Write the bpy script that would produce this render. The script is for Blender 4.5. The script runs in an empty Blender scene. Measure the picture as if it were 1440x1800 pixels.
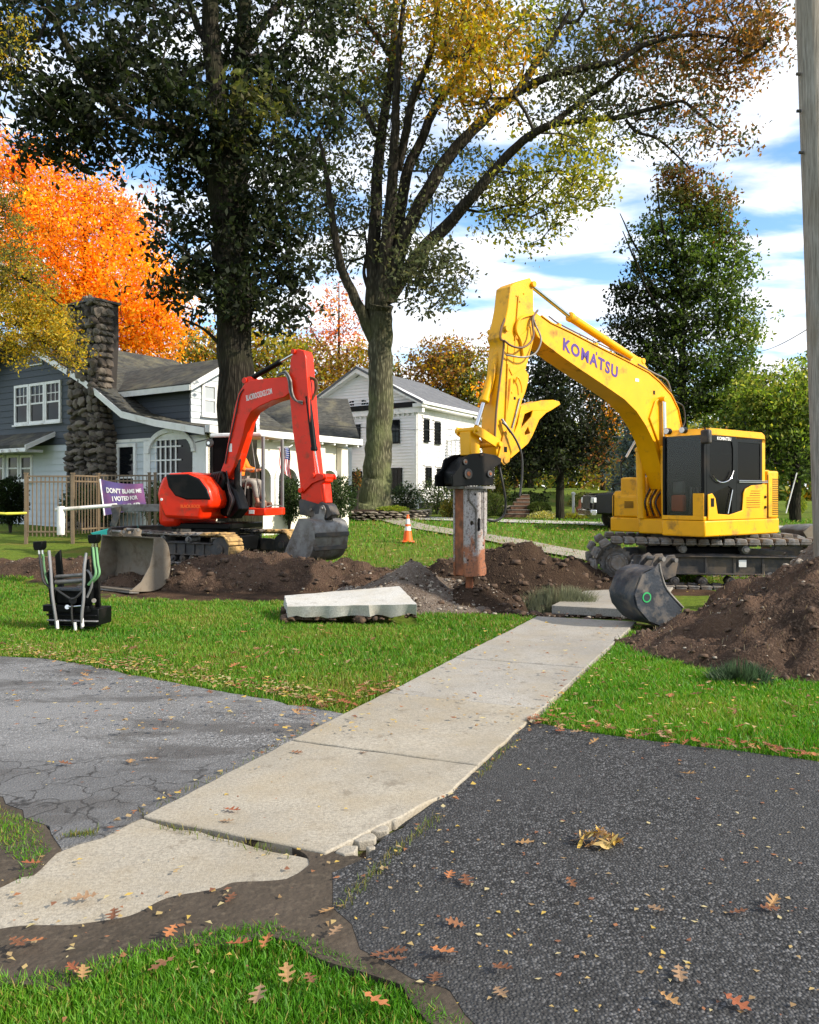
import bpy, bmesh, math, random
import numpy as np
from mathutils import Vector, Matrix, noise
from mathutils.geometry import tessellate_polygon
random.seed(7); np.random.seed(7)
S = bpy.context.scene
COL = S.collection
R = math.radians
# ---------------------------------------------------------------- camera, sky, sun, exposure
FPX, CX, HZ, CAMZ = 1440.0, 720.0, 872.0, 1.6      # focal length in photo pixels, centre column, horizon row, eye height
cam_d = bpy.data.cameras.new('camera'); cam = bpy.data.objects.new('camera', cam_d); COL.objects.link(cam)
cam.location = (0, 0, CAMZ); cam.rotation_euler = (R(90), 0, 0)
cam_d.sensor_fit = 'HORIZONTAL'; cam_d.sensor_width = 36; cam_d.lens = 36.0
cam_d.shift_y = -(900 - HZ) / 1440.0
cam_d.clip_start = 0.05; cam_d.clip_end = 2000
S.camera = cam
SUN = Vector((0.92, -0.38, 0.0)).normalized(); SUN_EL = R(31)
sun_dir = Vector((SUN.x * math.cos(SUN_EL), SUN.y * math.cos(SUN_EL), math.sin(SUN_EL)))
sd = bpy.data.lights.new('sun', 'SUN'); sun = bpy.data.objects.new('sun', sd); COL.objects.link(sun)
sd.energy = 4.3; sd.angle = R(0.9); sd.color = (1.0, 0.9, 0.76)
sun.rotation_euler = sun_dir.to_track_quat('Z', 'Y').to_euler()
W = bpy.data.worlds.new('World'); S.world = W; W.use_nodes = True
nt = W.node_tree; nt.nodes.clear(); N = nt.nodes.new; L = nt.links.new
sky = N('ShaderNodeTexSky'); sky.sky_type = 'NISHITA'; sky.sun_disc = False
sky.sun_elevation = SUN_EL; sky.sun_rotation = math.atan2(SUN.x, SUN.y); sky.air_density = 1.0; sky.dust_density = 0.3; sky.ozone_density = 2.5
bg = N('ShaderNodeBackground'); bg.inputs[1].default_value = 0.125
out = N('ShaderNodeOutputWorld')
tc = N('ShaderNodeTexCoord'); sep = N('ShaderNodeSeparateXYZ'); L(tc.outputs['Generated'], sep.inputs[0])
mx = N('ShaderNodeMath'); mx.operation = 'MAXIMUM'; L(sep.outputs[2], mx.inputs[0]); mx.inputs[1].default_value = 0.0
ad = N('ShaderNodeMath'); ad.operation = 'ADD'; L(mx.outputs[0], ad.inputs[0]); ad.inputs[1].default_value = 0.16
dx = N('ShaderNodeMath'); dx.operation = 'DIVIDE'; L(sep.outputs[0], dx.inputs[0]); L(ad.outputs[0], dx.inputs[1])
dy = N('ShaderNodeMath'); dy.operation = 'DIVIDE'; L(sep.outputs[1], dy.inputs[0]); L(ad.outputs[0], dy.inputs[1])
cb = N('ShaderNodeCombineXYZ'); L(dx.outputs[0], cb.inputs[0]); L(dy.outputs[0], cb.inputs[1])
mp = N('ShaderNodeMapping'); mp.inputs['Rotation'].default_value = (0, 0, R(28)); mp.inputs['Scale'].default_value = (1.0, 1.9, 1)
L(cb.outputs[0], mp.inputs[0])
n1 = N('ShaderNodeTexNoise'); n1.inputs['Scale'].default_value = 2.3; n1.inputs['Detail'].default_value = 7; n1.inputs['Roughness'].default_value = 0.52; n1.inputs['Distortion'].default_value = 0.25
n2 = N('ShaderNodeTexNoise'); n2.inputs['Scale'].default_value = 0.55; n2.inputs['Detail'].default_value = 3
L(mp.outputs[0], n1.inputs[0]); L(mp.outputs[0], n2.inputs[0])
sm = N('ShaderNodeMath'); sm.operation = 'MULTIPLY_ADD'; L(n2.outputs[0], sm.inputs[0]); sm.inputs[1].default_value = 0.55; L(n1.outputs[0], sm.inputs[2])
cr = N('ShaderNodeValToRGB'); cr.color_ramp.elements[0].position = 0.62; cr.color_ramp.elements[1].position = 0.86
cr.color_ramp.elements[0].color = (0, 0, 0, 1); cr.color_ramp.elements[1].color = (1, 1, 1, 1); cr.color_ramp.interpolation = 'EASE'
L(sm.outputs[0], cr.inputs[0])
cc = N('ShaderNodeValToRGB'); cc.color_ramp.elements[0].position = 0.3; cc.color_ramp.elements[1].position = 0.62
cc.color_ramp.elements[0].color = (4.4, 4.8, 5.6, 1); cc.color_ramp.elements[1].color = (7.6, 7.6, 7.6, 1)
n3 = N('ShaderNodeTexNoise'); n3.inputs['Scale'].default_value = 5.0; n3.inputs['Detail'].default_value = 5; L(mp.outputs[0], n3.inputs[0]); L(n3.outputs[0], cc.inputs[0])
hs = N('ShaderNodeHueSaturation'); hs.inputs['Saturation'].default_value = 1.12; hs.inputs['Value'].default_value = 1.35; L(sky.outputs[0], hs.inputs['Color'])
mxc = N('ShaderNodeMix'); mxc.data_type = 'RGBA'; L(cr.outputs[0], mxc.inputs[0]); L(hs.outputs[0], mxc.inputs[6]); L(cc.outputs[0], mxc.inputs[7])
L(mxc.outputs[2], bg.inputs[0]); L(bg.outputs[0], out.inputs[0])
S.view_settings.view_transform = 'Standard'; S.view_settings.look = 'None'; S.view_settings.gamma = 1; S.view_settings.use_curve_mapping = False
S.view_settings.exposure = 0.78
S.render.engine = 'CYCLES'
S.cycles.max_bounces = 6; S.cycles.transparent_max_bounces = 12; S.cycles.diffuse_bounces = 3; S.cycles.glossy_bounces = 3

# ---------------------------------------------------------------- helpers
def sstep(a, b, x):
    t = min(1, max(0, (x - a) / (b - a))); return t * t * (3 - 2 * t)
PROF = [(-50, 0), (12.5, 0), (18, .17), (22, .39), (27, .58), (32, .75), (45, .95), (80, 1.15), (200, 1.2), (1500, 1.2)]
def base_z(x, y):
    for (a, za), (b, zb) in zip(PROF, PROF[1:]):
        if y <= b:
            z = za + (zb - za) * (y - a) / (b - a); break
    else: z = 1.2
    # slope with shrubs right of the white house, and a slight rise at far left
    z += 1.1 * sstep(33, 40, y) * sstep(2.5, 5, x) * (1 - sstep(9, 13, x)) 
    z += .12 * sstep(14, 20, y) * sstep(-3, -8, x)
    return z
SD = Vector((.407, .913)); SN = Vector((.913, -.407)); SO = Vector((-1.324, 4.056))     # sidewalk frame
def sw(s, t): p = SO + SD * s + SN * t; return (p.x, p.y)
def seg_dist(x, y, a, b):
    vx, vy = b[0] - a[0], b[1] - a[1]; t = ((x - a[0]) * vx + (y - a[1]) * vy) / (vx * vx + vy * vy); t = min(1, max(0, t))
    return math.hypot(x - a[0] - t * vx, y - a[1] - t * vy)
PIT = [(.45, 12.0), (1.5, 11.9), (2.2, 11.45), (3.5, 11.1)]
def pit_d(x, y): return min(seg_dist(x, y, PIT[i], PIT[i + 1]) for i in range(len(PIT) - 1))
def gz(x, y):
    z = base_z(x, y)
    if 9 < y < 14 and -1 < x < 5:
        d = pit_d(x, y) + .12 * noise.noise((x * 2, y * 2, 0))
        z -= .42 * (1 - sstep(.1, .5, d))
    return z
def ray(px, Y): return (px - CX) / FPX * Y
def P(px, py, Y): return Vector((ray(px, Y), Y, CAMZ - (py - HZ) / FPX * Y))
def G(px, py):                                       # pixel on flat near ground -> plan point
    Y = CAMZ * FPX / (py - HZ); return (ray(px, Y), Y)
def GT(px, py):                                      # pixel -> point on the terrain
    Y = 4.0
    while Y < 80:
        if P(px, py, Y).z <= base_z(ray(px, Y), Y): break
        Y += .05
    return (ray(px, Y), Y)

def link(o, parent=None):
    COL.objects.link(o)
    if parent is not None:
        o.parent = parent
    return o
def wloc(o):
    v = Vector(o.location)
    while o.parent is not None: o = o.parent; v += o.location
    return v
def tag(o, label=None, cat=None, group=None, kind=None):
    if label: o['label'] = label
    if cat: o['category'] = cat
    if group: o['group'] = group
    if kind: o['kind'] = kind
    return o
def thing(name, loc, label, cat, group=None, parent=None):
    o = bpy.data.objects.new(name, None); o.location = loc; o.empty_display_size = .2; link(o)
    return tag(o, label, cat, group)

class MB:
    def __init__(s): s.v = []; s.f = []; s.m = []
    def add(s, vs, fs, mi=0):
        n = len(s.v); s.v.extend([tuple(v) for v in vs]); s.f.extend([tuple(i + n for i in f) for f in fs]); s.m.extend([mi] * len(fs)); return s
    def hexa(s, c, mi=0):   # 8 corners: bottom 4 ccw, top 4 ccw
        return s.add(c, [(0, 3, 2, 1), (4, 5, 6, 7), (0, 1, 5, 4), (1, 2, 6, 5), (2, 3, 7, 6), (3, 0, 4, 7)], mi)
    def box(s, x0, x1, y0, y1, z0, z1, mi=0, fn=None):
        c = [(x0, y0, z0), (x1, y0, z0), (x1, y1, z0), (x0, y1, z0), (x0, y0, z1), (x1, y0, z1), (x1, y1, z1), (x0, y1, z1)]
        if fn: c = [fn(*p) for p in c]
        return s.hexa(c, mi)
    def prism(s, poly, fn0, fn1, mi=0, holes=()):
        loops = [list(poly)] + [list(h) for h in holes]
        flat = [p for l in loops for p in l]; n = len(flat)
        tris = tessellate_polygon([[Vector((p[0], p[1], 0)) for p in l] for l in loops])
        vs = [fn0(*p) for p in flat] + [fn1(*p) for p in flat]
        if len(loops) == 1:
            fs = [tuple(range(n)), tuple(range(2 * n - 1, n - 1, -1))]
        else: fs = [tuple(t) for t in tris] + [tuple(i + n for i in reversed(t)) for t in tris]
        o = 0
        for l in loops:
            k = len(l)
            for i in range(k): a = o + i; b = o + (i + 1) % k; fs.append((b, a, a + n, b + n))
            o += k
        return s.add(vs, fs, mi)
    def tube(s, pts, rad, n=8, mi=0, cap=True):
        pts = [Vector(p) for p in pts]
        if not hasattr(rad, '__len__'): rad = [rad] * len(pts)
        rings = []; up = None
        for i, p in enumerate(pts):
            d = (pts[min(i + 1, len(pts) - 1)] - pts[max(i - 1, 0)])
            if d.length < 1e-9: d = Vector((0, 0, 1))
            d.normalize()
            if up is None:
                up = Vector((0, 0, 1)) if abs(d.z) < .9 else Vector((1, 0, 0))
            a = d.cross(up); a.normalize(); up = a.cross(d); up.normalize()
            rings.append([p + (a * math.cos(t) + up * math.sin(t)) * rad[i] for t in [2 * math.pi * k / n for k in range(n)]])
        vs = [v for r in rings for v in r]; fs = []
        for i in range(len(pts) - 1):
            for k in range(n): fs.append((i * n + k, i * n + (k + 1) % n, (i + 1) * n + (k + 1) % n, (i + 1) * n + k))
        if cap: fs.append(tuple(range(n - 1, -1, -1))); fs.append(tuple((len(pts) - 1) * n + k for k in range(n)))
        return s.add(vs, fs, mi)
    def disc(s, c, ax, r, t, n=20, mi=0):
        c = Vector(c); ax = Vector(ax).normalized(); return s.tube([c - ax * t / 2, c + ax * t / 2], r, n, mi)
    def build(s, name, mats, parent=None, bev=0, sharp=38, smooth=True, loc=None, label=None, kind=None, fixn=True):
        me = bpy.data.meshes.new(name)
        base = Vector(loc) if loc is not None else (wloc(parent) if parent is not None else Vector((0, 0, 0)))
        me.from_pydata([tuple(Vector(v) - base) for v in s.v], [], s.f)
        if not isinstance(mats, (list, tuple)): mats = [mats]
        for m in mats: me.materials.append(m)
        me.polygons.foreach_set('material_index', s.m)
        bm = bmesh.new(); bm.from_mesh(me)
        if fixn: bmesh.ops.recalc_face_normals(bm, faces=bm.faces)
        if smooth:
            for f in bm.faces: f.smooth = True
            lim = R(sharp)
            for e in bm.edges:
                e.smooth = len(e.link_faces) == 2 and e.calc_face_angle(9) < lim
        bm.to_mesh(me); bm.free()
        o = bpy.data.objects.new(name, me); link(o, parent)
        if parent is None: o.location = base
        elif loc is not None: o.location = base - wloc(parent)
        if bev:
            b = o.modifiers.new('bevel', 'BEVEL'); b.width = bev; b.segments = 2; b.limit_method = 'ANGLE'; b.angle_limit = R(35); b.harden_normals = False
        if label: o['label'] = label
        if kind: o['kind'] = kind
        return o

class Wall:
    """vertical plane through (ox,oy): a runs along d, o runs along the outward normal n"""
    def __init__(s, ox, oy, d, n=None):
        s.ox, s.oy = ox, oy; l = math.hypot(*d); s.d = (d[0] / l, d[1] / l)
        if n is None:
            n = (s.d[1], -s.d[0])
            if n[0] * ox + n[1] * oy > 0: n = (-n[0], -n[1])
        l = math.hypot(*n); s.n = (n[0] / l, n[1] / l)
    def w(s, a, z, o=0.0): return Vector((s.ox + s.d[0] * a + s.n[0] * o, s.oy + s.d[1] * a + s.n[1] * o, z))
    def at(s, px, py, o=0.0):
        rx = (px - CX) / FPX; x = s.ox + s.n[0] * o; y = s.oy + s.n[1] * o
        a = (rx * y - x) / (s.d[0] - rx * s.d[1]); Y = y + a * s.d[1]
        return (a, CAMZ - (py - HZ) / FPX * Y)
    def poly(s, pts, o=0.0): return [s.at(p[0], p[1], o) for p in pts]
    def box(s, mb, a0, a1, z0, z1, o0, o1, mi=0): return mb.box(a0, a1, z0, z1, o0, o1, mi, fn=lambda a, z, o: s.w(a, z, o))
    def prism(s, mb, poly, o0, o1, mi=0, holes=()):
        return mb.prism(poly, lambda a, z: s.w(a, z, o0), lambda a, z: s.w(a, z, o1), mi, holes)
    def moved(s, o): return Wall(s.ox + s.n[0] * o, s.oy + s.n[1] * o, s.d, s.n)

# ---------------------------------------------------------------- materials
def new_mat(name):
    m = bpy.data.materials.new(name); m.use_nodes = True; t = m.node_tree; t.nodes.clear()
    o = t.nodes.new('ShaderNodeOutputMaterial'); b = t.nodes.new('ShaderNodeBsdfPrincipled'); t.links.new(b.outputs[0], o.inputs[0])
    return m, t, b, o
class NT:
    def __init__(s, t): s.t = t
    def n(s, k, **kw):
        x = s.t.nodes.new('ShaderNode' + k)
        for a, v in kw.items(): setattr(x, a, v)
        return x
    def l(s, a, b): s.t.links.new(a, b)
    def pos(s, obj=True):
        return s.n('NewGeometry').outputs['Position']
    def mapping(s, v, scale=(1, 1, 1), rot=(0, 0, 0), loc=(0, 0, 0)):
        m = s.n('Mapping'); m.inputs['Scale'].default_value = scale; m.inputs['Rotation'].default_value = rot; m.inputs['Location'].default_value = loc; s.l(v, m.inputs[0]); return m.outputs[0]
    def noise(s, v, scale, detail=4, rough=.55, dist=0):
        x = s.n('TexNoise'); x.inputs['Scale'].default_value = scale; x.inputs['Detail'].default_value = detail; x.inputs['Roughness'].default_value = rough; x.inputs['Distortion'].default_value = dist
        s.l(v, x.inputs['Vector']); return x.outputs[0]
    def voro(s, v, scale, feature='F1', out='Distance', rand=1):
        x = s.n('TexVoronoi', feature=feature); x.inputs['Scale'].default_value = scale; x.inputs['Randomness'].default_value = rand
        s.l(v, x.inputs['Vector']); return x.outputs[out]
    def ramp(s, v, stops):
        x = s.n('ValToRGB'); e = x.color_ramp.elements
        while len(e) < len(stops): e.new(.5)
        for i, (p, c) in enumerate(stops):
            e[i].position = p; e[i].color = (c, c, c, 1) if not hasattr(c, '__len__') else (c[0], c[1], c[2], 1)
        s.l(v, x.inputs[0]); return x.outputs[0]
    def mix(s, f, a, b, blend='MIX'):
        x = s.n('Mix', data_type='RGBA', blend_type=blend)
        for i, v in ((0, f), (6, a), (7, b)):
            if hasattr(v, 'links') or hasattr(v, 'is_linked'): s.l(v, x.inputs[i])
            elif i == 0: x.inputs[0].default_value = v
            else: x.inputs[i].default_value = (v[0], v[1], v[2], 1)
        return x.outputs[2]
    def math(s, op, a, b=0.0):
        x = s.n('Math', operation=op)
        for i, v in ((0, a), (1, b)):
            if hasattr(v, 'is_linked'): s.l(v, x.inputs[i])
            else: x.inputs[i].default_value = v
        return x.outputs[0]
    def bump(s, bsdf, h, strength=.5, dist=.01):
        x = s.n('Bump'); x.inputs['Strength'].default_value = strength; x.inputs['Distance'].default_value = dist; s.l(h, x.inputs['Height']); s.l(x.outputs[0], bsdf.inputs['Normal'])
def surf(name, col, rough=.6, metal=0.0, var=.12, vscale=3.0, dirt=None, dirt_amt=.3, dirt_scale=2.0, bump=.0, bscale=40, coat=0, spec=.5):
    m, t, b, o = new_mat(name); q = NT(t); p = q.pos()
    n = q.noise(p, vscale, 5)
    c2 = tuple(max(0, c * (1 - var * 2)) for c in col); c1 = tuple(min(1, c * (1 + var)) for c in col)
    c = q.mix(q.ramp(n, [(.3, 0), (.7, 1)]), c2, c1)
    if dirt:
        d = q.noise(p, dirt_scale, 7, .65)
        f = q.ramp(d, [(.62 - dirt_amt * .5, 0), (.78 - dirt_amt * .4, 1)])
        c = q.mix(f, c, dirt)
        rr = q.ramp(f, [(0, rough), (1, min(1, rough + .4))]); q.l(rr, b.inputs['Roughness'])
    else:
        rr = q.ramp(n, [(.2, max(0, rough - .06)), (.8, min(1, rough + .08))]); q.l(rr, b.inputs['Roughness'])
    q.l(c, b.inputs['Base Color']); b.inputs['Metallic'].default_value = metal
    b.inputs['Specular IOR Level'].default_value = spec
    if coat: b.inputs['Coat Weight'].default_value = coat; b.inputs['Coat Roughness'].default_value = .12
    if bump: q.bump(b, q.noise(p, bscale, 5), bump, .01)
    return m
M = {}
M['asphalt_old'] = None
M['yellow'] = surf('yellow_paint', (.78, .37, .0), .42, var=.05, dirt=(.22, .12, .035), dirt_amt=.14, dirt_scale=3.2, coat=.08, spec=.3, bump=.05, bscale=6)
M['red'] = surf('red_paint', (.72, .022, .001), .4, var=.06, dirt=(.2, .06, .03), dirt_amt=.16, dirt_scale=3.5, coat=.08, spec=.3, bump=.05, bscale=6)
M['black'] = surf('black_paint', (.004, .0045, .005), .36, var=.2, dirt=(.022, .018, .015), dirt_amt=.12, spec=.14)
M['cab_frame'] = surf('grey_cab_frame', (.20, .20, .205), .45, .2, var=.08)
M['black_car'] = surf('black_car_paint', (.004, .0045, .006), .18, var=.1, spec=.35)
M['rubber'] = surf('rubber', (.018, .018, .019), .75, var=.2, dirt=(.09, .072, .055), dirt_amt=.35, dirt_scale=5)
M['steel'] = surf('worn_steel', (.22, .215, .205), .5, .5, var=.25, dirt=(.13, .105, .08), dirt_amt=.3, dirt_scale=4, bump=.3, bscale=30)
M['steel_dark'] = surf('dark_steel', (.05, .05, .053), .5, .3, var=.3, dirt=(.13, .105, .08), dirt_amt=.35, dirt_scale=4, bump=.3, bscale=30)
M['chrome'] = surf('chrome_rod', (.62, .62, .62), .14, 1.0, var=.03)
M['hose'] = surf('hose', (.02, .02, .02), .55, var=.2)
M['hose_brown'] = surf('hose_sleeve', (.11, .055, .02), .6, var=.2)
M['track'] = surf('track_metal', (.17, .168, .165), .6, .2, var=.35, vscale=12, dirt=(.17, .14, .11), dirt_amt=.42, dirt_scale=9, bump=.5, bscale=60)
M['mudtrack'] = surf('clay_track', (.42, .27, .10), .9, var=.25, vscale=8, dirt=(.12, .075, .04), dirt_amt=.3, dirt_scale=6, bump=.8, bscale=30)
M['rust'] = surf('rust', (.26, .085, .032), .75, .1, var=.3, vscale=6, dirt=(.10, .05, .03), dirt_amt=.3, dirt_scale=5, bump=.3, bscale=50)
M['hammer'] = None
M['white'] = surf('white_paint', (.78, .78, .76), .55, var=.04, vscale=5, dirt=(.55, .54, .5), dirt_amt=.12)
M['cream'] = surf('cream_stucco', (.72, .68, .56), .7, var=.05)
M['grey_siding'] = surf('slate_grey_board', (.042, .052, .064), .6, var=.1, vscale=1.5)
M['pale_siding'] = surf('pale_blue_board', (.50, .545, .575), .6, var=.05, vscale=2)
M['white_siding'] = surf('white_board', (.78, .78, .78), .55, var=.035, vscale=1.2)
M['bronze'] = surf('bronze_metal', (.19, .14, .09), .5, .2, var=.15)
M['dark_in'] = surf('dark_interior', (.008, .007, .007), .9, spec=.05)
M['orange'] = surf('orange_plastic', (.85, .13, .01), .45, var=.05)
M['white_refl'] = surf('reflective_band', (.8, .8, .8), .35)
M['green_hose'] = surf('green_hose', (.12, .28, .12), .5, var=.2)
M['teal'] = surf('teal_plastic', (.03, .55, .45), .45, var=.05)
M['pvc'] = surf('white_pvc', (.75, .73, .68), .4, var=.05, dirt=(.4, .35, .27), dirt_amt=.2)
M['purple'] = surf('letter_purple', (.06, .02, .22), .4)
M['wood'] = surf('dark_wood', (.16, .085, .05), .75, var=.25, vscale=8)
M['skin'] = surf('skin', (.45, .24, .16), .6)
M['jeans'] = surf('grey_trousers', (.30, .28, .25), .85, var=.15, vscale=12)
M['hivis'] = surf('orange_jacket', (.95, .20, .01), .75, var=.08)
M['flag_red'] = surf('flag_red', (.6, .02, .04), .8); M['flag_blue'] = surf('flag_blue', (.03, .05, .2), .8); M['flag_white'] = surf('flag_white', (.8, .8, .8), .8)
M['terracotta'] = surf('terracotta', (.45, .17, .08), .8)

def glass(name, col=(.02, .022, .025), rough=.04, trans=0.0):
    m, t, b, o = new_mat(name); b.inputs['Base Color'].default_value = (*col, 1); b.inputs['Roughness'].default_value = rough
    b.inputs['Specular IOR Level'].default_value = .18
    if trans: 
        b.inputs['Transmission Weight'].default_value = trans; b.inputs['IOR'].default_value = 1.03
    return m
M['glass'] = glass('window_glass', (.006, .007, .009), .05)
M['glass_pale'] = glass('pale_window_glass', (.35, .38, .40), .12)
M['tint'] = glass('tinted_cab_glass', (.003, .0035, .004), .05)
def see_through(name, tint, refl=.03):
    m = bpy.data.materials.new(name); m.use_nodes = True; t = m.node_tree; t.nodes.clear(); q = NT(t)
    tr = q.n('BsdfTransparent'); tr.inputs[0].default_value = (*tint, 1); gl = q.n('BsdfGlossy'); gl.inputs['Roughness'].default_value = .16; gl.inputs['Color'].default_value = (.9, .9, .9, 1)
    mx = q.n('MixShader'); mx.inputs[0].default_value = refl; q.l(tr.outputs[0], mx.inputs[1]); q.l(gl.outputs[0], mx.inputs[2]); o = q.n('OutputMaterial'); q.l(mx.outputs[0], o.inputs[0]); return m
M['clear'] = see_through('clear_cab_glass', (.62, .64, .64)); M['smoke'] = see_through('smoked_cab_glass', (.16, .16, .17))
M['headlight'] = glass('lamp_glass', (.8, .8, .78), .1)

def m_concrete(name, col, spots=True):
    m, t, b, o = new_mat(name); q = NT(t); p = q.pos()
    a = q.noise(p, .9, 6, .6); f = q.noise(p, 60, 4, .7); v = q.voro(p, 110)
    c = q.mix(q.ramp(a, [(.3, 0), (.72, 1)]), tuple(x * .72 for x in col), tuple(x * 1.12 for x in col))
    c = q.mix(q.ramp(f, [(.35, .75), (.62, 0)]), c, tuple(x * .5 for x in col))
    if spots:
        s2 = q.noise(p, 7, 6, .7); c = q.mix(q.ramp(s2, [(.57, 0), (.68, .65)]), c, tuple(x * .42 for x in (col[0], col[1] * .93, col[2] * .85)))
        s3 = q.noise(p, 2.2, 5, .6); c = q.mix(q.ramp(s3, [(.45, 0), (.72, .6)]), c, (col[0] * .75, col[1] * .68, col[2] * .55))
    q.l(c, b.inputs['Base Color']); b.inputs['Roughness'].default_value = .9; b.inputs['Specular IOR Level'].default_value = .25
    h = q.mix(.5, q.ramp(v, [(0, 0), (.6, 1)]), f); q.bump(b, h, .55, .004)
    return m
M['concrete'] = m_concrete('sidewalk_concrete', (.375, .34, .275))
M['concrete_new'] = m_concrete('smooth_concrete', (.36, .34, .30))
M['concrete_white'] = m_concrete('pale_slab_concrete', (.55, .54, .50))

def m_asphalt(name, base, stone, worn, crack=False):
    m, t, b, o = new_mat(name); q = NT(t); p = q.pos()
    w = q.noise(p, .6, 5, .6)
    x = q.n('TexVoronoi', feature='F1'); x.inputs['Scale'].default_value = 85; q.l(p, x.inputs['Vector'])
    cell = q.n('SeparateColor'); q.l(x.outputs['Color'], cell.inputs[0])
    c = q.mix(q.ramp(cell.outputs[0], [(.35, 0), (.95, 1)]), base, stone)
    c = q.mix(q.ramp(x.outputs['Distance'], [(.35, 0), (.75, .8)]), c, tuple(k * .3 for k in base))
    fl = q.ramp(cell.outputs[1], [(.90, 0), (.96, .5)]); c = q.mix(fl, c, tuple(min(1, k * 1.9) for k in stone)); c = q.mix(q.ramp(q.noise(p, 2.3, 6, .7), [(.5, 0), (.75, .35)]), c, tuple(k * .6 for k in base))
    c = q.mix(q.ramp(w, [(.42, 0), (.62, .7)]), c, worn)
    h = q.ramp(x.outputs['Distance'], [(0, 1), (.7, 0)])
    if crack:
        pw = q.n('VectorMath', operation='ADD'); q.l(p, pw.inputs[0]); nz = q.n('TexNoise'); nz.inputs['Scale'].default_value = 2.5; nz.inputs['Detail'].default_value = 6; q.l(p, nz.inputs['Vector'])
        sc = q.n('VectorMath', operation='SCALE'); sc.inputs['Scale'].default_value = .6; q.l(nz.outputs['Color'], sc.inputs[0]); q.l(sc.outputs[0], pw.inputs[1])
        e = q.voro(pw.outputs[0], 3.6, 'DISTANCE_TO_EDGE'); e2 = q.voro(pw.outputs[0], 1.1, 'DISTANCE_TO_EDGE')
        sp = q.n('SeparateXYZ'); q.l(p, sp.inputs[0])
        # alligator cracking near the corner by the old slab, and a few long ones elsewhere
        dd = q.math('ADD', q.math('MULTIPLY', sp.outputs[1], 1.0), q.math('MULTIPLY', q.noise(p, 1.2, 3), .9))
        near = q.ramp(q.math('DIVIDE', dd, 10.0), [(.52, 1), (.57, 0)])
        ck = q.math('MULTIPLY', q.math('MULTIPLY', q.ramp(e, [(.0, 1), (.035, 0)]), near), q.ramp(q.noise(p, 1.7, 3), [(.38, 0), (.5, 1)]))
        ck2 = q.math('MULTIPLY', q.ramp(e2, [(.0, 1), (.012, 0)]), q.ramp(q.noise(p, .8, 3), [(.5, 0), (.56, 1)]))
        cA = q.math('MAXIMUM', ck, ck2)
        c = q.mix(q.math('MULTIPLY', near, .62), c, (.075, .076, .078))
        st = q.mix(q.ramp(q.noise(q.mapping(p, (.6, 1.6, 1)), 1.5, 6, .65), [(.51, 0), (.6, .8)]), c, (.07, .067, .064)); c = st
        c = q.mix(cA, c, (.018, .017, .016)); h = q.mix(cA, h, (0, 0, 0))
    q.l(c, b.inputs['Base Color']); b.inputs['Roughness'].default_value = .82; b.inputs['Specular IOR Level'].default_value = .35
    q.bump(b, h, .9 if not crack else .6, .008)
    return m
M['asphalt'] = m_asphalt('dark_asphalt', (.020, .0205, .021), (.11, .111, .113), (.040, .0405, .041))
M['asphalt_old'] = m_asphalt('weathered_asphalt', (.12, .12, .118), (.25, .25, .25), (.20, .20, .20), True)

def m_soil(name, c1, c2, c3, st=.9):
    m, t, b, o = new_mat(name); q = NT(t); p = q.pos()
    a = q.noise(p, 1.6, 7, .65); f = q.noise(p, 28, 6, .7); v = q.voro(p, 38)
    c = q.mix(q.ramp(a, [(.35, 0), (.62, 1)]), c1, c2); c = q.mix(q.ramp(f, [(.52, 0), (.72, .8)]), c, c3)
    q.l(c, b.inputs['Base Color']); b.inputs['Roughness'].default_value = .95; b.inputs['Specular IOR Level'].default_value = .15
    q.bump(b, q.mix(.6, q.ramp(v, [(0, 1), (.7, 0)]), f), st, .03)
    return m
M['soil'] = m_soil('dug_soil', (.030, .019, .013), (.085, .052, .034), (.15, .105, .075))
M['soil_dark'] = m_soil('dark_topsoil', (.020, .013, .009), (.045, .028, .018), (.08, .055, .035))
M['gravel'] = m_soil('gravelly_soil', (.07, .052, .04), (.15, .12, .095), (.28, .25, .215))
M['mud'] = m_soil('dried_mud', (.045, .037, .028), (.075, .06, .046), (.11, .09, .066), .35)

def m_ground():
    m, t, b, o = new_mat('lawn_soil'); q = NT(t); p = q.pos()
    a = q.noise(p, .35, 5, .6); f = q.noise(p, 9, 6, .75); g = q.noise(p, 45, 3, .7); y = q.noise(p, 1.1, 6, .7)
    c = q.mix(q.ramp(f, [(.35, 0), (.65, 1)]), (.045, .085, .010), (.13, .20, .020))
    c = q.mix(q.ramp(a, [(.35, 0), (.7, .5)]), c, (.14, .17, .025))
    c = q.mix(q.ramp(y, [(.52, 0), (.68, .6)]), c, (.20, .135, .04))
    c = q.mix(q.ramp(g, [(.6, 0), (.7, .5)]), c, (.30, .24, .06))
    at = q.n('Attribute', attribute_name='dirt'); dn = q.math('ADD', at.outputs['Fac'], q.math('MULTIPLY', q.math('SUBTRACT', q.noise(p, 3.5, 5, .7), .5), .9))
    so = q.mix(q.ramp(q.noise(p, 2.2, 6), [(.35, 0), (.65, 1)]), (.028, .018, .011), (.085, .05, .03)); so = q.mix(q.ramp(g, [(.55, 0), (.72, .7)]), so, (.17, .125, .09))
    c = q.mix(q.ramp(dn, [(.42, 0), (.58, 1)]), c, so)
    q.l(c, b.inputs['Base Color']); b.inputs['Roughness'].default_value = .95; b.inputs['Specular IOR Level'].default_value = .1
    q.bump(b, q.mix(.5, g, f), .9, .05)
    return m
M['ground'] = m_ground()

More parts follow.
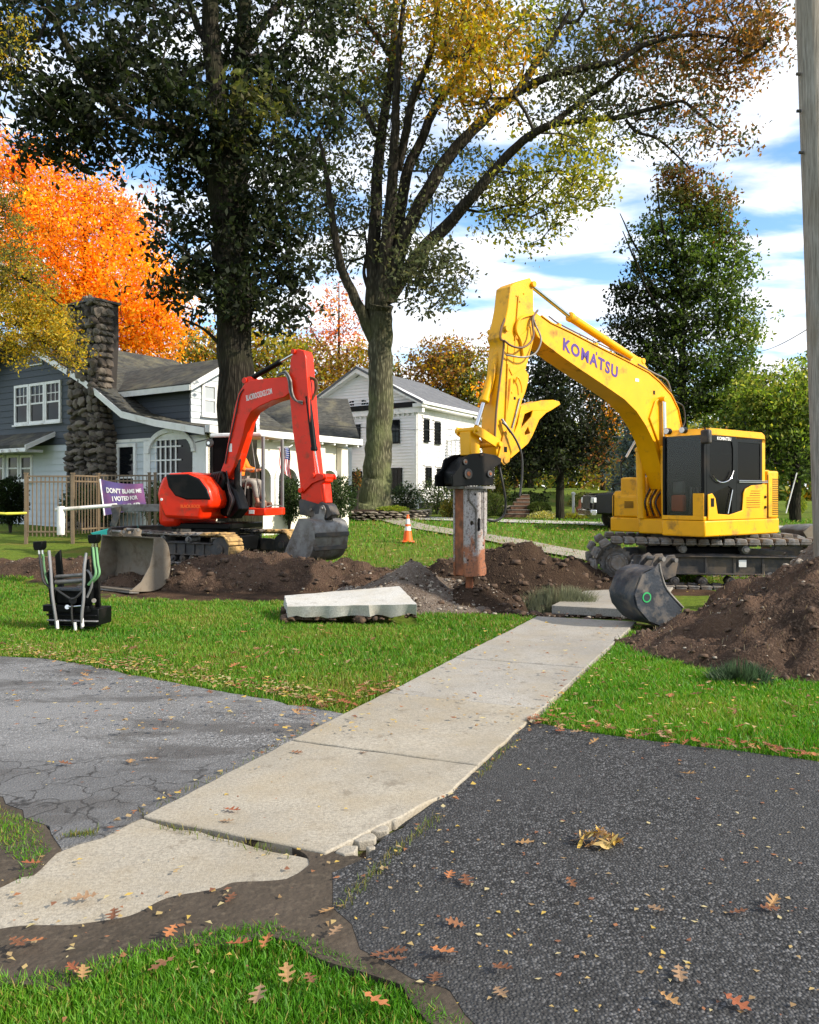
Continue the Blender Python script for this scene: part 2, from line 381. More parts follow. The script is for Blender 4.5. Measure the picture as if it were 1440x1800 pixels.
def m_leaf(name, trans=.45, rough=.6):
    m = bpy.data.materials.new(name); m.use_nodes = True; t = m.node_tree; t.nodes.clear(); q = NT(t)
    at = q.n('Attribute', attribute_name='col'); b = q.n('BsdfPrincipled'); b.inputs['Roughness'].default_value = rough; b.inputs['Specular IOR Level'].default_value = .25
    q.l(at.outputs['Color'], b.inputs['Base Color'])
    tr = q.n('BsdfTranslucent'); br = q.n('HueSaturation'); br.inputs['Value'].default_value = 1.7; br.inputs['Saturation'].default_value = 1.1; q.l(at.outputs['Color'], br.inputs['Color']); q.l(br.outputs[0], tr.inputs['Color'])
    mx = q.n('MixShader'); mx.inputs[0].default_value = trans; q.l(b.outputs[0], mx.inputs[1]); q.l(tr.outputs[0], mx.inputs[2])
    o = q.n('OutputMaterial'); q.l(mx.outputs[0], o.inputs[0]); return m
M['leaf'] = m_leaf('leaf'); M['grass'] = m_leaf('grass_blade', .3, .5); M['dry_leaf'] = m_leaf('dry_leaf', .15, .7)
def m_bark(name, c1, c2, c3):
    m, t, b, o = new_mat(name); q = NT(t); p = q.pos()
    pm = q.mapping(p, (1, 1, .16)); v = q.voro(pm, 22); n = q.noise(pm, 14, 6, .7); a = q.noise(p, 1.2, 4)
    c = q.mix(q.ramp(v, [(.1, 1), (.6, 0)]), c1, c2); c = q.mix(q.ramp(a, [(.42, 0), (.62, .8)]), c, c3)
    q.l(c, b.inputs['Base Color']); b.inputs['Roughness'].default_value = .95; b.inputs['Specular IOR Level'].default_value = .1
    q.bump(b, q.mix(.5, q.ramp(v, [(0, 1), (.7, 0)]), n), 1.0, .04); return m
M['bark'] = m_bark('oak_bark', (.014, .012, .009), (.042, .037, .027), (.03, .031, .016))
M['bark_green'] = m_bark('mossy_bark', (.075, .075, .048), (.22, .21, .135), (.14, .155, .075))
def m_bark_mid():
    m, t, b, o = new_mat('mossy_bark_painted_shade'); q = NT(t); p = q.pos(); sp = q.n('SeparateXYZ'); q.l(p, sp.inputs[0])
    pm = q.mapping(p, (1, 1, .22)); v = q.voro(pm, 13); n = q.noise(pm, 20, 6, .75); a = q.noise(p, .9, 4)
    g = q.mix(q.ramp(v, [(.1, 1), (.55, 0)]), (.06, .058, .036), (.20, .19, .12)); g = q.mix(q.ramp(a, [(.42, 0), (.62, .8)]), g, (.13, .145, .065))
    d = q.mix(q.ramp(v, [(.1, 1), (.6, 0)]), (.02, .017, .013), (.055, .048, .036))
    h = q.math('ADD', q.math('DIVIDE', sp.outputs[2], 20.0), q.math('MULTIPLY', a, .25)); c = q.mix(q.ramp(h, [(.43, 0), (.66, 1)]), g, d); c = q.mix(q.ramp(n, [(.5, 0), (.7, .55)]), c, (.03, .026, .018))  # above the mossy trunk, canopy shade is painted in as darker limb colour
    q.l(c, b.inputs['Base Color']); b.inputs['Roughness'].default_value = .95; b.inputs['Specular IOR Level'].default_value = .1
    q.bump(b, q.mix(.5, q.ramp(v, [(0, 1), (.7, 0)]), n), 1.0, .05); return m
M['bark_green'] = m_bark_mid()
M['twig'] = surf('twig', (.03, .024, .018), .9)
def m_roof(name, c1, c2, c3):
    m, t, b, o = new_mat(name); q = NT(t); p = q.pos()
    x = q.n('TexVoronoi', feature='F1'); x.inputs['Scale'].default_value = 5.5; q.l(q.mapping(p, (1, 1, 2.4)), x.inputs['Vector'])
    sc = q.n('SeparateColor'); q.l(x.outputs['Color'], sc.inputs[0])
    c = q.mix(sc.outputs[0], c1, c2); c = q.mix(q.ramp(q.noise(p, 1.3, 6, .65), [(.5, 0), (.68, .7)]), c, c3); c = q.mix(q.ramp(q.noise(p, 50, 3), [(.5, 0), (.7, .5)]), c, tuple(k * .5 for k in c1))
    q.l(c, b.inputs['Base Color']); b.inputs['Roughness'].default_value = .9; b.inputs['Specular IOR Level'].default_value = .2
    q.bump(b, q.noise(p, 40, 4), .4, .01); return m
M['roof_old'] = m_roof('mossy_shingle', (.045, .045, .042), (.085, .085, .075), (.17, .155, .10))
M['roof_grey'] = m_roof('grey_shingle', (.10, .105, .115), (.145, .15, .16), (.17, .175, .18))
def m_stone(name, lo=(.022, .018, .016), hi=(.19, .165, .135)):
    m, t, b, o = new_mat(name); q = NT(t); p = q.pos(); oi = q.n('ObjectInfo').outputs['Random']
    c = q.mix(oi, lo, hi); c = q.mix(q.ramp(q.noise(p, 7, 5), [(.4, 0), (.65, .6)]), c, (.13, .10, .075)); q.l(c, b.inputs['Base Color']); b.inputs['Roughness'].default_value = .9
    q.bump(b, q.noise(p, 25, 5), .7, .02); return m
M['stone'] = m_stone('fieldstone'); M['flatstone'] = m_stone('flat_stone', (.10, .085, .065), (.34, .30, .23)); M['mortar'] = surf('mortar', (.03, .026, .023), .95)
def m_hammer():
    m, t, b, o = new_mat('worn_hammer_paint'); q = NT(t); p = q.pos(); sp = q.n('SeparateXYZ'); q.l(p, sp.inputs[0])
    n = q.noise(p, 5, 7, .7); hgt = q.math('MULTIPLY', q.math('SUBTRACT', sp.outputs[2], .95), .55)
    f = q.ramp(q.math('ADD', n, hgt), [(.40, 0), (.50, 1)])
    ch = q.ramp(q.noise(p, 26, 6, .75), [(.52, 0), (.6, 1)])
    c = q.mix(f, (.27, .10, .045), (.30, .28, .27)); c = q.mix(q.math('MULTIPLY', ch, .85), c, (.07, .042, .03))
    q.l(c, b.inputs['Base Color']); b.inputs['Roughness'].default_value = .65; b.inputs['Metallic'].default_value = .1
    q.bump(b, q.noise(p, 30, 5), .4, .01); return m
M['hammer'] = m_hammer()
def m_pole():
    m, t, b, o = new_mat('weathered_pole_wood'); q = NT(t); p = q.pos(); pm = q.mapping(p, (1, 1, .04)); n = q.noise(pm, 60, 6, .7)
    c = q.mix(q.ramp(n, [(.35, 0), (.65, 1)]), (.13, .115, .095), (.34, .315, .28)); c = q.mix(q.ramp(q.noise(p, 1.6, 4), [(.45, 0), (.7, .4)]), c, (.2, .16, .11))
    q.l(c, b.inputs['Base Color']); b.inputs['Roughness'].default_value = .9; q.bump(b, n, .7, .01); return m
M['pole'] = m_pole()

def lathe(mb, c, prof, n=20, mi=0, ax='z'):
    vs = []; fs = []
    for (r, z) in prof:
        for k in range(n): t = 2 * math.pi * k / n; vs.append((c[0] + r * math.cos(t), c[1] + r * math.sin(t), c[2] + z))
    for i in range(len(prof) - 1):
        for k in range(n): fs.append((i * n + k, i * n + (k + 1) % n, (i + 1) * n + (k + 1) % n, (i + 1) * n + k))
    fs.append(tuple(range(n - 1, -1, -1))); fs.append(tuple((len(prof) - 1) * n + k for k in range(n))); mb.add(vs, fs, mi)
def catmull(pts, n=6):
    pts = [Vector(p) for p in pts]; out = []
    q = [pts[0] * 2 - pts[1]] + pts + [pts[-1] * 2 - pts[-2]]
    for i in range(1, len(q) - 2):
        for k in range(n):
            t = k / n; a, b, c, d = q[i - 1], q[i], q[i + 1], q[i + 2]
            out.append(.5 * ((2 * b) + (c - a) * t + (2 * a - 5 * b + 4 * c - d) * t * t + (3 * b - a - 3 * c + d) * t ** 3))
    out.append(pts[-1]); return out
def text_mesh(txt, size, bold=0.0, ext=.004, font_shear=0.0, spacing=1.0):
    cu = bpy.data.curves.new('lettering', 'FONT'); cu.body = txt; cu.size = size; cu.offset = bold; cu.extrude = ext; cu.align_x = 'CENTER'; cu.align_y = 'CENTER'; cu.shear = font_shear; cu.space_character = spacing; cu.resolution_u = 3
    o = bpy.data.objects.new('lettering', cu); COL.objects.link(o); bpy.context.view_layer.update()
    me = o.to_mesh(); vs = [v.co.copy() for v in me.vertices]; fs = [tuple(p.vertices) for p in me.polygons]
    o.to_mesh_clear(); bpy.data.objects.remove(o); return vs, fs
def put_text(parent, name, mat, txt, fn, w, h, bold=0, label=None, ext=.003, shear=0, spacing=1.0):
    """fn(a,b,c): a across 0-centred, b up, c out of the surface; fitted to w x h"""
    vs, fs = text_mesh(txt, 1.0, bold, .5, shear, spacing); xs = [v.x for v in vs]; ys = [v.y for v in vs]
    x0, x1, y0, y1 = min(xs), max(xs), min(ys), max(ys)
    mb = MB(); mb.add([fn(((v.x - x0) / (x1 - x0) - .5) * w, ((v.y - y0) / (y1 - y0) - .5) * h, (v.z + .5) * ext) for v in vs], fs)
    return mb.build(name, mat, parent, smooth=False, label=label, fixn=False)
def inst(name, mesh, loc, parent=None, rot=(0, 0, 0), scale=(1, 1, 1), base=None):
    o = bpy.data.objects.new(name, mesh); link(o, parent)
    o.location = Vector(loc) - (wloc(parent) if parent is not None else Vector((0, 0, 0))); o.rotation_euler = rot; o.scale = scale
    return o
def in_poly(x, y, poly):
    x = np.asarray(x); y = np.asarray(y); r = np.zeros(x.shape, bool); n = len(poly); j = n - 1
    for i in range(n):
        xi, yi = poly[i]; xj, yj = poly[j]
        c = ((yi > y) != (yj > y)) & (x < (xj - xi) * (y - yi) / (yj - yi + 1e-12) + xi); r ^= c; j = i
    return r
def raw_mesh(name, V, F, mat, parent=None, cols=None, smooth=False, loc=(0, 0, 0), label=None, kind=None):
    """V (n,3), F (m,k) numpy; cols per vertex (n,3)"""
    me = bpy.data.meshes.new(name); V = np.asarray(V, np.float32); F = np.asarray(F, np.int32); m, k = F.shape
    base = np.array(tuple(wloc(parent)) if parent is not None else loc, np.float32)
    me.vertices.add(len(V)); me.vertices.foreach_set('co', (V - base).ravel()); me.loops.add(m * k); me.loops.foreach_set('vertex_index', F.ravel())
    me.polygons.add(m); me.polygons.foreach_set('loop_start', np.arange(0, m * k, k, dtype=np.int32))
    if smooth: me.polygons.foreach_set('use_smooth', np.ones(m, bool))
    me.materials.append(mat)
    if cols is not None:
        a = me.color_attributes.new('col', 'FLOAT_COLOR', 'POINT'); c = np.ones((len(V), 4), np.float32); c[:, :3] = cols; a.data.foreach_set('color', c.ravel())
    me.update(); me.validate()
    o = bpy.data.objects.new(name, me); link(o, parent)
    if parent is None: o.location = loc
    if label: o['label'] = label
    if kind: o['kind'] = kind
    return o
# ---------------------------------------------------------------- ground sheet
def axis(lo, hi, step, far, n):
    a = list(np.arange(lo, hi + 1e-6, step)); k = [step * 1.6 ** i for i in range(1, 60)]
    l = []; x = lo
    for s in k:
        x -= s; l.append(x)
        if x < -far: break
    r = []; x = hi
    for s in k:
        x += s; r.append(x)
        if x > far: break
    return np.array(l[::-1] + a + r)
LEFT_DRIVE = [(-16, 13.5), (-9, 10.6)] + [G(0, 1155), G(60, 1157), G(130, 1167), G(240, 1190), G(350, 1210), G(470, 1232), G(585, 1253)] + [sw(2.1, .02), sw(0.1, .02), G(180, 1470), G(110, 1492), G(60, 1440), G(0, 1405), (-4, 5.0), (-16, 7.5)]
RIGHT_DRIVE = [G(925, 1268), G(1000, 1285), G(1150, 1305), G(1300, 1325), G(1440, 1340), (4.5, 4.6), (12, 3.2), (12, -3), (1.5, -3), (.6, 1.6), G(830, 1790), G(720, 1725), G(640, 1668), G(590, 1600), G(585, 1540), sw(.05, 1.22), sw(.9, 1.25), sw(1.9, 1.26)]
def dirt_at(x, y):
    d = 0
    if 9 < y < 17.5 and -7 < x < 5.2:
        for (cx, cy, rx, ry) in ((-2.6, 14.3, 3.6, 1.7), (-.2, 12.7, 1.6, 1.4), (1.7, 13.6, 2.2, 1.6), (1.9, 11.9, 1.6, .95), (-6.4, 15.6, 2.6, .9), (3.9, 13.6, 1.6, .5)):
            q = math.hypot((x - cx) / rx, (y - cy) / ry); d = max(d, 1.5 - q)
    if 5.5 < y < 13 and x > 1.8:
        q = math.hypot((x - 5.5) / 2.7, (y - 9.3) / 2.5); d = max(d, 1.5 - q)
    if y < 5.2 and x < 1.2:                                             # trodden soil round the old slab
        d = max(d, .9 - min(seg_dist(x, y, (-2.4, 3.2), (-.6, 3.25)), seg_dist(x, y, (-.6, 3.25), (-.1, 3.6)), seg_dist(x, y, (-2.3, 3.9), (-1.75, 3.4))) * 4)
    if y < 6 and x < 1.2: d = max(d, 1.0 - 3.2 * min(seg_dist(x, y, sw(-.1, .1), sw(-.15, 1.2)), seg_dist(x, y, sw(-.1, 1.3), sw(1.6, 1.33))))
    return max(0, min(1, d))
def build_ground():
    xs = axis(-10, 9, .13, 700, 0); ys = axis(1.2, 30, .13, 900, 0)
    V = []; D = []
    for y in ys:
        for x in xs:
            z = gz(x, y)
            if abs(x) < 60 and y < 90: z += .02 * noise.noise((x * .9, y * .9, 3)) + .008 * noise.noise((x * 4, y * 4, 1)) - .022
            dd = dirt_at(x, y); V.append((x, y, z)); D.append(dd)
    nx, ny = len(xs), len(ys)
    i = np.arange(nx - 1)[None, :] + np.arange(ny - 1)[:, None] * nx
    F = np.stack([i, i + 1, i + 1 + nx, i + nx], -1).reshape(-1, 4)
    o = raw_mesh('ground', np.array(V), F, M['ground'], smooth=True)
    a = o.data.attributes.new('dirt', 'FLOAT', 'POINT'); a.data.foreach_set('value', np.array(D, np.float32)); o['kind'] = 'structure'
    return o
ground = build_ground()

def rough_edge(poly, step=.12, amp=.02, seed=0):
    out = []; n = len(poly)
    for i in range(n):
        a, b = Vector(poly[i]), Vector(poly[(i + 1) % n]); k = max(1, int((b - a).length / step)); k = min(k, 60)
        for j in range(k):
            p = a.lerp(b, j / k); out.append((p.x + amp * noise.noise((p.x * 5, p.y * 5, seed)) * 1.5, p.y + amp * noise.noise((p.x * 5, p.y * 5, seed + 9)) * 1.5))
    return out
def sheet(name, poly, ztop, zbot, mat, amp=.02):
    mb = MB(); pl = rough_edge(poly, amp=amp); mb.prism(pl, lambda x, y: Vector((x, y, ztop)), lambda x, y: Vector((x, y, zbot)))
    o = mb.build(name, mat, smooth=False); o['kind'] = 'structure'; return o
drive_l = sheet('driveway', LEFT_DRIVE, .010, -.08, M['asphalt_old'], .05)
drive_r = sheet('driveway', RIGHT_DRIVE, .0095, -.08, M['asphalt'], .04)
# ---------------------------------------------------------------- sidewalk: every slab a part
sidewalk = bpy.data.objects.new('sidewalk', None); link(sidewalk); sidewalk['kind'] = 'structure'
def slab(s0, s1, mat, top=.035, tilt=0, t0=0, t1=1.28, th=.12, name='concrete_slab', cut=0):
    mb = MB(); nn = 26; lo = []; 
    def e(s, t, k):
        return sw(s + .012 * noise.noise((s * 6, t * 6, k)), t + .012 * noise.noise((s * 5, 2.0, k + 3)))
    for i in range(nn): lo.append(e(s0 + .006, t0 + (t1 - cut - t0) * i / nn, 1))
    for i in range(nn): lo.append(e(s0 + (s1 - s0) * i / nn, t1 - cut * max(0, 1 - 1.5 * i / nn), 2))
    for i in range(nn): lo.append(e(s1 - .006, t1 - (t1 - t0) * i / nn, 3))
    for i in range(nn): lo.append(e(s1 - (s1 - s0) * i / nn, t0, 4))
    def zt(x, y, k):
        s = (Vector((x, y)) - SO).dot(SD); t = (Vector((x, y)) - SO).dot(SN)
        return top + tilt * ((s - s0) / (s1 - s0) - .5) + .006 * (t - .6) - k
    mb.prism(lo, lambda x, y: Vector((x, y, zt(x, y, 0))), lambda x, y: Vector((x, y, zt(x, y, th))))
    return mb.build(name, mat, sidewalk, bev=.008)
cuts = [0, 1.37, 2.79, 4.35, 5.9, 7.38]
for i in range(5): slab(cuts[i], cuts[i + 1], M['concrete'] if i < 2 else M['concrete_new'], .02 + .004 * (i % 2), .005 * (-1) ** i, cut=.24 if i == 0 else 0)
s_ = 8.15
for k in range(5): slab(s_, s_ + 1.45, M['concrete_new'], .07 if k == 0 else .045); s_ += 1.46
# the old slab nearest the camera, lower and half buried
mb = MB(); old = [sw(-.012, .0), sw(-.02, .35), sw(-.03, .8), sw(-.06, 1.1), G(600, 1530), G(575, 1590), G(480, 1622), G(300, 1640), G(120, 1700), G(-60, 1730), G(-200, 1700), G(-100, 1600), G(0, 1560), G(100, 1500), G(190, 1452)]
mb.prism(rough_edge(old, .1, .03), lambda x, y: Vector((x, y, .003)), lambda x, y: Vector((x, y, -.1))); mb.build('concrete_slab', M['concrete'], sidewalk, bev=.006, label='sunken near slab half buried in dried mud')
# broken chunks along its corner and edge
rnd = random.Random(3)
for (px, py, r) in ((640, 1478, .062), (611, 1500, .05), (588, 1489, .03), (668, 1462, .042), (690, 1448, .022), (622, 1474, .026), (652, 1496, .018), (806, 1356, .02)):
    x, y = G(px, py); n = 7; pl = [(x + r * (1 + .35 * rnd.uniform(-1, 1)) * math.cos(2 * math.pi * k / n) * 1.15, y + r * (1 + .35 * rnd.uniform(-1, 1)) * math.sin(2 * math.pi * k / n) * .8) for k in range(n)]
    mb = MB(); t = .014 + .006 * rnd.random(); mb.prism(pl, lambda a, b: Vector((a, b, t + .08 * (a - x))), lambda a, b: Vector((a, b, -.03))); mb.build('concrete_chunk', M['concrete'], sidewalk, bev=.006)
# mud sheet drifting over the old slab
mudp = [(-3.4, 2.9), (-2.2, 3.05), G(0, 1640), G(130, 1622), G(250, 1598), G(350, 1570), G(430, 1558), G(500, 1545), G(545, 1520), G(500, 1490), G(430, 1482), G(560, 1500), G(640, 1512), G(612, 1560), G(660, 1560), G(680, 1650), G(740, 1705), G(820, 1760), G(840, 1800), G(760, 1790), G(700, 1745), G(620, 1705), G(540, 1672), G(480, 1645), G(380, 1658), G(250, 1690), G(120, 1735), G(0, 1745), (-2.4, 2.7)]
mb = MB(); mb.prism(rough_edge(mudp, .03, .05, 5), lambda x, y: Vector((x, y, .0075)), lambda x, y: Vector((x, y, -.05))); o = mb.build('dried_mud', M['mud'], smooth=False); o['kind'] = 'structure'
mudq = [G(-60, 1590), G(0, 1560), G(60, 1535), G(100, 1500), G(115, 1470), G(85, 1440), G(40, 1405), G(-60, 1380)]
mb = MB(); mb.prism(rough_edge(mudq, .03, .05, 8), lambda x, y: Vector((x, y, .0065)), lambda x, y: Vector((x, y, -.05))); o = mb.build('dried_mud', M['mud'], smooth=False); o['kind'] = 'structure'
# far paths draped on the lawn
def drape(name, pts, w, mat, lift=.02):
    pts = catmull([(p[0], p[1], 0) for p in pts], 10); V = []; F = []
    for i, p in enumerate(pts):
        d = pts[min(i + 1, len(pts) - 1)] - pts[max(i - 1, 0)]; d.normalize(); n = Vector((-d.y, d.x, 0))
        for k in range(5): q = p + n * w * (k / 4 - .5); V.append((q.x, q.y, base_z(q.x, q.y) + lift))
    for i in range(len(pts) - 1):
        for k in range(4): a = i * 5 + k; F.append((a, a + 1, a + 6, a + 5))
    o = raw_mesh(name, V, F, mat); o['kind'] = 'structure'; return o
drape('path', [GT(690, 914), GT(740, 927), GT(860, 946), GT(960, 966), GT(1040, 980), GT(1150, 1000)], 1.0, M['concrete'], .03)
drape('path', [GT(715, 911), GT(800, 914), GT(900, 917), GT(1040, 921), GT(1160, 926), (16, 26), (26, 25)], 1.5, M['concrete_white'], .03)

# ---------------------------------------------------------------- dug earth
def mound(name, cx, cy, rx, ry, h, mat, label, seed=0, rot=0, step=.07, lump=.12, pw=1.3, extra=None):
    t = thing(name, (cx, cy, base_z(cx, cy)), label, 'dirt pile'); V = []; F = []
    nx = int(2.5 * rx / step); ny = int(2.5 * ry / step); c, s = math.cos(rot), math.sin(rot)
    idx = {}
    for j in range(ny + 1):
        for i in range(nx + 1):
            u = (i / nx - .5) * 2.5; v = (j / ny - .5) * 2.5; r = math.hypot(u, v) + .22 * noise.noise((u * 1.6, v * 1.6, seed))
            x = cx + u * rx * c - v * ry * s; y = cy + u * rx * s + v * ry * c
            f = max(0, 1 - r); f = f ** pw if r < 1 else 0
            z = h * f * 1.0 + min(1, max(0, (1.15 - r)) * 3) * lump * (.75 * noise.fractal((x * 2.2, y * 2.2, seed), 1, 2, 5) + .3 * abs(noise.noise((x * 8, y * 8, seed + 2))) + .16 * noise.noise((x * 19, y * 19, seed + 6))) 
            if extra: z += extra(x, y)
            z += base_z(x, y) + .03 - .25 * sstep(.95, 1.2, r)
            V.append((x, y, z))
    for j in range(ny):
        for i in range(nx): a = j * (nx + 1) + i; F.append((a, a + 1, a + nx + 2, a + nx + 1))
    V = np.array(V); o = raw_mesh('soil_heap', V, F, mat, t, smooth=True)
    return t, V
def clods(parent, V, n, mat, name, smin=.01, smax=.05, seed=1, sel=None, stuff=True):
    rng = np.random.RandomState(seed); 
    idx = rng.choice(len(V), n); base = [(-1, -1, -1), (1, -1, -1), (1, 1, -1), (-1, 1, -1), (-.7, -.7, .8), (.7, -.7, .8), (.7, .7, .8), (-.7, .7, .8)]
    F0 = np.array([(0, 3, 2, 1), (4, 5, 6, 7), (0, 1, 5, 4), (1, 2, 6, 5), (2, 3, 7, 6), (3, 0, 4, 7)]); VV = []; FF = []; c = 0
    for i in idx:
        if V[i][2] < base_z(V[i][0], V[i][1]) - .02: continue
        s = smin + (smax - smin) * rng.rand() ** 5; b = np.array(base) * (1 + .35 * rng.uniform(-1, 1, (8, 3))) * s * np.array([1, .7, .42])
        a = rng.rand() * 6.28; m = np.array([[math.cos(a), -math.sin(a), 0], [math.sin(a), math.cos(a), 0], [0, 0, 1]]); b = b @ m.T
        t = rng.uniform(-.6, .6); b = b @ np.array([[1, 0, 0], [0, math.cos(t), -math.sin(t)], [0, math.sin(t), math.cos(t)]]).T
        VV.append(b + V[i] + np.array([rng.uniform(-.04, .04), rng.uniform(-.04, .04), s * .15])); FF.append(F0 + c); c += 8
    return raw_mesh(name, np.concatenate(VV), np.concatenate(FF), mat, parent, kind='stuff', smooth=False)
M['pebble'] = surf('pale_pebble', (.30, .26, .21), .85, var=.35, vscale=30); M['clod'] = surf('earth_clod', (.085, .052, .032), .95, var=.4, vscale=20)
t1, V1 = mound('dirt_mound', -2.55, 14.55, 2.8, 1.1, .52, M['soil'], 'long low brown dirt mound in front of the red excavator tracks', 3, lump=.2, pw=.9)
clods(t1, V1, 1500, M['clod'], 'clods', .012, .08, 1); clods(t1, V1, 450, M['pebble'], 'pebbles', .008, .035, 2)
t2, V2 = mound('gravel_mound', .02, 12.35, 1.35, 1.25, .62, M['gravel'], 'small gravelly mound left of the hydraulic hammer, behind the pale slab', 5, lump=.1)
clods(t2, V2, 1300, M['pebble'], 'pebbles', .01, .045, 3); clods(t2, V2, 600, M['clod'], 'clods', .012, .05, 4)
t3, V3 = mound('dirt_mound', 1.7, 14.1, 1.9, .85, .72, M['soil_dark'], 'dark topsoil mound behind the hydraulic hammer', 8, lump=.22, pw=.9)
clods(t3, V3, 1000, M['clod'], 'clods', .012, .09, 5)
t4, V4 = mound('dirt_mound', 5.55, 8.95, 3.1, 2.15, 1.3, M['soil'], 'large brown dirt pile at the right edge beside the telephone pole', 11, rot=R(12), step=.06, lump=.22, pw=1.0)
clods(t4, V4, 5500, M['clod'], 'clods', .006, .045, 6); clods(t4, V4, 1100, M['pebble'], 'pebbles', .006, .028, 7)
t5, V5 = mound('gravel_mound', 6.2, 11.2, 2.0, 1.3, 1.35, M['gravel'], 'grey gravel heap behind the large brown dirt pile', 13, lump=.12)
clods(t5, V5, 1500, M['pebble'], 'pebbles', .012, .06, 8)
t6, V6 = mound('dirt_mound', -6.6, 15.9, 2.9, .8, .27, M['soil'], 'small dirt ridge behind the grading bucket and below the bronze fence', 15, lump=.15)
clods(t6, V6, 500, M['clod'], 'clods', .015, .08, 9); clods(t6, V6, 200, M['pebble'], 'pebbles', .01, .05, 10)
t7, V7 = mound('dirt_mound', .98, 12.0, .72, .62, .42, M['soil_dark'], 'small heap of dark broken soil right under the hydraulic hammer', 19, lump=.14, step=.04)
clods(t7, V7, 500, M['clod'], 'clods', .012, .07, 17); clods(t7, V7, 200, M['pebble'], 'pebbles', .01, .04, 18)
# the hole under the hammer: rubble in it
rng = np.random.RandomState(5); PV = []
for _ in range(2600):
    k = rng.randint(3); a, b = PIT[k], PIT[k + 1]; t = rng.rand(); x = a[0] + (b[0] - a[0]) * t + rng.normal() * .38; y = a[1] + (b[1] - a[1]) * t + rng.normal() * .3; PV.append((x, y, gz(x, y)))
PV = np.array([p for p in PV if not (0 < (Vector((p[0], p[1])) - SO).dot(SN) < 1.28 and ((Vector((p[0], p[1])) - SO).dot(SD) < 7.4 or (Vector((p[0], p[1])) - SO).dot(SD) > 8.2))])
pr = thing('rubble', (1.6, 11.7, 0), 'stones and broken soil lying in the dug hole under the hammer', 'rubble'); pr['kind'] = 'stuff'
def clods2(parent, V, n, mat, name, smin, smax, seed):
    global base_z
    old = base_z; base_z = lambda x, y: -9
    clods(parent, V, n, mat, name, smin, smax, seed); base_z = old
clods2(pr, PV, 1100, M['clod'], 'clods', .012, .08, 11); clods2(pr, PV, 900, M['pebble'], 'pebbles', .008, .035, 12)
# tilted broken slab on the lawn
def big_slab():
    t = thing('broken_slab', (-.75, 10.6, 0), 'broken pale concrete slab lying tilted on the lawn before the gravel mound', 'concrete slab')
    c = [P(505, 1066, 10.35), P(733, 1062, 10.2), P(702, 1030, 11.35), P(500, 1047, 11.1)]
    c = [Vector(v) for v in c]; nn = (c[1] - c[0]).cross(c[3] - c[0]).normalized()
    def bil(u, v): return (c[0] * (1 - u) + c[1] * u) * (1 - v) + (c[3] * (1 - u) + c[2] * u) * v
    ring = []; n = 16
    for k in range(n): ring.append((k / n, 0))
    for k in range(n): ring.append((1, k / n))
    for k in range(n): ring.append((1 - k / n, 1))
    for k in range(n): ring.append((0, 1 - k / n))
    mb = MB()
    def top(u, v): return bil(u + .012 * noise.noise((u * 9, v * 9, 1)), v + .02 * noise.noise((u * 9, v * 9, 4))) + nn * .004 * noise.noise((u * 6, v * 6, 2))
    def bot(u, v): return bil(u + .03 * noise.noise((u * 7, v * 7, 5)), v + .09 * noise.noise((u * 9, v * 9, 6)) + .04) - nn * (.15 + .05 * noise.noise((u * 8, v * 8, 7)))
    mb.prism(ring, top, bot); mb.build('slab_body', M['concrete_white'], t, bev=.01)
    # soil stuck under it
    V = []
    for i in range(260): u, v = random.random(), random.random() * .9; q = bil(u, v) - nn * .16; V.append((q.x, q.y, q.z - .02))
    clods2(t, np.array(V), 260, M['clod'], 'clinging_soil', .02, .09, 14)
big_slab()

# ---------------------------------------------------------------- grass
def blades(name, X, Y, Z, H, Wd, C, parent=None, label=None, mat=None, seed=1):
    rng = np.random.RandomState(seed); n = len(X); a = rng.rand(n) * 6.283; lean = rng.rand(n) * .9 * H; b = rng.rand(n) * 6.283
    dx, dy = np.cos(a) * Wd / 2, np.sin(a) * Wd / 2; lx, ly = np.cos(b) * lean, np.sin(b) * lean
    V = np.empty((n, 5, 3), np.float32)
    V[:, 0] = np.stack([X - dx, Y - dy, Z], 1); V[:, 1] = np.stack([X + dx, Y + dy, Z], 1)
    V[:, 2] = np.stack([X + dx * .8 + lx * .35, Y + dy * .8 + ly * .35, Z + H * .6], 1); V[:, 3] = np.stack([X - dx * .8 + lx * .35, Y - dy * .8 + ly * .35, Z + H * .6], 1)
    V[:, 4] = np.stack([X + lx, Y + ly, Z + H], 1)
    i = np.arange(n) * 5; F = np.concatenate([np.stack([i, i + 1, i + 2], 1), np.stack([i, i + 2, i + 3], 1), np.stack([i + 3, i + 2, i + 4], 1)])
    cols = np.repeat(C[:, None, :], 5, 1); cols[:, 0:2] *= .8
    o = raw_mesh(name, V.reshape(-1, 3), F, mat or M['grass'], parent, cols.reshape(-1, 3), label=label, kind='stuff'); return o
def nz(x, y, f, s=0): return noise.noise((x * f, y * f, s))
SLABF = [tuple(P(500, 1100, 10.2).xy), tuple(P(740, 1095, 10.1).xy), (-.0, 11.4), (-1.75, 11.2)]
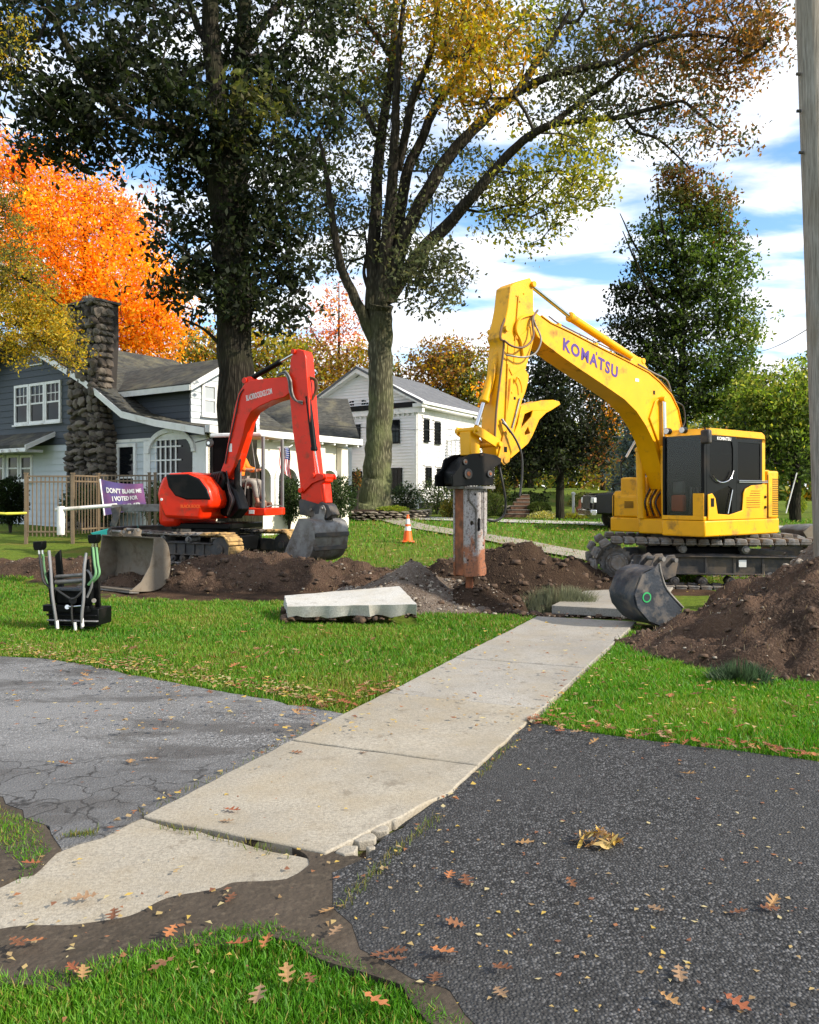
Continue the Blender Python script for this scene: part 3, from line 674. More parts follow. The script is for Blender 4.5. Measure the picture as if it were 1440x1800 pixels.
def lawn_patch(name, poly, dens, h, seed, label, kill, green=.5, cat='grass'):
    rng = np.random.RandomState(seed); p = np.array(poly); x0, y0 = p.min(0); x1, y1 = p.max(0); n = int((x1 - x0) * (y1 - y0) * dens)
    X = rng.uniform(x0, x1, n); Y = rng.uniform(y0, y1, n); m = in_poly(X, Y, poly)
    for k in kill: m &= ~in_poly(X, Y, k)
    m &= np.abs(X / np.maximum(Y, .1)) < .72
    X, Y = X[m], Y[m]; keep = rng.rand(len(X)) < np.clip(1.35 - Y / 14.0, .22, 1); X, Y = X[keep], Y[keep]
    D = np.array([dirt_at(a, b) for a, b in zip(X, Y)]); q = np.array([nz(a, b, .9, seed) for a, b in zip(X, Y)]); q2 = np.array([nz(a, b, 3.5, seed + 1) for a, b in zip(X, Y)])
    keep = (D + .35 * q2 < .38) & (rng.rand(len(X)) < 1.0 + .9 * np.minimum(q + .1, 0) * 1.2); X, Y, q, q2 = X[keep], Y[keep], q[keep], q2[keep]
    Z = np.array([gz(a, b) - .02 for a, b in zip(X, Y)]); n = len(X)
    H = h * (.55 + .9 * rng.rand(n)) * (1 + .45 * q2); Wd = .0026 + .0009 * Y + .001 * rng.rand(n)
    g = np.array([[.045, .14, .010], [.075, .20, .014], [.12, .23, .02], [.19, .19, .035], [.26, .18, .06]])
    t = np.clip(.9 + 1.6 * q + 2.2 * (rng.rand(n) - .5) + (1 - green) * 2, 0, 3.99); 
    dry = rng.rand(n) < .07 + .25 * (1 - green); t[dry] = 3.6; i = t.astype(int); f = (t - i)[:, None]
    C = g[i] * (1 - f) + g[np.minimum(i + 1, 4)] * f; C *= ((.84 if green < .9 else 1.0) * (1 + .45 * rng.rand(n)))[:, None]
    o = blades(name, X, Y, Z, H, Wd, C, seed=seed); tag(o, label, cat); return o
KILL = [LEFT_DRIVE, RIGHT_DRIVE, [sw(-3, -.03), sw(7.42, -.0), sw(7.42, 1.3), sw(-3, 1.36)], [sw(8.1, -.0), sw(16, -.0), sw(16, 1.3), sw(8.1, 1.3)], SLABF]
EDGE_L = [(p[0], p[1]) for p in LEFT_DRIVE[2:9]]
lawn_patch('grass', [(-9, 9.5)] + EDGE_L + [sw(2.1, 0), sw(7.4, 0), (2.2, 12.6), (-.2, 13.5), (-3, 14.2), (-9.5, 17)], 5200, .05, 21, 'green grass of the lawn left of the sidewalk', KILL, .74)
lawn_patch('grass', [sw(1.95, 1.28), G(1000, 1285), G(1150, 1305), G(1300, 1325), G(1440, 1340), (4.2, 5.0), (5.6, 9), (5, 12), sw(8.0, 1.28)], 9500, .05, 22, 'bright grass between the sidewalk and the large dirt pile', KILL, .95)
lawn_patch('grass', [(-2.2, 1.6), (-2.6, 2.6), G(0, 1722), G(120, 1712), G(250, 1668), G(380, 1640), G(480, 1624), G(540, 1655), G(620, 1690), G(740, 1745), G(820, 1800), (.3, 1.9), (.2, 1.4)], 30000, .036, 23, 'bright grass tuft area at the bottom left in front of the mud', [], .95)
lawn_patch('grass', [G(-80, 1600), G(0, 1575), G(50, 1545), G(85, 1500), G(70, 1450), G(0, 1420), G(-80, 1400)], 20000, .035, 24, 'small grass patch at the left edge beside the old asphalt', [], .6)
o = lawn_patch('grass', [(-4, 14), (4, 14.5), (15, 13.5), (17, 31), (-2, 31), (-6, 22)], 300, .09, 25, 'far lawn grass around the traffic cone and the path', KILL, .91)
# weeds between the slab joints
def weeds(pts, n, seed):
    rng = np.random.RandomState(seed); X = []; Y = []
    for (a, b) in pts:
        for _ in range(n): t = rng.rand(); X.append(a[0] + (b[0] - a[0]) * t + rng.normal() * .018); Y.append(a[1] + (b[1] - a[1]) * t + rng.normal() * .018)
    X = np.array(X); Y = np.array(Y); m = len(X); C = np.array([[.12, .17, .03], [.2, .17, .05]])[rng.randint(0, 2, m)] * (.7 + .5 * rng.rand(m))[:, None]
    o = blades('weeds', X, Y, np.full(m, .006), .012 + .025 * rng.rand(m), np.full(m, .004), C, seed=seed); tag(o, 'thin weeds growing along the sidewalk edges and joints', 'weeds')
weeds([(sw(-.05, .1), sw(-.06, .9)), (sw(.1, 1.32), sw(.6, 1.34)), (sw(-.4, 1.34), sw(.1, 1.31)), (G(120, 1472), G(165, 1470)), (sw(1.2, 1.33), sw(2, 1.32)), (sw(0, -.02), sw(2, -.03))], 130, 31)
# grass tussock at the side of the hole and a loose one by the dirt pile
def tussock(cx, cy, r, h, n, seed, label, col):
    rng = np.random.RandomState(seed); a = rng.rand(n) * 6.28; q = r * np.sqrt(rng.rand(n)); X = cx + q * np.cos(a) * 1.3; Y = cy + q * np.sin(a) * .8
    C = np.array(col)[None, :] * (.6 + .8 * rng.rand(n))[:, None]; Z = np.array([gz(x, y) for x, y in zip(X, Y)]) - .03 + .1 * (1 - q / r)
    o = blades('grass_tussock', X, Y, Z, h * (.5 + rng.rand(n)), np.full(n, .008), C, seed=seed); tag(o, label, 'grass tussock')
tussock(2.15, 12.0, .42, .2, 3000, 41, 'pale dusty grass tussock on the far side of the dug hole', (.16, .17, .10))
tussock(2.85, 7.05, .2, .12, 900, 42, 'dark loose grass tussock at the foot of the dirt pile', (.05, .085, .04))

def straw(parent, V, n, seed):
    rng = np.random.RandomState(seed); V = V[[i for i in range(len(V)) if V[i][2] > base_z(V[i][0], V[i][1]) + .01]]; i = rng.choice(len(V), n); C = np.array([[.20, .15, .08], [.10, .07, .04], [.28, .22, .13], [.05, .035, .02]])[rng.randint(0, 4, n)]
    o = blades('roots', V[i, 0] + rng.normal(size=n) * .03, V[i, 1] + rng.normal(size=n) * .03, V[i, 2] - .01, .02 + .05 * rng.rand(n), np.full(n, .008), C, parent, seed=seed)
for (t_, V_, n_) in ((t1, V1, 1600), (t2, V2, 500), (t3, V3, 1000), (t4, V4, 2200), (t6, V6, 600)): straw(t_, V_, n_, 60 + n_)
# ---------------------------------------------------------------- fallen leaves
def leaf_mesh(kind, col, seed):
    rng = random.Random(seed); half = []
    if kind == 'oak':                                     # pointed, deeply lobed
        half = [(0.0, .012), (.10, .018), (.18, .17), (.23, .19), (.27, .05), (.36, .06), (.44, .30), (.52, .33), (.53, .09), (.62, .09), (.72, .26), (.80, .27), (.79, .09), (.87, .07), (.93, .09), (1.0, 0)]
    else: half = [(0, .01), (.15, .07), (.4, .11), (.7, .08), (1, 0)]
    k = rng.uniform(.15, .4); tw = rng.uniform(-.3, .3)
    def z(x, y): return .10 + k * (y * y) * 2 + .14 * (x - .5) ** 2 * rng.uniform(.9, 1.1) + tw * y * x * .5
    spine = [(x, 0, z(x, 0)) for x, _ in half]; L_ = [(x, y, z(x, y) + rng.uniform(0, .03)) for x, y in half]; R_ = [(x, -y, z(x, -y) + rng.uniform(0, .03)) for x, y in half]
    n = len(half); V = spine + L_ + R_; F = []
    for i in range(n - 1): F.append((i, i + 1, n + i + 1, n + i)); F.append((i + 1, i, 2 * n + i, 2 * n + i + 1))
    V = [((x - .5), y, zz * .6) for x, y, zz in V]
    me = bpy.data.meshes.new('fallen_leaf'); me.from_pydata(V, [], F); me.materials.append(M['dry_leaf'])
    a = me.color_attributes.new('col', 'FLOAT_COLOR', 'POINT')
    for i in range(len(V)): s = rng.uniform(.85, 1.15); a.data[i].color = (col[0] * s, col[1] * s, col[2] * s, 1)
    return me
OAK = [leaf_mesh('oak', c, i) for i, c in enumerate([(.26, .085, .04), (.22, .10, .05), (.36, .21, .09), (.17, .075, .04), (.38, .15, .06), (.30, .19, .11)])]
SML = [leaf_mesh('small', c, i) for i, c in enumerate([(.5, .33, .07), (.42, .3, .12), (.55, .42, .15), (.3, .2, .08), (.38, .16, .05)])]
def drop(px, py, size, parent, mesh=None, rnd=random.Random(99), lift=.012):
    x, y = G(px, py); me = mesh or rnd.choice(OAK); s = size
    return inst('fallen_leaf', me, (x, y, gz(x, y) + lift), parent, (rnd.uniform(-.25, .25), rnd.uniform(-.25, .25), rnd.uniform(0, 6.28)), (s, s * rnd.uniform(.6, 1.15), s * rnd.uniform(.7, 2.4)))
big = [(405, 1590, sidewalk), (150, 1590, sidewalk), (200, 1622, sidewalk), (590, 1655, ground), (400, 1452, sidewalk), (408, 1434, sidewalk), (640, 1332, sidewalk), (522, 1330, sidewalk), (800, 1633, drive_r), (668, 1690, drive_r), (690, 1700, drive_r), (700, 1682, drive_r), (455, 1772, ground), (420, 1683, ground), (468, 1680, ground), (505, 1732, ground), (545, 1745, ground), (660, 1782, ground), (765, 1732, drive_r), (880, 1757, drive_r), (1175, 1772, drive_r), (1295, 1778, drive_r), (920, 1490, drive_r), (1352, 1608, drive_r), (1298, 1614, drive_r), (1005, 1562, drive_r), (1155, 1608, drive_r), (780, 1690, drive_r), (790, 1550, drive_r), (820, 1560, drive_r), (1045, 1312, drive_r), (985, 1292, drive_r), (1210, 1370, drive_r), (1360, 1600, drive_r), (1195, 1725, drive_r), (885, 1718, drive_r), (30, 1680, ground), (60, 1675, ground), (575, 1612, sidewalk), (265, 1340, drive_l), (230, 1345, drive_l), (115, 1350, drive_l), (55, 1535, ground), (300, 1655, ground), (130, 1725, ground), (285, 1715, ground), (145, 1730, ground)]
for (px, py, par) in big: drop(px, py, .075 + .03 * random.random(), par, lift=.02 if par is not ground else .035)
rl = random.Random(5)
for _ in range(190):                                      # along the right lawn edge and scattered on the lawns
    u = rl.random()
    if u < .45: t = rl.random(); px = 930 + 510 * t; py = 1272 + 62 * t + rl.gauss(0, 6); par = drive_r; lf = .03
    elif u < .75: px = rl.uniform(520, 700); py = 1262 - (px - 520) * .28 + rl.gauss(0, 9); par = ground; lf = .04
    else: px = rl.uniform(960, 1430); py = rl.uniform(1180, 1300); par = ground; lf = .04
    drop(px, py, rl.uniform(.05, .10), par, rnd=rl, lift=lf)
for _ in range(90): drop(rl.uniform(60, 700), rl.uniform(1105, 1230), rl.uniform(.06, .11), ground, rnd=rl, lift=.05) if True else None
def leaf_litter():
    rng = random.Random(77); VV = []; FF = []; CC = []; c = 0; pal = [(.42, .31, .13), (.36, .26, .13), (.45, .38, .2), (.26, .17, .08), (.3, .13, .06), (.5, .35, .08), (.2, .09, .05)]
    def put(x, y, z, s, lift):
        nonlocal c
        a = rng.uniform(0, 6.28); ca, sa = math.cos(a), math.sin(a); w = rng.uniform(.18, .4); t = rng.uniform(-.2, .3)
        for (u, v, k) in ((-.5, 0, 0), (0, -w, t), (.5, 0, .05), (0, w, t)): VV.append((x + (u * ca - v * sa) * s, y + (u * sa + v * ca) * s, z + lift + k * s))
        FF.append((c, c + 1, c + 2, c + 3)); c += 4; q = rng.choice(pal); CC.extend([q] * 4)
    for _ in range(330): px = rng.uniform(560, 1440); py = 1290 + 510 * rng.random() ** 1.1; x, y = G(px, py); (in_poly([x], [y], RIGHT_DRIVE)[0]) and put(x, y, .011, rng.uniform(.010, .032), .004)
    for _ in range(60): px = rng.uniform(0, 600); py = rng.uniform(1170, 1470); x, y = G(px, py); put(x, y, .014, rng.uniform(.010, .032), .004)
    for _ in range(60): s, t = rng.uniform(-2, 7.3), rng.uniform(0.05, 1.25); x, y = sw(s, t); put(x, y, .026 if s > 0 else .008, rng.uniform(.01, .035), .005)
    for _ in range(160): s, t = rng.uniform(-.2, 7.3), rng.choice([-.03, 1.31, -.06, 1.34]); x, y = sw(s, t + rng.gauss(0, .02)); put(x, y, .022, rng.uniform(.02, .05), .006)
    for _ in range(90): px = rng.uniform(0, 600); py = rng.uniform(1500, 1720); x, y = G(px, py); put(x, y, .016, rng.uniform(.01, .04), .004)
    for _ in range(700): t = rng.random(); px = 585 * t; py = 1155 + 92 * t ** 1.2 - abs(rng.gauss(0, 14)); x, y = G(px, py); put(x, y, gz(x, y), rng.uniform(.02, .06), .04)
    for _ in range(900): px = rng.uniform(0, 1440); py = rng.uniform(1000, 1300); x, y = G(px, py); put(x, y, gz(x, y), rng.uniform(.02, .06), .05)
    for _ in range(3000):
        y = rng.uniform(14, 32); x = rng.uniform(-.1, .5) * y; put(x, y, base_z(x, y), rng.uniform(.05, .11), .045)
    o = raw_mesh('leaf_litter', VV, FF, M['dry_leaf'], None, np.array(CC)); tag(o, 'small yellow and brown leaf bits scattered over drives, walk and lawns', 'fallen leaves', kind='stuff')
leaf_litter()
lp = thing('leaf_pile', (*G(1050, 1488), .01), 'tan clump of dry oak leaves lying alone on the dark driveway', 'leaf pile')
for k in range(34):
    a = rl.uniform(0, 6.28); q = .085 * math.sqrt(rl.random()); b = wloc(lp)
    inst('fallen_leaf', (OAK[2], OAK[5], SML[0], SML[2], SML[1])[k % 5], (b.x + q * math.cos(a) * 1.2, b.y + q * math.sin(a) * .8, .02 + .05 * (1 - q / .085)), lp, (rl.uniform(-1, 1), rl.uniform(-1, 1), rl.uniform(0, 6.28)), [rl.uniform(.06, .10)] * 3)
# ---------------------------------------------------------------- machine helpers
def bucket(parent, fn, size, width, mats, teeth=0, name_shell='bucket_shell', ears=True, mark=None, prof=None, lipname='cutting_edge', open_pts=(), ear=1.0):
    """fn(a,b,c): a towards the lip, b up, c sideways"""
    prof = prof or [(.52, 1.0), (.14, .99), (.0, .84), (-.02, .5), (.10, .16), (.36, -.0), (.62, -.03), (1.0, .06)]
    pts = catmull([(a, b, 0) for a, b in prof], 3); sz = size; t = .022
    inn = []
    for i, p in enumerate(pts):
        d = pts[min(i + 1, len(pts) - 1)] - pts[max(i - 1, 0)]; d.normalize(); n = Vector((-d.y, d.x, 0)); inn.append(p + n * t / sz * 1.0)
    w = width / 2; mb = MB(); n = len(pts); vs = []
    for c in (-w, w):
        for q in pts: vs.append(fn(q.x * sz, q.y * sz, c))
        for q in inn: vs.append(fn(q.x * sz, q.y * sz, c))
    fs = []
    for i in range(n - 1):
        fs += [(i, i + 1, 2 * n + i + 1, 2 * n + i), (n + i + 1, n + i, 3 * n + i, 3 * n + i + 1), (i + 1, i, n + i, n + i + 1), (2 * n + i, 2 * n + i + 1, 3 * n + i + 1, 3 * n + i)]
    fs += [(0, 2 * n, 3 * n, n), (n - 1, 2 * n - 1, 4 * n - 1, 3 * n - 1)]
    mb.add(vs, fs); mb.build(name_shell, mats[0], parent, sharp=50)
    side = [(q.x * sz, q.y * sz) for q in pts] + [(x * sz, y * sz) for x, y in open_pts]
    for c in (-w - .012, w - .006):
        mb = MB(); mb.prism(side, lambda a, b: fn(a, b, c), lambda a, b: fn(a, b, c + .02)); mb.build('side_plate', mats[1], parent, bev=.004)
    # lip with wear edge
    l0, l1 = pts[-1] * sz, pts[-3] * sz; mb = MB()
    mb.box(0, 1, 0, 1, 0, 1, fn=lambda x, y, z: fn(l1.x + (l0.x - l1.x) * (x * 1.12), l1.y + (l0.y - l1.y) * x - .006 - .022 * (1 - z), (y - .5) * (width + .03))); mb.build(lipname, mats[2], parent, bev=.003)
    for k in range(teeth):
        c = (k / (teeth - 1) - .5) * (width - .09); mb = MB(); x0, y0 = l0.x - .06, l0.y
        mb.hexa([fn(x0, y0 - .035, c - .035), fn(x0 + .19, y0 + .0, c - .018), fn(x0 + .19, y0 + .0, c + .018), fn(x0, y0 - .035, c + .035), fn(x0, y0 + .03, c - .035), fn(x0 + .19, y0 + .018, c - .018), fn(x0 + .19, y0 + .018, c + .018), fn(x0, y0 + .03, c + .035)])
        mb.build('tooth', mats[2], parent, bev=.006)
    if ears:
        for c in (-.13, .11) if width < 1.2 else (-.16, .14):
            mb = MB(); el = [(-.0, .84), (.10, 1.02), (.06, 1.24), (.14, 1.34), (.24, 1.3), (.28, 1.12), (.40, 1.10), (.44, 1.26), (.54, 1.28), (.6, 1.16), (.52, .985), (.14, .97)]; el = [(x, 1 + (y - 1) * ear) for x, y in el]
            mb.prism([(x * sz, y * sz) for x, y in el], lambda a, b: fn(a, b, c), lambda a, b: fn(a, b, c + .022)); mb.build('hinge_ear', mats[1], parent, bev=.005)
        for (x, y) in ((.16, 1.26), (.51, 1.2)):
            y = 1 + (y - 1) * ear; mb = MB(); mb.tube([fn(x * sz, y * sz, -.17), fn(x * sz, y * sz, .17)], .028, 12); mb.build('hinge_pin', M['steel'], parent)

def track_loop(r, L_):
    """points around the loop by arc length: sprocket centre (0,0), idler (L,0)"""
    per = 2 * L_ + 2 * math.pi * r
    def f(s):
        s %= per
        if s < L_: 
            return (s, r - .02 * math.sin(math.pi * s / L_), 0.0)
        s -= L_
        if s < math.pi * r: t = s / r; return (L_ + r * math.sin(t), r * math.cos(t), -t)
        s -= math.pi * r
        if s < L_: return (L_ - s, -r, -math.pi)
        s -= L_; t = s / r; return (-r * math.sin(t), -r * math.cos(t), -math.pi - t)
    return f, per
def crawler(parent, wall, a0, z0, L_, r, o0, o1, nshoe, mshoe, mframe, near=True, pads=True, mud_end=None):
    """wall: vertical plane along the track; o0..o1 width range in its normal"""
    f, per = track_loop(r, L_); me = None; mc = (o0 + o1) / 2
    tk = None
    # shoes share one mesh
    sh = MB(); hw = (o1 - o0) / 2; p = per / nshoe * .47
    sh.box(-p, p, -hw, hw, -.018, .018); 
    if pads:
        sh.add([(-p * .93, -hw * 1.0, .018), (p * .93, -hw, .018), (p * .93, hw, .018), (-p * .93, hw, .018), (-p * .78, -hw * .95, .085), (p * .78, -hw * .95, .085), (p * .78, hw * .95, .085), (-p * .78, hw * .95, .085)], [(0, 3, 2, 1), (4, 5, 6, 7), (0, 1, 5, 4), (1, 2, 6, 5), (2, 3, 7, 6), (3, 0, 4, 7)])
    else: sh.box(-p * .35, p * .35, -hw, hw, .018, .045)
    sh.box(-p * .8, p * .8, -.07, .07, -.05, -.018)
    proto = sh.build('track_shoe', mshoe, None, bev=.012, loc=(0, 0, 0)); me = proto.data; COL.objects.unlink(proto)
    ang = math.atan2(wall.d[1], wall.d[0]); cross = wall.d[0] * wall.n[1] - wall.d[1] * wall.n[0]
    for k in range(nshoe):
        a, z, t = f(k * per / nshoe); o = proto.copy(); o.name = 'track_shoe'; link(o, parent)
        if mud_end and a > L_ * mud_end: 
            o.data = me
            o.material_slots[0].link = 'OBJECT'; o.material_slots[0].material = M['mudtrack']
        o.location = wall.w(a0 + a, z0 + z, mc) - wloc(parent)
        # local x along travel, z outward
        tx, tz = math.cos(t), math.sin(t); X = Vector((wall.d[0] * tx, wall.d[1] * tx, tz)); Z = Vector((-wall.d[0] * tz, -wall.d[1] * tz, tx)); Y = Z.cross(X)
        o.rotation_euler = Matrix((X, Y, Z)).transposed().to_euler()
    bpy.data.objects.remove(proto)
    q = hw * .55; mb = MB()
    wall.prism(mb, [(a0 + .28, z0 + r * .42), (a0 + L_ * .5, z0 + r * .5), (a0 + L_ - .1, z0 + r * .38), (a0 + L_ + .05, z0 - r * .1), (a0 + L_ - .15, z0 - r * .45), (a0 + .35, z0 - r * .45), (a0 + .2, z0)], mc - q, mc + q)
    mb.build('track_frame', mframe, parent, bev=.02)
    # frame ribs and step
    ou = mc + q if near else mc - q; sgn = 1 if near else -1
    mb = MB()
    for k in range(6): wall.box(mb, a0 + .55 + k * (L_ - 1) / 5 - .02, a0 + .55 + k * (L_ - 1) / 5 + .02, z0 - r * .4, z0 + r * .32, *sorted((ou, ou + sgn * .025)))
    wall.box(mb, a0 + .35, a0 + L_ - .2, z0 + r * .34, z0 + r * .40, *sorted((ou, ou + sgn * .06))); wall.box(mb, a0 + .4, a0 + L_ - .25, z0 - r * .45, z0 - r * .38, *sorted((ou, ou + sgn * .05)))
    mb.build('frame_rib', mframe, parent, bev=.006)
    for k in range(6):
        a = a0 + .5 + k * (L_ - 1.0) / 5; mb = MB(); mb.tube([wall.w(a, z0 - r + .09, mc - q - .03), wall.w(a, z0 - r + .09, mc + q + .03)], .075, 16); mb.tube([wall.w(a, z0 - r + .09, mc - q - .06), wall.w(a, z0 - r + .09, mc + q + .06)], .035, 10); mb.build('bottom_roller', M['steel_dark'], parent, bev=.006)
    for a in (a0 + L_ * .33, a0 + L_ * .64):
        mb = MB(); mb.tube([wall.w(a, z0 + r - .11, mc - q), wall.w(a, z0 + r - .11, mc + q + .05)], .07, 16); mb.tube([wall.w(a, z0 + r - .11, mc), wall.w(a, z0 + r - .11, mc + q + .09)], .045, 12); mb.build('carrier_roller', M['steel'], parent, bev=.006)
    # sprocket with teeth and hub, idler
    mb = MB(); nt_ = 21; pl = []
    for k in range(nt_ * 2): rr = r * (.80 if k % 2 else .70); t = math.pi * k / nt_; pl.append((a0 + rr * math.cos(t), z0 + rr * math.sin(t)))
    wall.prism(mb, pl, mc - .03, mc + .03); mb.build('sprocket', M['track'], parent, bev=.004)
    mb = MB()
    for (rr, oo) in ((.52, .12), (.40, .20), (.30, .24)): mb.tube([wall.w(a0, z0, mc - sgn * .02), wall.w(a0, z0, mc + sgn * (oo - .02 if near else oo))], r * rr, 28)
    mb.build('final_drive', mshoe, parent, bev=.01)
    for k in range(12):
        t = k * math.pi / 6; mb = MB(); a, z = a0 + r * .46 * math.cos(t), z0 + r * .46 * math.sin(t); mb.tube([wall.w(a, z, mc), wall.w(a, z, mc + sgn * .125)], .014, 6)
        mb.build('bolt', M['steel'], parent)
    mb = MB(); mb.tube([wall.w(a0 + L_, z0, mc - .12), wall.w(a0 + L_, z0, mc + .12)], r * .86, 28); mb.tube([wall.w(a0 + L_, z0, mc - .16), wall.w(a0 + L_, z0, mc + .16)], r * .3, 20); mb.build('idler_wheel', M['steel_dark'], parent, bev=.012)
def cyl(parent, p0, p1, p2, r, rr, mbar, name='hydraulic_cylinder', rod='cylinder_rod'):
    """barrel p0..p1, rod p1..p2"""
    p0, p1, p2 = Vector(p0), Vector(p1), Vector(p2); d = (p1 - p0).normalized(); mb = MB()
    mb.tube([p0 - d * .02, p0 + d * .03, p1 - d * .06, p1 - d * .06, p1, p1 + d * .02], [r * 1.05, r, r, r * 1.18, r * 1.18, r * .8], 14)
    mb.build(name, mbar, parent, bev=.004)
    mb = MB(); mb.tube([p1, p2], rr, 12); mb.build(rod, M['chrome'], parent)
def pin(parent, wall, a, z, o0, o1, r, mat, name='pivot_pin'):
    mb = MB(); mb.tube([wall.w(a, z, o0), wall.w(a, z, o1)], r, 14); mb.build(name, mat, parent, bev=.004)
def hose(parent, pts, r=.016, mat=None, name='hose'):
    mb = MB(); mb.tube(catmull(pts, 6), r, 7, cap=True); return mb.build(name, mat or M['hose'], parent)
def box_boom(parent, wall, poly_px, o0, o1, mat, name):
    """boxed beam traced in its own near side plane (offset o1), with plate flanges proud of the webs"""
    pl = wall.poly(poly_px, o1); mb = MB(); wall.prism(mb, pl, o0, o1); o = mb.build(name, mat, parent, bev=.012); return pl

# ================================================================ yellow excavator
hK = (-.788, -.616); nK = (.616, -.788); CK = (5.1, 15.1)
KS = Wall(CK[0], CK[1], hK, nK)
def KF(u): return Wall(CK[0] + u * hK[0], CK[1] + u * hK[1], nK, hK)
KY = thing('excavator', (CK[0], CK[1], 0), 'large yellow excavator with a hydraulic hammer and yellow claw on its raised arm', 'excavator')
TW = Wall(5.1, 15.05, (.985, -.174), (-.174, -.985))      # undercarriage nearly along the picture
TA = TW.at(1084, 995, .93)[0]; TZ = .43
crawler(KY, TW, TA, TZ, 3.3, .375, .68, 1.18, 44, M['track'], M['steel_dark'], True, True)
crawler(KY, TW, TA, TZ, 3.3, .375, -1.18, -.68, 44, M['track'], M['steel_dark'], False, True)
mb = MB(); TW.box(mb, -.8, .8, .35, .72, -.7, .7); TW.box(mb, -.55, .55, .6, .82, -.5, .5); mb.build('carbody', M['black'], KY, bev=.03)
mb = MB(); mb.tube([(CK[0], CK[1], .74), (CK[0], CK[1], .93)], .62, 40); mb.build('swing_ring', M['steel_dark'], KY)
mb = MB(); TW.box(mb, TA + 2.0, TA + 2.12, .40, .52, 1.09, 1.10); mb.build('data_plate', M['white'], KY)
# deck skirt
def plan_prism(mb, pts, z0, z1, C=KS): mb.prism(pts, lambda u, v: C.w(u, z0, v), lambda u, v: C.w(u, z1, v))
mb = MB(); plan_prism(mb, [(.70, -1.18), (.70, -.36), (1.02, -.30), (1.02, .36), (1.33, .40), (1.33, 1.22), (-.95, 1.235), (-1.24, 1.11), (-1.38, .75), (-1.46, .3), (-1.42, -.3), (-1.28, -.75), (-1.0, -1.05), (-.6, -1.18)], .93, 1.20); mb.build('deck_skirt', M['yellow'], KY, bev=.025)
# right front box
mb = MB(); KS.prism(mb, [(.68, 1.205), (.68, 1.60), (.60, 1.70), (-.2, 1.72), (-.2, 1.205)], -1.16, -.40); mb.build('tool_box', M['yellow'], KY, bev=.03)
mb = MB(); F = KF(.684)
for k in range(6): F.box(mb, -.86, -.66, 1.38 + k * .022, 1.39 + k * .022, 0, .008)
mb.build('vent_slot', M['black'], KY)
hose(KY, [KS.w(.66, 1.70, -1.12), KS.w(.66, 1.82, -1.12), KS.w(.1, 1.84, -1.12), KS.w(.1, 1.70, -1.12)], .013, M['black'], 'handrail')
# engine hood and counterweight
mb = MB(); KS.prism(mb, [(-.66, 1.205), (-.66, 2.02), (-.75, 2.08), (-1.2, 2.08), (-1.36, 1.98), (-1.40, 1.205)], -1.05, .98); mb.build('counterweight', M['yellow'], KY, bev=.06)
mb = MB(); plan_prism(mb, [(-.66, .985), (-.66, 1.22), (-1.0, 1.22), (-1.22, 1.10), (-1.32, .985)], 1.205, 2.05); mb.build('side_hood', M['yellow'], KY, bev=.03)
mb = MB(); KS.box(mb, -.20, .66, 1.205, 1.95, -.98, -.36); mb.build('engine_cover', M['yellow'], KY, bev=.04)
for k in range(20):
    z = 1.27 + k * .033; mb = MB(); mb.hexa([KS.w(-.80, z, 1.215), KS.w(-1.0, z, 1.215), KS.w(-1.0, z, 1.228), KS.w(-.80, z, 1.228), KS.w(-.80, z + .012, 1.215), KS.w(-1.0, z + .012, 1.215), KS.w(-1.0, z + .012, 1.228), KS.w(-.80, z + .012, 1.228)])
    mb.build('grille_slat', M['black'], KY)
mb = MB(); KS.box(mb, -.70, -.665, 1.22, 1.98, 1.19, 1.215); mb.build('black_post', M['black'], KY)
# cab: frame, glass, door
v0, v1, u0, u1 = .41, 1.20, -.60, 1.32
cz0, cz1 = 1.205, 2.72
mb = MB(); KS.prism(mb, [(u1 - .02, cz0 + 1.40), (u1 - .06, cz1 - .10), (u1 - .16, cz1), (u0 + .12, cz1), (u0 + .02, cz1 - .05), (u0, cz1 - .15), (u0, cz0 + 1.40)], v0, v1); mb.build('cab_roof', M['yellow'], KY, bev=.07)
mb = MB(); KS.box(mb, u0, u0 + .11, cz0, cz0 + 1.40, v0, v1); mb.build('rear_post', M['yellow'], KY, bev=.015)
mb = MB(); KS.box(mb, u0, u1, cz0, cz0 + .06, v0, v1); mb.build('cab_floor', M['yellow'], KY, bev=.01)
for (a0, a1, b0, b1) in ((u1 - .07, u1, v0, v0 + .05), (u1 - .08, u1, v1 - .06, v1)):
    mb = MB(); KS.box(mb, a0, a1, cz0 + .06, cz0 + 1.41, b0, b1); mb.build('cab_post', M['black'], KY, bev=.01)
mb = MB(); KF(u1 - .035).box(mb, v0 + .05, v1 - .06, cz0 + .07, cz0 + 1.40, -.004, .004); mb.build('windshield', M['clear'], KY)
mb = MB(); KF(u1 + .0).box(mb, v0, v1, cz0 + .0, cz0 + .07, .0, .012); mb.build('front_sill', M['yellow'], KY, bev=.004)
mb = MB(); KF(u1 + .0).box(mb, v1 - .20, v1, cz0 + .07, cz0 + .44, .0, .012); mb.build('front_corner_panel', M['yellow'], KY, bev=.004)
mb = MB(); KS.box(mb, u0, u1 - .08, cz0 + .06, cz0 + 1.40, v0, v0 + .02); mb.build('far_side_panel', M['dark_in'], KY)
mb = MB(); KS.box(mb, u0 + .11, u0 + .14, cz0 + .06, cz0 + 1.40, v0 + .02, v1 - .04); mb.build('rear_panel', M['dark_in'], KY)
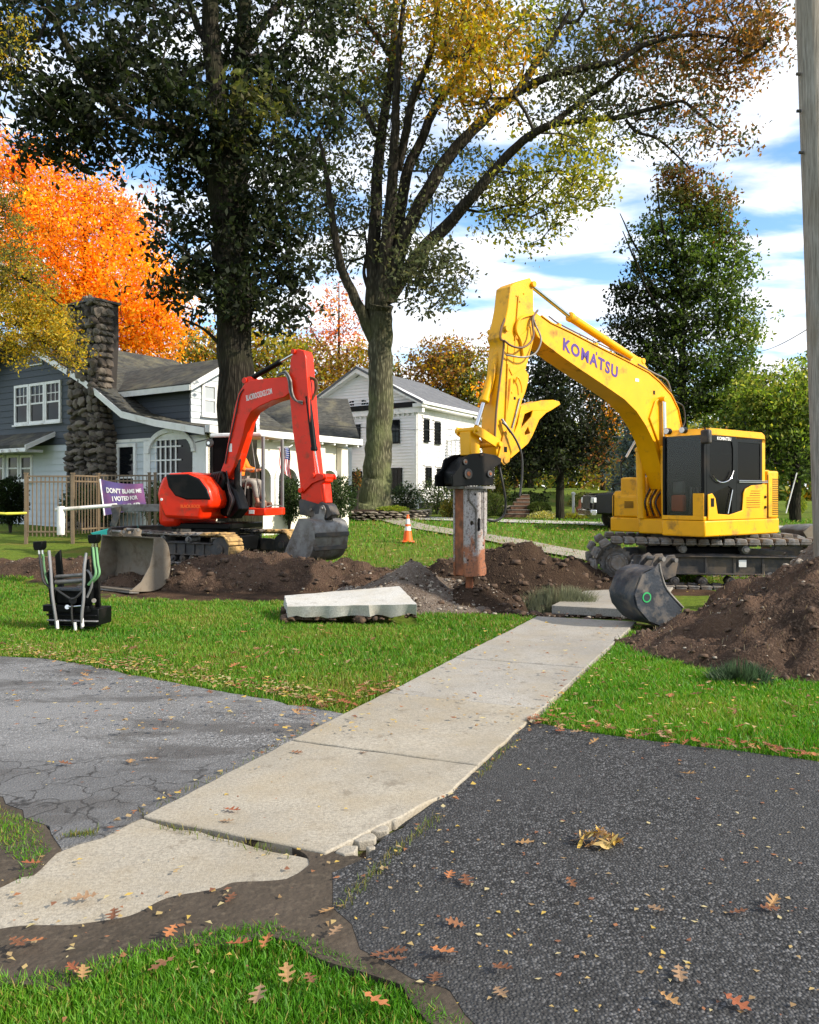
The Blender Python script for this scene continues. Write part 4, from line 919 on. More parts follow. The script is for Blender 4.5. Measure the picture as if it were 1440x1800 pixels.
# door skin (black) with two windows, and yellow lower swoop
zb = cz0
door = MB(); win1 = [(1.16, zb + 1.31), (.50, zb + 1.31), (.46, zb + 1.2), (.46, zb + .78), (.60, zb + .66), (.85, zb + .60), (1.06, zb + .66), (1.16, zb + .76)]
win2 = [(1.02, zb + .46), (.60, zb + .56), (.50, zb + .52), (.50, zb + .10), (.62, zb + .08), (.98, zb + .07), (1.0, zb + .2)]
KS.prism(door, [(1.25, zb + .06), (1.25, zb + 1.40), (.36, zb + 1.40), (.36, zb + .06)], v1 - .03, v1 + .004, holes=[win1, win2]); dr = door.build('cab_door', M['black'], KY, bev=.006)
for w_ in (win1, win2):
    mb = MB(); KS.prism(mb, w_, v1 - .022, v1 - .010); mb.build('door_glass', M['smoke'], dr)
mb = MB(); mb.tube(catmull([KS.w(1.12, zb + .74, v1 + .03), KS.w(1.0, zb + .65, v1 + .035), KS.w(.82, zb + .62, v1 + .035), KS.w(.6, zb + .68, v1 + .035), KS.w(.49, zb + .82, v1 + .03)], 5), .011, 6); mb.build('door_handrail', M['chrome'], dr)
mb = MB(); mb.tube([KS.w(.50, zb + .5, v1 + .02), KS.w(.64, zb + .10, v1 + .02)], .007, 6); mb.build('door_stay', M['chrome'], dr)
mb = MB(); KS.box(mb, 1.06, 1.14, zb + .28, zb + .42, v1 + .004, v1 + .02); mb.build('door_latch', M['black'], dr)
rw = [(.30, zb + 1.31), (-.42, zb + 1.31), (-.42, zb + .68), (.30, zb + .68)]
mb = MB(); KS.prism(mb, [(.355, zb + 1.40), (-.49, zb + 1.40), (-.49, zb + .06), (.355, zb + .06)], v1 - .03, v1 + .0, holes=[rw]); rp = mb.build('rear_side_panel', M['black'], KY, bev=.006)
mb = MB(); KS.prism(mb, rw, v1 - .022, v1 - .010); mb.build('rear_side_glass', M['smoke'], rp)
for zz in (.655, .63): 
    mb = MB(); mb.tube([KS.w(.30, zb + zz, v1 + .02), KS.w(-.64, zb + zz + .004, v1 + .02)], .008, 6); mb.build('trim_rail', M['chrome'], rp)
mb = MB(); KS.prism(mb, [(1.245, zb), (1.245, zb + .42), (1.12, zb + .44), (1.03, zb + .36), (.96, zb + .10), (.60, zb + .08), (.2, zb + .15), (0.16, zb + .45), (.10, zb + .52), (-.1, zb + .58), (-.45, zb + .60), (-.60, zb + .60), (-.60, zb)], v1 + .005, v1 + .028); mb.build('lower_panel', M['yellow'], KY, bev=.008)
mb = MB(); KS.box(mb, 1.08, 1.17, zb + .22, zb + .36, v1 + .028, v1 + .034); mb.build('panel_recess', M['black'], KY)
for k in range(8): mb = MB(); KS.box(mb, -.36, .08 - .02 * k if k > 4 else .08, zb + .20 + .04 * k, zb + .208 + .04 * k, v1 + .0285, v1 + .034); mb.build('vent_slot', M['black'], KY)
for (a, z) in ((-.53, .38), (-.53, .20)): pin(KY, KS, a, zb + z, v1 + .028, v1 + .05, .025, M['black'], 'bumper_stop')
for (a, z) in ((.05, 1.0), (-.02, 1.02), (.12, 1.0)): pin(KY, KS, a + .0, z + .04, 1.221, 1.226, .018, M['dark_in'], 'skirt_hole')
put_text(KY, 'lettering', M['white'], 'KOMATSU', lambda a, b, c: KS.w(.74 - a, zb + 1.355 + b, v1 + .006 + c), .42, .055, .02)
# inside the cab
mb = MB(); KS.box(mb, .15, .65, 1.3, 1.75, .55, 1.05); KS.box(mb, .08, .22, 1.6, 2.35, .57, 1.03); mb.build('operator_seat', M['dark_in'], KY, bev=.04)
mb = MB(); KS.box(mb, 1.10, 1.22, 1.34, 1.62, .5, .74); mb.build('orange_bag', M['orange'], KY, bev=.03)
mb = MB(); KS.box(mb, 1.10, 1.2, 1.63, 1.85, .52, .72); mb.build('grey_pack', M['steel'], KY, bev=.03)
for v in (.78, .9): mb = MB(); mb.tube([KS.w(1.08, 1.3, v), KS.w(1.0, 1.75, v - .02)], .018, 8); mb.build('control_lever', M['steel'], KY)
# lamps on the roof edge, mirror, wiper, mirror on the right box
for v in (.50, .80): 
    mb = MB(); F = KF(1.27); mb.tube([F.w(v, 2.70, -.02), F.w(v, 2.70, .07)], .055, 14); lm = mb.build('work_light', M['black'], KY); mb = MB(); mb.tube([F.w(v, 2.70, .07), F.w(v, 2.70, .078)], .048, 14); mb.build('lens', M['headlight'], lm)
mb = MB(); KS.box(mb, 1.27, 1.38, 2.45, 2.68, 1.16, 1.32); mb.build('mirror', M['steel_dark'], KY, bev=.03)
mb = MB(); mb.tube([KS.w(1.2, 2.72, 1.1), KS.w(1.3, 2.72, 1.2), KS.w(1.33, 2.6, 1.24)], .014, 6); mb.build('mirror_arm', M['black'], KY)
mw = KF(.5); e = mw.at(1120, 770, 0); e2 = mw.at(1101, 803, 0); e3 = mw.at(1092, 815, 0); e4 = mw.at(1093, 862, 0)
mb = MB(); mb.tube([mw.w(*e3, 0), mw.w(*e4, 0)], .014, 6); mb.tube([mw.w(*e2, 0), mw.w(*e3, 0)], .014, 6); mb.build('mirror_arm', M['black'], KY)
mb = MB(); d = Vector(mw.w(*e, 0)) - Vector(mw.w(*e2, 0)); mb.tube([Vector(mw.w(*e2, 0)), Vector(mw.w(*e2, 0)) + d], .022, 8); mb.build('side_mirror', M['white_refl'], KY)
# boom
BOOM = [(941, 548), (952, 556), (968, 568), (1000, 583), (1050, 609), (1100, 634), (1140, 655), (1160, 672), (1180, 695), (1192, 720), (1199, 755), (1202, 800), (1196, 860), (1172, 860), (1163, 830), (1155, 800), (1148, 775), (1135, 748), (1118, 722), (1096, 700), (1060, 675), (1021, 649), (985, 624), (957, 603), (944, 590), (936, 572)]
BP = box_boom(KY, KS, BOOM, -.17, .17, M['yellow'], 'boom')
for grp in (BOOM[1:11], BOOM[14:25]):                       # flange plates along the upper and lower edge
    c = KS.poly(grp, .17); mb = MB(); n = len(c); vs = []; fs = []
    up = 1 if grp is not None and grp[0][1] < 600 and len(grp) == 10 else -1
    for (a, z) in c:
        for (do, dz) in ((-.19, 0), (.19, 0), (.19, .016 * up), (-.19, .016 * up)): vs.append(KS.w(a, z + dz, do))
    for i in range(n - 1):
        for k in range(4): fs.append((i * 4 + k, i * 4 + (k + 1) % 4, (i + 1) * 4 + (k + 1) % 4, (i + 1) * 4 + k))
    fs += [(0, 1, 2, 3), tuple((n - 1) * 4 + k for k in (3, 2, 1, 0))]; mb.add(vs, fs); mb.build('boom_flange', M['yellow'], KY)
def KP(px, py, o): a, z = KS.at(px, py, o); return KS.w(a, z, o)
a0, z0 = KS.at(990, 604, .172); a1, z1 = KS.at(1086, 655, .172); ta = math.atan2(z1 - z0, -(a1 - a0)); wT = math.hypot(a1 - a0, z1 - z0); am, zm = (a0 + a1) / 2, (z0 + z1) / 2
put_text(KY, 'lettering', M['purple'], 'KOMATSU', lambda a, b, c: KS.w(am - a * math.cos(ta) + b * math.sin(ta) * .35, zm + a * math.sin(ta) + b * .98, .172 + c), wT, .205, .034, spacing=1.2, label='purple KOMATSU lettering on the boom side')
mb = MB(); a, z = KS.at(1049, 622, .172); KS.box(mb, a - .012, a + .012, z - .02, z + .03, .172, .176); mb.build('letter_mark', M['purple'], KY)
# lug with pin for the boom cylinders, and the two cylinders
aL, zL = KS.at(1167, 702, .26)
pin(KY, KS, aL, zL, -.30, .30, .05, M['yellow'], 'boom_cylinder_pin')
mb = MB(); lug = [KS.at(x, y, .17) for x, y in ((1140, 735), (1150, 705), (1165, 695), (1176, 706), (1178, 770), (1160, 790))]; KS.prism(mb, lug, .172, .20); mb.build('boom_plate', M['yellow'], KY, bev=.01)
for o in (.255, -.255):
    foot = KS.w(.98, 1.22, o); top = KS.w(aL, zL, o); mid = foot.lerp(top, .60); cyl(KY, foot, mid, top, .08, .04, M['yellow'])
for v in (-.3, .26):
    mb = MB(); KS.prism(mb, [(.1, 1.2), (1.05, 1.2), (1.02, 1.34), (.7, 1.5), (.45, 1.95), (.25, 2.0), (.1, 1.9)], v, v + .04); mb.build('boom_bracket', M['yellow'], KY, bev=.01)
for k in range(5):
    o = -.2 + .07 * k; hose(KY, [KS.w(.9, 1.25, o), KS.w(1.02, 1.5, o * .8), KS.w(.8, 1.75, o), KS.w(.55, 2.0, o)], .016, (M['hose'], M['yellow'])[k % 2], 'hose')
# arm cylinder over the boom
cyl(KY, KP(1122, 636, 0), KP(1001, 556, 0), KP(935, 503, 0), .068, .035, M['yellow'])
pin(KY, KS, *KS.at(1122, 636, 0), -.12, .12, .05, M['yellow']); 
mb = MB(); KS.prism(mb, KS.poly([(1105, 638), (1114, 626), (1126, 628), (1140, 650), (1130, 655)], .1), -.11, .11); mb.build('cylinder_lug', M['yellow'], KY, bev=.01)
for k in range(4):                                          # steel pipes along the boom top
    o = .10 - .06 * k; hose(KY, [KP(1196, 735, o), KP(1185, 700, o), KP(1160, 668, o), KP(1100, 628, o), KP(1040, 598, o), KP(985, 570, o), KP(965, 556, o)], .011, M['yellow'] if k % 2 else M['hose_brown'], 'pipe')
hose(KY, [KP(1122, 640, .12), KP(1150, 656, .14), KP(1172, 668, .12), KP(1180, 688, .1)], .014, M['steel'], 'hose'); hose(KY, [KP(1186, 705, .14), KP(1201, 715, .16), KP(1204, 740, .16), KP(1197, 757, .14)], .014, M['hose'], 'hose')
for (x, y) in ((1050, 608), (985, 574), (1110, 640)): 
    mb = MB(); a, z = KS.at(x, y, .16); KS.box(mb, a - .03, a + .03, z - .01, z + .05, -.16, .16); mb.build('pipe_clamp', M['yellow'], KY, bev=.005)
# arm
ARM = [(932, 488), (937, 497), (938, 520), (938, 545), (944, 556), (943, 575), (938, 600), (930, 630), (924, 650), (930, 658), (929, 672), (924, 690), (919, 702), (906, 751), (896, 795), (890, 812), (881, 812), (873, 800), (870, 759), (873, 713), (880, 660), (884, 620), (885, 603), (881, 592), (888, 565), (893, 540), (897, 503), (905, 497)]
box_boom(KY, KS, ARM, -.15, .15, M['yellow'], 'arm')
for o in (.152, -.19): 
    mb = MB(); KS.prism(mb, KS.poly([(905, 600), (936, 570), (934, 600), (926, 640), (900, 660), (890, 640), (893, 600)], .15), o, o + .012); mb.build('arm_plate', M['yellow'], KY, bev=.004)
    mb = MB(); KS.prism(mb, KS.poly([(873, 806), (884, 760), (896, 752), (905, 764), (893, 812), (884, 818)], .15), o, o + .03); mb.build('arm_plate', M['yellow'], KY, bev=.006)
for (x, y, r) in ((936, 500, .045), (941, 568, .05), (886, 809, .05), (889, 578, .045)): pin(KY, KS, *KS.at(x, y, .15), -.2, .2, r, M['yellow'])
mb = MB(); a, z = KS.at(889, 790, .185); KS.box(mb, a - .03, a + .03, z - .04, z + .04, .183, .186); mb.build('emblem', M['black'], KY)
# bucket cylinder along the front of the arm, links
cyl(KY, KP(888, 578, 0), KP(851, 706, 0), KP(838, 748, 0), .066, .034, M['yellow'])
mb = MB(); KS.prism(mb, KS.poly([(884, 566), (896, 560), (893, 600), (884, 598)], .08), -.1, .1); mb.build('cylinder_lug', M['yellow'], KY, bev=.01)
mb = MB(); a, z = KS.at(891, 553, 0); KS.box(mb, a - .02, a + .04, z - .06, z + .09, -.09, .09); mb.build('arm_lamp', M['black'], KY, bev=.01)
for o in (.17, -.20):
    mb = MB(); KS.prism(mb, KS.poly([(832, 748), (842, 750), (878, 774), (879, 786), (870, 786), (832, 762)], .17), o, o + .03); mb.build('guide_link', M['yellow'], KY, bev=.008)
mb = MB(); KS.prism(mb, KS.poly([(825, 758), (842, 760), (844, 800), (826, 800)], .1), -.11, .11); mb.build('tipping_link', M['yellow'], KY, bev=.012)
for (x, y) in ((836, 755), (875, 781)): pin(KY, KS, *KS.at(x, y, .17), -.24, .24, .038, M['yellow'])
# thumb claw
TH = [(884, 790), (893, 800), (896, 806), (926, 780), (934, 766), (946, 738), (958, 726), (966, 722), (983, 711), (981, 706), (970, 703), (950, 704), (934, 708), (914, 714), (912, 722), (908, 745), (896, 775)]
hole1 = [(920, 728), (934, 722), (932, 732), (914, 752)]; hole2 = [(920, 761), (926, 750), (930, 762), (921, 765)]
for o in (-.13, .10): mb = MB(); KS.prism(mb, KS.poly(TH, .1), o, o + .03, holes=[KS.poly(hole1, .1), KS.poly(hole2, .1)]); mb.build('thumb_claw', M['yellow'], KY, bev=.006)
mb = MB(); c = KS.poly([(912, 715), (950, 706), (980, 706), (966, 720), (946, 734), (934, 760), (925, 776), (900, 798)], .1)
for i in range(len(c) - 1): mb.hexa([KS.w(c[i][0], c[i][1] - .012, -.1), KS.w(c[i + 1][0], c[i + 1][1] - .012, -.1), KS.w(c[i + 1][0], c[i + 1][1] - .012, .1), KS.w(c[i][0], c[i][1] - .012, .1), KS.w(c[i][0], c[i][1] + .012, -.1), KS.w(c[i + 1][0], c[i + 1][1] + .012, -.1), KS.w(c[i + 1][0], c[i + 1][1] + .012, .1), KS.w(c[i][0], c[i][1] + .012, .1)])
mb.build('thumb_web', M['yellow'], KY)
# dark coupler and hammer
for o in (-.20, .165):
    mb = MB(); KS.prism(mb, KS.poly([(806, 822), (810, 806), (826, 798), (847, 796), (870, 800), (880, 806), (880, 815), (868, 822), (866, 853), (795, 855), (794, 836)], .18), o, o + .035); mb.build('coupler_plate', M['black'], KY, bev=.008)
mb = MB(); KS.prism(mb, KS.poly([(812, 812), (826, 802), (862, 804), (862, 850), (800, 852), (800, 830)], .1), -.15, .15); mb.build('coupler_body', M['black'], KY, bev=.02)
for (x, y, r) in ((822, 833, .075), (860, 833, .05), (817, 812, .04), (846, 800, .02)):
    pin(KY, KS, *KS.at(x, y, .2), .16, .225, r, M['steel_dark'], 'coupler_pin')
    pin(KY, KS, *KS.at(x, y, .2), .20, .235, r * .45, M['rust'], 'coupler_pin')
hw = .125; aH0, zt = KS.at(817, 858, hw); aH1, _ = KS.at(854, 858, hw); _, zbm = KS.at(830, 1014, hw); al, ar = max(aH0, aH1), min(aH0, aH1)
mb = MB(); KS.box(mb, ar - .12, al + .06, zt - .01, zt + .028, -.20, .20); mb.build('mount_plate', M['steel'], KY, bev=.004)
for k in range(5): 
    for o in (-.18, .18): pin_b = MB(); a = ar - .08 + k * (al - ar + .1) / 4; pin_b.tube([KS.w(a, zt - .03, o), KS.w(a, zt + .09, o)], .012, 6); pin_b.build('bolt', M['steel'], KY)
body = [(al, zt - .012), (al, zbm + .03), (al - .02, zbm), (ar + .02, zbm), (ar - .015, zbm + .03), (ar - .015, zbm + .12), (ar + .012, zbm + .2), (ar + .01, zbm + .55), (ar - .025, zbm + .62), (ar - .03, zt - .012)]
slot = [(ar + .10, zt - .45), (ar + .13, zt - .42), (ar + .16, zt - .45), (ar + .16, zt - .60), (ar + .13, zt - .63), (ar + .10, zt - .60)]
hol = [(al - .14 + .035 * math.cos(t * .785), zt - .5 + .035 * math.sin(t * .785)) for t in range(8)]
for o in (hw - .03, -hw): mb = MB(); KS.prism(mb, body, o, o + .03, holes=[slot, hol]); mb.build('hammer_side_plate', M['hammer'], KY, bev=.005)
mb = MB(); KS.prism(mb, [(al - .012, zt - .013), (al - .012, zbm + .02), (al - .10, zbm + .02), (al - .10, zt - .013)], -hw + .031, hw - .031); mb.build('hammer_front_plate', M['rust'], KY, bev=.006)
mb = MB(); KS.box(mb, ar + .03, al - .11, zbm + .03, zt - .02, -hw + .04, hw - .045); mb.build('hammer_core', M['steel_dark'], KY, bev=.02)
hose(KY, [KS.w(al - .07, zt - .04, hw + .01), KS.w(al - .08, zt - .16, hw + .01), KS.w(al - .2, zt - .3, hw + .012), KS.w(al - .21, zt - .5, hw + .01), KS.w(al - .21, zt - .85, hw + .01)], .013, M['steel'], 'weld_rib')
for k in range(2): 
    mb = MB(); KS.box(mb, ar + .03 + .035 * k, ar + .042 + .035 * k, zt - .68 + .1 * k, zt - .03, hw + .001, hw + .014); mb.build('side_rib', M['hammer'], KY, bev=.003)
for (a, z, r) in ((al - .08, zt - .09, .016), (al - .2, zt - .09, .016), (al - .06, zbm + .24, .014), (ar + .05, zt - .82, .012)): pin(KY, KS, a, z, hw, hw + .004, r, M['dark_in'], 'bolt_hole')
mb = MB(); a = (al + ar) / 2 - .0; mb.tube([KS.w(a, zbm + .1, 0), KS.w(a, zbm - .42, 0), KS.w(a, zbm - .62, 0)], [.055, .055, .01], 14); mb.build('hammer_chisel', M['rust'], KY)
# hoses
hose(KY, [KP(883, 742, .2), KP(893, 752, .24), KP(908, 775, .28), KP(917, 800, .3), KP(918, 835, .3), KP(914, 872, .3)], .017, M['hose'], 'hose')
hose(KY, [KP(877, 815, .1), KP(883, 845, .12), KP(889, 880, .1), KP(886, 905, .05), KP(872, 915, 0), KP(857, 914, -.05)], .018, M['hose'], 'hose')
hose(KY, [KP(886, 598, .2), KP(900, 608, .26), KP(918, 611, .3), KP(932, 602, .3), KP(938, 588, .26), KP(936, 560, .2), KP(945, 546, .15)], .017, M['hose_brown'], 'hose')
hose(KY, [KP(890, 624, .2), KP(920, 628, .28), KP(940, 622, .32), KP(950, 605, .32), KP(950, 590, .28), KP(938, 560, .2), KP(946, 545, .1)], .014, M['steel'], 'hose')
hose(KY, [KP(893, 550, .1), KP(882, 575, .16), KP(880, 595, .18), KP(886, 605, .17), KP(880, 660, .17), KP(873, 720, .17), KP(870, 770, .17)], .017, M['hose_brown'], 'hose')
hose(KY, [KP(938, 552, .17), KP(915, 560, .19), KP(908, 580, .19), KP(916, 600, .19), KP(920, 625, .19)], .02, M['yellow'], 'hose')
hose(KY, [KP(906, 672, .17), KP(910, 663, .2), KP(916, 675, .2), KP(918, 690, .2)], .012, M['yellow'], 'pipe'); hose(KY, [KP(898, 665, .17), KP(895, 700, .17), KP(890, 735, .17)], .01, M['yellow'], 'pipe'); hose(KY, [KP(914, 700, .17), KP(904, 740, .17), KP(898, 760, .17)], .012, M['steel'], 'pipe')
mb = MB(); mb.tube([KP(893, 640, .165), KP(889, 745, .165)], .014, 8); mb.build('pipe', M['yellow'], KY); mb = MB(); mb.tube([KP(912, 520, .165), KP(903, 640, .165)], .01, 8); mb.build('pipe', M['yellow'], KY)
mb = MB(); mb.tube([KP(882, 736, .18), KP(898, 760, .24)], .02, 8); mb.build('hose_fitting', M['steel'], KY)

# decals, panel seams, bolts
def decal(px, py, w, h, mat, o, nm='decal'): a, z = KS.at(px, py, o); mb = MB(); KS.box(mb, a - w / 2, a + w / 2, z - h / 2, z + h / 2, o, o + .003); mb.build(nm, mat, KY)
decal(1120, 668, .10, .05, M['white'], .172); decal(1150, 690, .05, .07, M['black'], .172); decal(900, 640, .05, .07, M['white'], .152); decal(905, 700, .04, .04, M['black'], .152)
for (u, z, w, h) in ((.9, 1.06, .012, .25), (-.35, 1.06, .012, .25), (-.9, 1.06, .012, .25)): mb = MB(); KS.box(mb, u, u + w * .5, z - h / 2, z + h / 2, 1.2205, 1.2225); mb.build('panel_seam', M['dark_in'], KY)
for (x, y) in ((908, 520), (914, 530), (910, 540), (921, 516), (926, 580), (905, 590), (899, 620), (915, 640), (900, 690), (893, 720)): pin(KY, KS, *KS.at(x, y, .152), .152, .162, .012, M['yellow'], 'bolt')
F = KF(.684); mb = MB(); F.box(mb, -1.12, -1.10, 1.22, 1.62, 0, .004); F.box(mb, -.5, -.49, 1.22, 1.66, 0, .004); mb.build('panel_seam', M['dark_in'], KY)
# ================================================================ red excavator
RZ = .16; RC = (-4.1, 17.3)
RE = thing('excavator', (RC[0], RC[1], RZ), 'smaller red excavator with black engine hood and its bucket resting on the dirt mound', 'excavator')
hU = (.857, -.515); UW = Wall(RC[0], RC[1], hU, (-.515, -.857))
crawler(RE, UW, -1.15, RZ + .40, 2.3, .29, .72, 1.12, 30, M['track'], M['steel_dark'], True, False, mud_end=.8)
crawler(RE, UW, -1.15, RZ + .40, 2.3, .29, -1.12, -.72, 30, M['track'], M['steel_dark'], False, False, mud_end=.8)
mb = MB(); UW.box(mb, -.6, .6, RZ + .3, RZ + .62, -.75, .75); mb.build('carbody', M['black'], RE, bev=.03)
mb = MB(); mb.tube([(RC[0], RC[1], RZ + .6), (RC[0], RC[1], RZ + .76)], .5, 32); mb.build('swing_ring', M['black'], RE)
# dozer blade at the rear
mb = MB(); UW.prism(mb, [(-2.02, RZ + .18), (-2.0, RZ + .72), (-1.9, RZ + .80), (-1.86, RZ + .78), (-1.93, RZ + .5), (-1.9, RZ + .18)], -1.15, 1.15); mb.build('dozer_blade', M['steel_dark'], RE, bev=.01)
for o in (-.45, .38): mb = MB(); UW.box(mb, -1.92, -.6, RZ + .35, RZ + .47, o, o + .07); mb.build('blade_arm', M['black'], RE, bev=.01)
hR = (.956, -.292); RS = Wall(RC[0], RC[1], hR, (-.292, -.956))
def RF(u): return Wall(RC[0] + u * hR[0], RC[1] + u * hR[1], (-.292, -.956), hR)
zd = RZ + .80
mb = MB(); RS.prism(mb, [(-.75, zd - .04), (.62, zd - .04), (.62, zd + .08), (-.75, zd + .08)], -.95, .5); mb.build('deck', M['black'], RE, bev=.02)
# engine hood (red with black top) right side
hood = [(275, 870), (277, 858), (284, 840), (296, 832), (330, 830), (352, 838), (366, 858), (372, 880), (369, 894), (356, 895), (352, 914), (288, 911), (279, 890)]
mb = MB(); RS.prism(mb, RS.poly(hood, 1.05), -.2, 1.05); mb.build('engine_hood', M['red'], RE, bev=.07)
hb = [(291, 834), (330, 833), (350, 841), (364, 860), (370, 879), (328, 879), (308, 872), (296, 856)]
mb = MB(); RS.prism(mb, RS.poly(hb, 1.05), .25, 1.062); mb.build('hood_cover', M['black'], RE, bev=.03)
mb = MB(); RS.prism(mb, RS.poly([(360, 830), (380, 827), (384, 845), (376, 870), (362, 855)], .8), -.2, .55); mb.build('fuel_box', M['black'], RE, bev=.05)
mb = MB(); RS.box(mb, -1.02, -.5, zd, zd + .85, -1.0, .6); mb.build('counterweight', M['red'], RE, bev=.12)
pin(RE, RS, *RS.at(284, 878, 1.055), 1.05, 1.062, .03, M['white'], 'hood_badge')
a, z = RS.at(335, 890, 1.06)
put_text(RE, 'lettering', M['orange'], 'BLACK ROCK', lambda q, b, c: RS.w(a + q, z + b, 1.058 + c), .45, .07, .02)
# cab: behind the boom
ca0, ca1, co0, co1 = -.15, 1.12, -.98, -.02
ct = RS.at(430, 760, .0)[1]; cf = RS.at(450, 893, 0)[1]
mb = MB(); RS.box(mb, ca0, ca1 - .05, ct - .09, ct, co0, co1); mb.build('cab_roof', M['white'], RE, bev=.03)
for (a, o) in ((ca0 + .03, co0 + .03), (ca0 + .03, co1 - .03), (ca1 - .03, co1 - .03), (ca1 - .03, co0 + .03), (.55, co1 - .03)):
    mb = MB(); RS.box(mb, a - .03, a + .03, cf, ct - .09, o - .03, o + .03); mb.build('cab_post', M['black'] if a < .4 else M['cab_frame'], RE, bev=.008)
mb = MB(); RS.box(mb, ca0, .35, cf, ct - .09, co1 - .05, co1 - .04); mb.build('side_panel', M['dark_in'], RE)
mb = MB(); RS.box(mb, ca0, ca0 + .02, cf, ct - .09, co0 + .06, co1 - .06); mb.build('rear_glass', M['tint'], RE)
mb = MB(); RS.box(mb, ca0, ca1 + .03, cf - .16, cf, co0, co1); mb.build('cab_base', M['red'], RE, bev=.02)
mb = MB(); RF(ca1 + .033).box(mb, .1, .35, cf - .12, cf - .05, -.0, .006); mb.build('base_label', M['white'], RE) if False else None
mb = MB(); RS.box(mb, .78, .9, cf - .12, cf - .04, co1, co1 + .006); mb.build('base_label', M['white'], RE)
mb = MB(); mb.tube(catmull([RS.w(ca1, cf + .02, co0 + .1), RS.w(ca1 + .02, cf + .06, -.5), RS.w(ca1, cf + .02, co1 - .1)], 5), .015, 6); mb.build('grab_rail', M['steel'], RE)
mb = MB(); mb.tube([RS.w(ca1 - .08, cf + .02, co1 - .02), RS.w(ca1 - .3, ct - .12, co1 - .02)], .012, 6); mb.build('wiper', M['steel'], RE)
mb = MB(); mb.tube([RS.w(ca0 - .0, ct - .12, co1 + .02), RS.w(ca0 - .22, ct - .2, co1 + .2)], .012, 6); mb.build('mirror_arm', M['black'], RE)
a, z = RS.at(369, 779, .3); mb = MB(); mb.tube([RS.w(a, z, .28), RS.w(a, z, .33)], .085, 20); mb.build('round_mirror', M['steel'], RE, bev=.01); mb = MB(); mb.tube([RS.w(a, z, .33), RS.w(a, z, .36)], .035, 14); mb.build('mirror_hub', M['chrome'], RE)
mb = MB(); mb.tube([RS.w(a, z - .02, .3), RS.w(ca0 + .05, ct - .1, co1)], .012, 6); mb.build('mirror_arm', M['black'], RE)
mb = MB(); RS.box(mb, .0, .5, cf, cf + .42, -.75, -.28); RS.box(mb, -.05, .1, cf + .35, cf + .95, -.73, -.3); mb.build('operator_seat', M['dark_in'], RE, bev=.05)
for o in (-.85, -.2): mb = MB(); mb.tube([RS.w(.55, cf, o), RS.w(.6, cf + .5, o), RS.w(.62, cf + .58, o)], [.025, .018, .03], 8); mb.build('control_lever', M['steel'], RE)
# boom: swung further towards the camera
fx, fy = ray(397, 16.95), 16.95; hb_ = (.866, -.5); BS = Wall(fx, fy, hb_, (-.5, -.866))
RB = [(430, 674), (441, 668), (470, 665), (500, 662), (511, 670), (512, 688), (500, 698), (478, 704), (456, 714), (441, 724), (432, 742), (427, 765), (418, 795), (411, 820), (402, 838), (394, 845), (388, 858), (380, 856), (381, 843), (388, 828), (395, 810), (400, 780), (406, 750), (412, 718), (419, 692)]
RB = RB
box_boom(RE, BS, RB, -.15, .15, M['red'], 'boom')
def BPt(px, py, o=0): a, z = BS.at(px, py, o); return BS.w(a, z, o)
a0, z0 = BS.at(433, 700, .152); a1, z1 = BS.at(478, 687, .152); am2, zm2 = (a0 + a1) / 2, (z0 + z1) / 2; t2 = math.atan2(z1 - z0, a1 - a0); w2 = math.hypot(a1 - a0, z1 - z0)
put_text(RE, 'lettering', M['white'], 'BLACKROCKDIGS.COM', lambda a, b, c: BS.w(am2 + a * math.cos(t2) - b * math.sin(t2), zm2 + a * math.sin(t2) + b, .152 + c), w2, .115, .012, label='white BLACKROCKDIGS.COM lettering on the boom')
RA = [(518, 616), (524, 613), (534, 616), (537, 625), (540, 665), (543, 700), (547, 760), (555, 833), (572, 836), (572, 846), (564, 852), (568, 880), (560, 887), (530, 878), (527, 850), (521, 800), (515, 762), (511, 715), (508, 690), (508, 660), (511, 630)]
box_boom(RE, BS, RA, -.13, .13, M['red'], 'arm')
cyl(RE, BPt(437, 668), BPt(493, 636), BPt(521, 620), .055, .03, M['black']); pin(RE, BS, *BS.at(436, 670, 0), -.12, .12, .06, M['red']); pin(RE, BS, *BS.at(524, 620, 0), -.17, .17, .05, M['red']); pin(RE, BS, *BS.at(509, 680, .15), -.18, .18, .06, M['red'])
mb = MB(); BS.prism(mb, BS.poly([(430, 674), (433, 662), (440, 662), (446, 668)], .1), -.09, .09); mb.build('cylinder_lug', M['red'], RE, bev=.008)
p_off = .0
def BP2(px, py, o=.02): return BPt(px, py, o)
mb = MB(); cyl(RE, BPt(541, 700, -.02) + Vector((.02, -.12, 0)), BPt(552, 792, -.02) + Vector((.02, -.12, 0)), BPt(558, 834, -.02) + Vector((.02, -.05, 0)), .06, .032, M['black'])
for o in (.14, -.17):
    mb = MB(); BS.prism(mb, BS.poly([(527, 862), (546, 838), (560, 832), (574, 834), (575, 842), (562, 845), (550, 850), (532, 868)], .14), o, o + .03); mb.build('guide_link', M['red'], RE, bev=.008)
mb = MB(); BS.prism(mb, BS.poly([(548, 850), (568, 850), (571, 884), (548, 884)], .14), -.12, .12); mb.build('tipping_link', M['red'], RE, bev=.015)
for (x, y) in ((554, 836), (571, 838), (533, 862)): pin(RE, BS, *BS.at(x, y, .1), -.2, .2, .05, M['red'])
cyl(RE, BPt(415, 890, .02), BPt(418, 806, .02), BPt(428, 752, 0), .06, .032, M['black'])
mb = MB(); BS.prism(mb, BS.poly([(383, 868), (388, 845), (402, 842), (414, 862), (424, 895), (410, 912), (392, 905)], .1), -.16, .16); mb.build('swing_bracket', M['black'], RE, bev=.02)
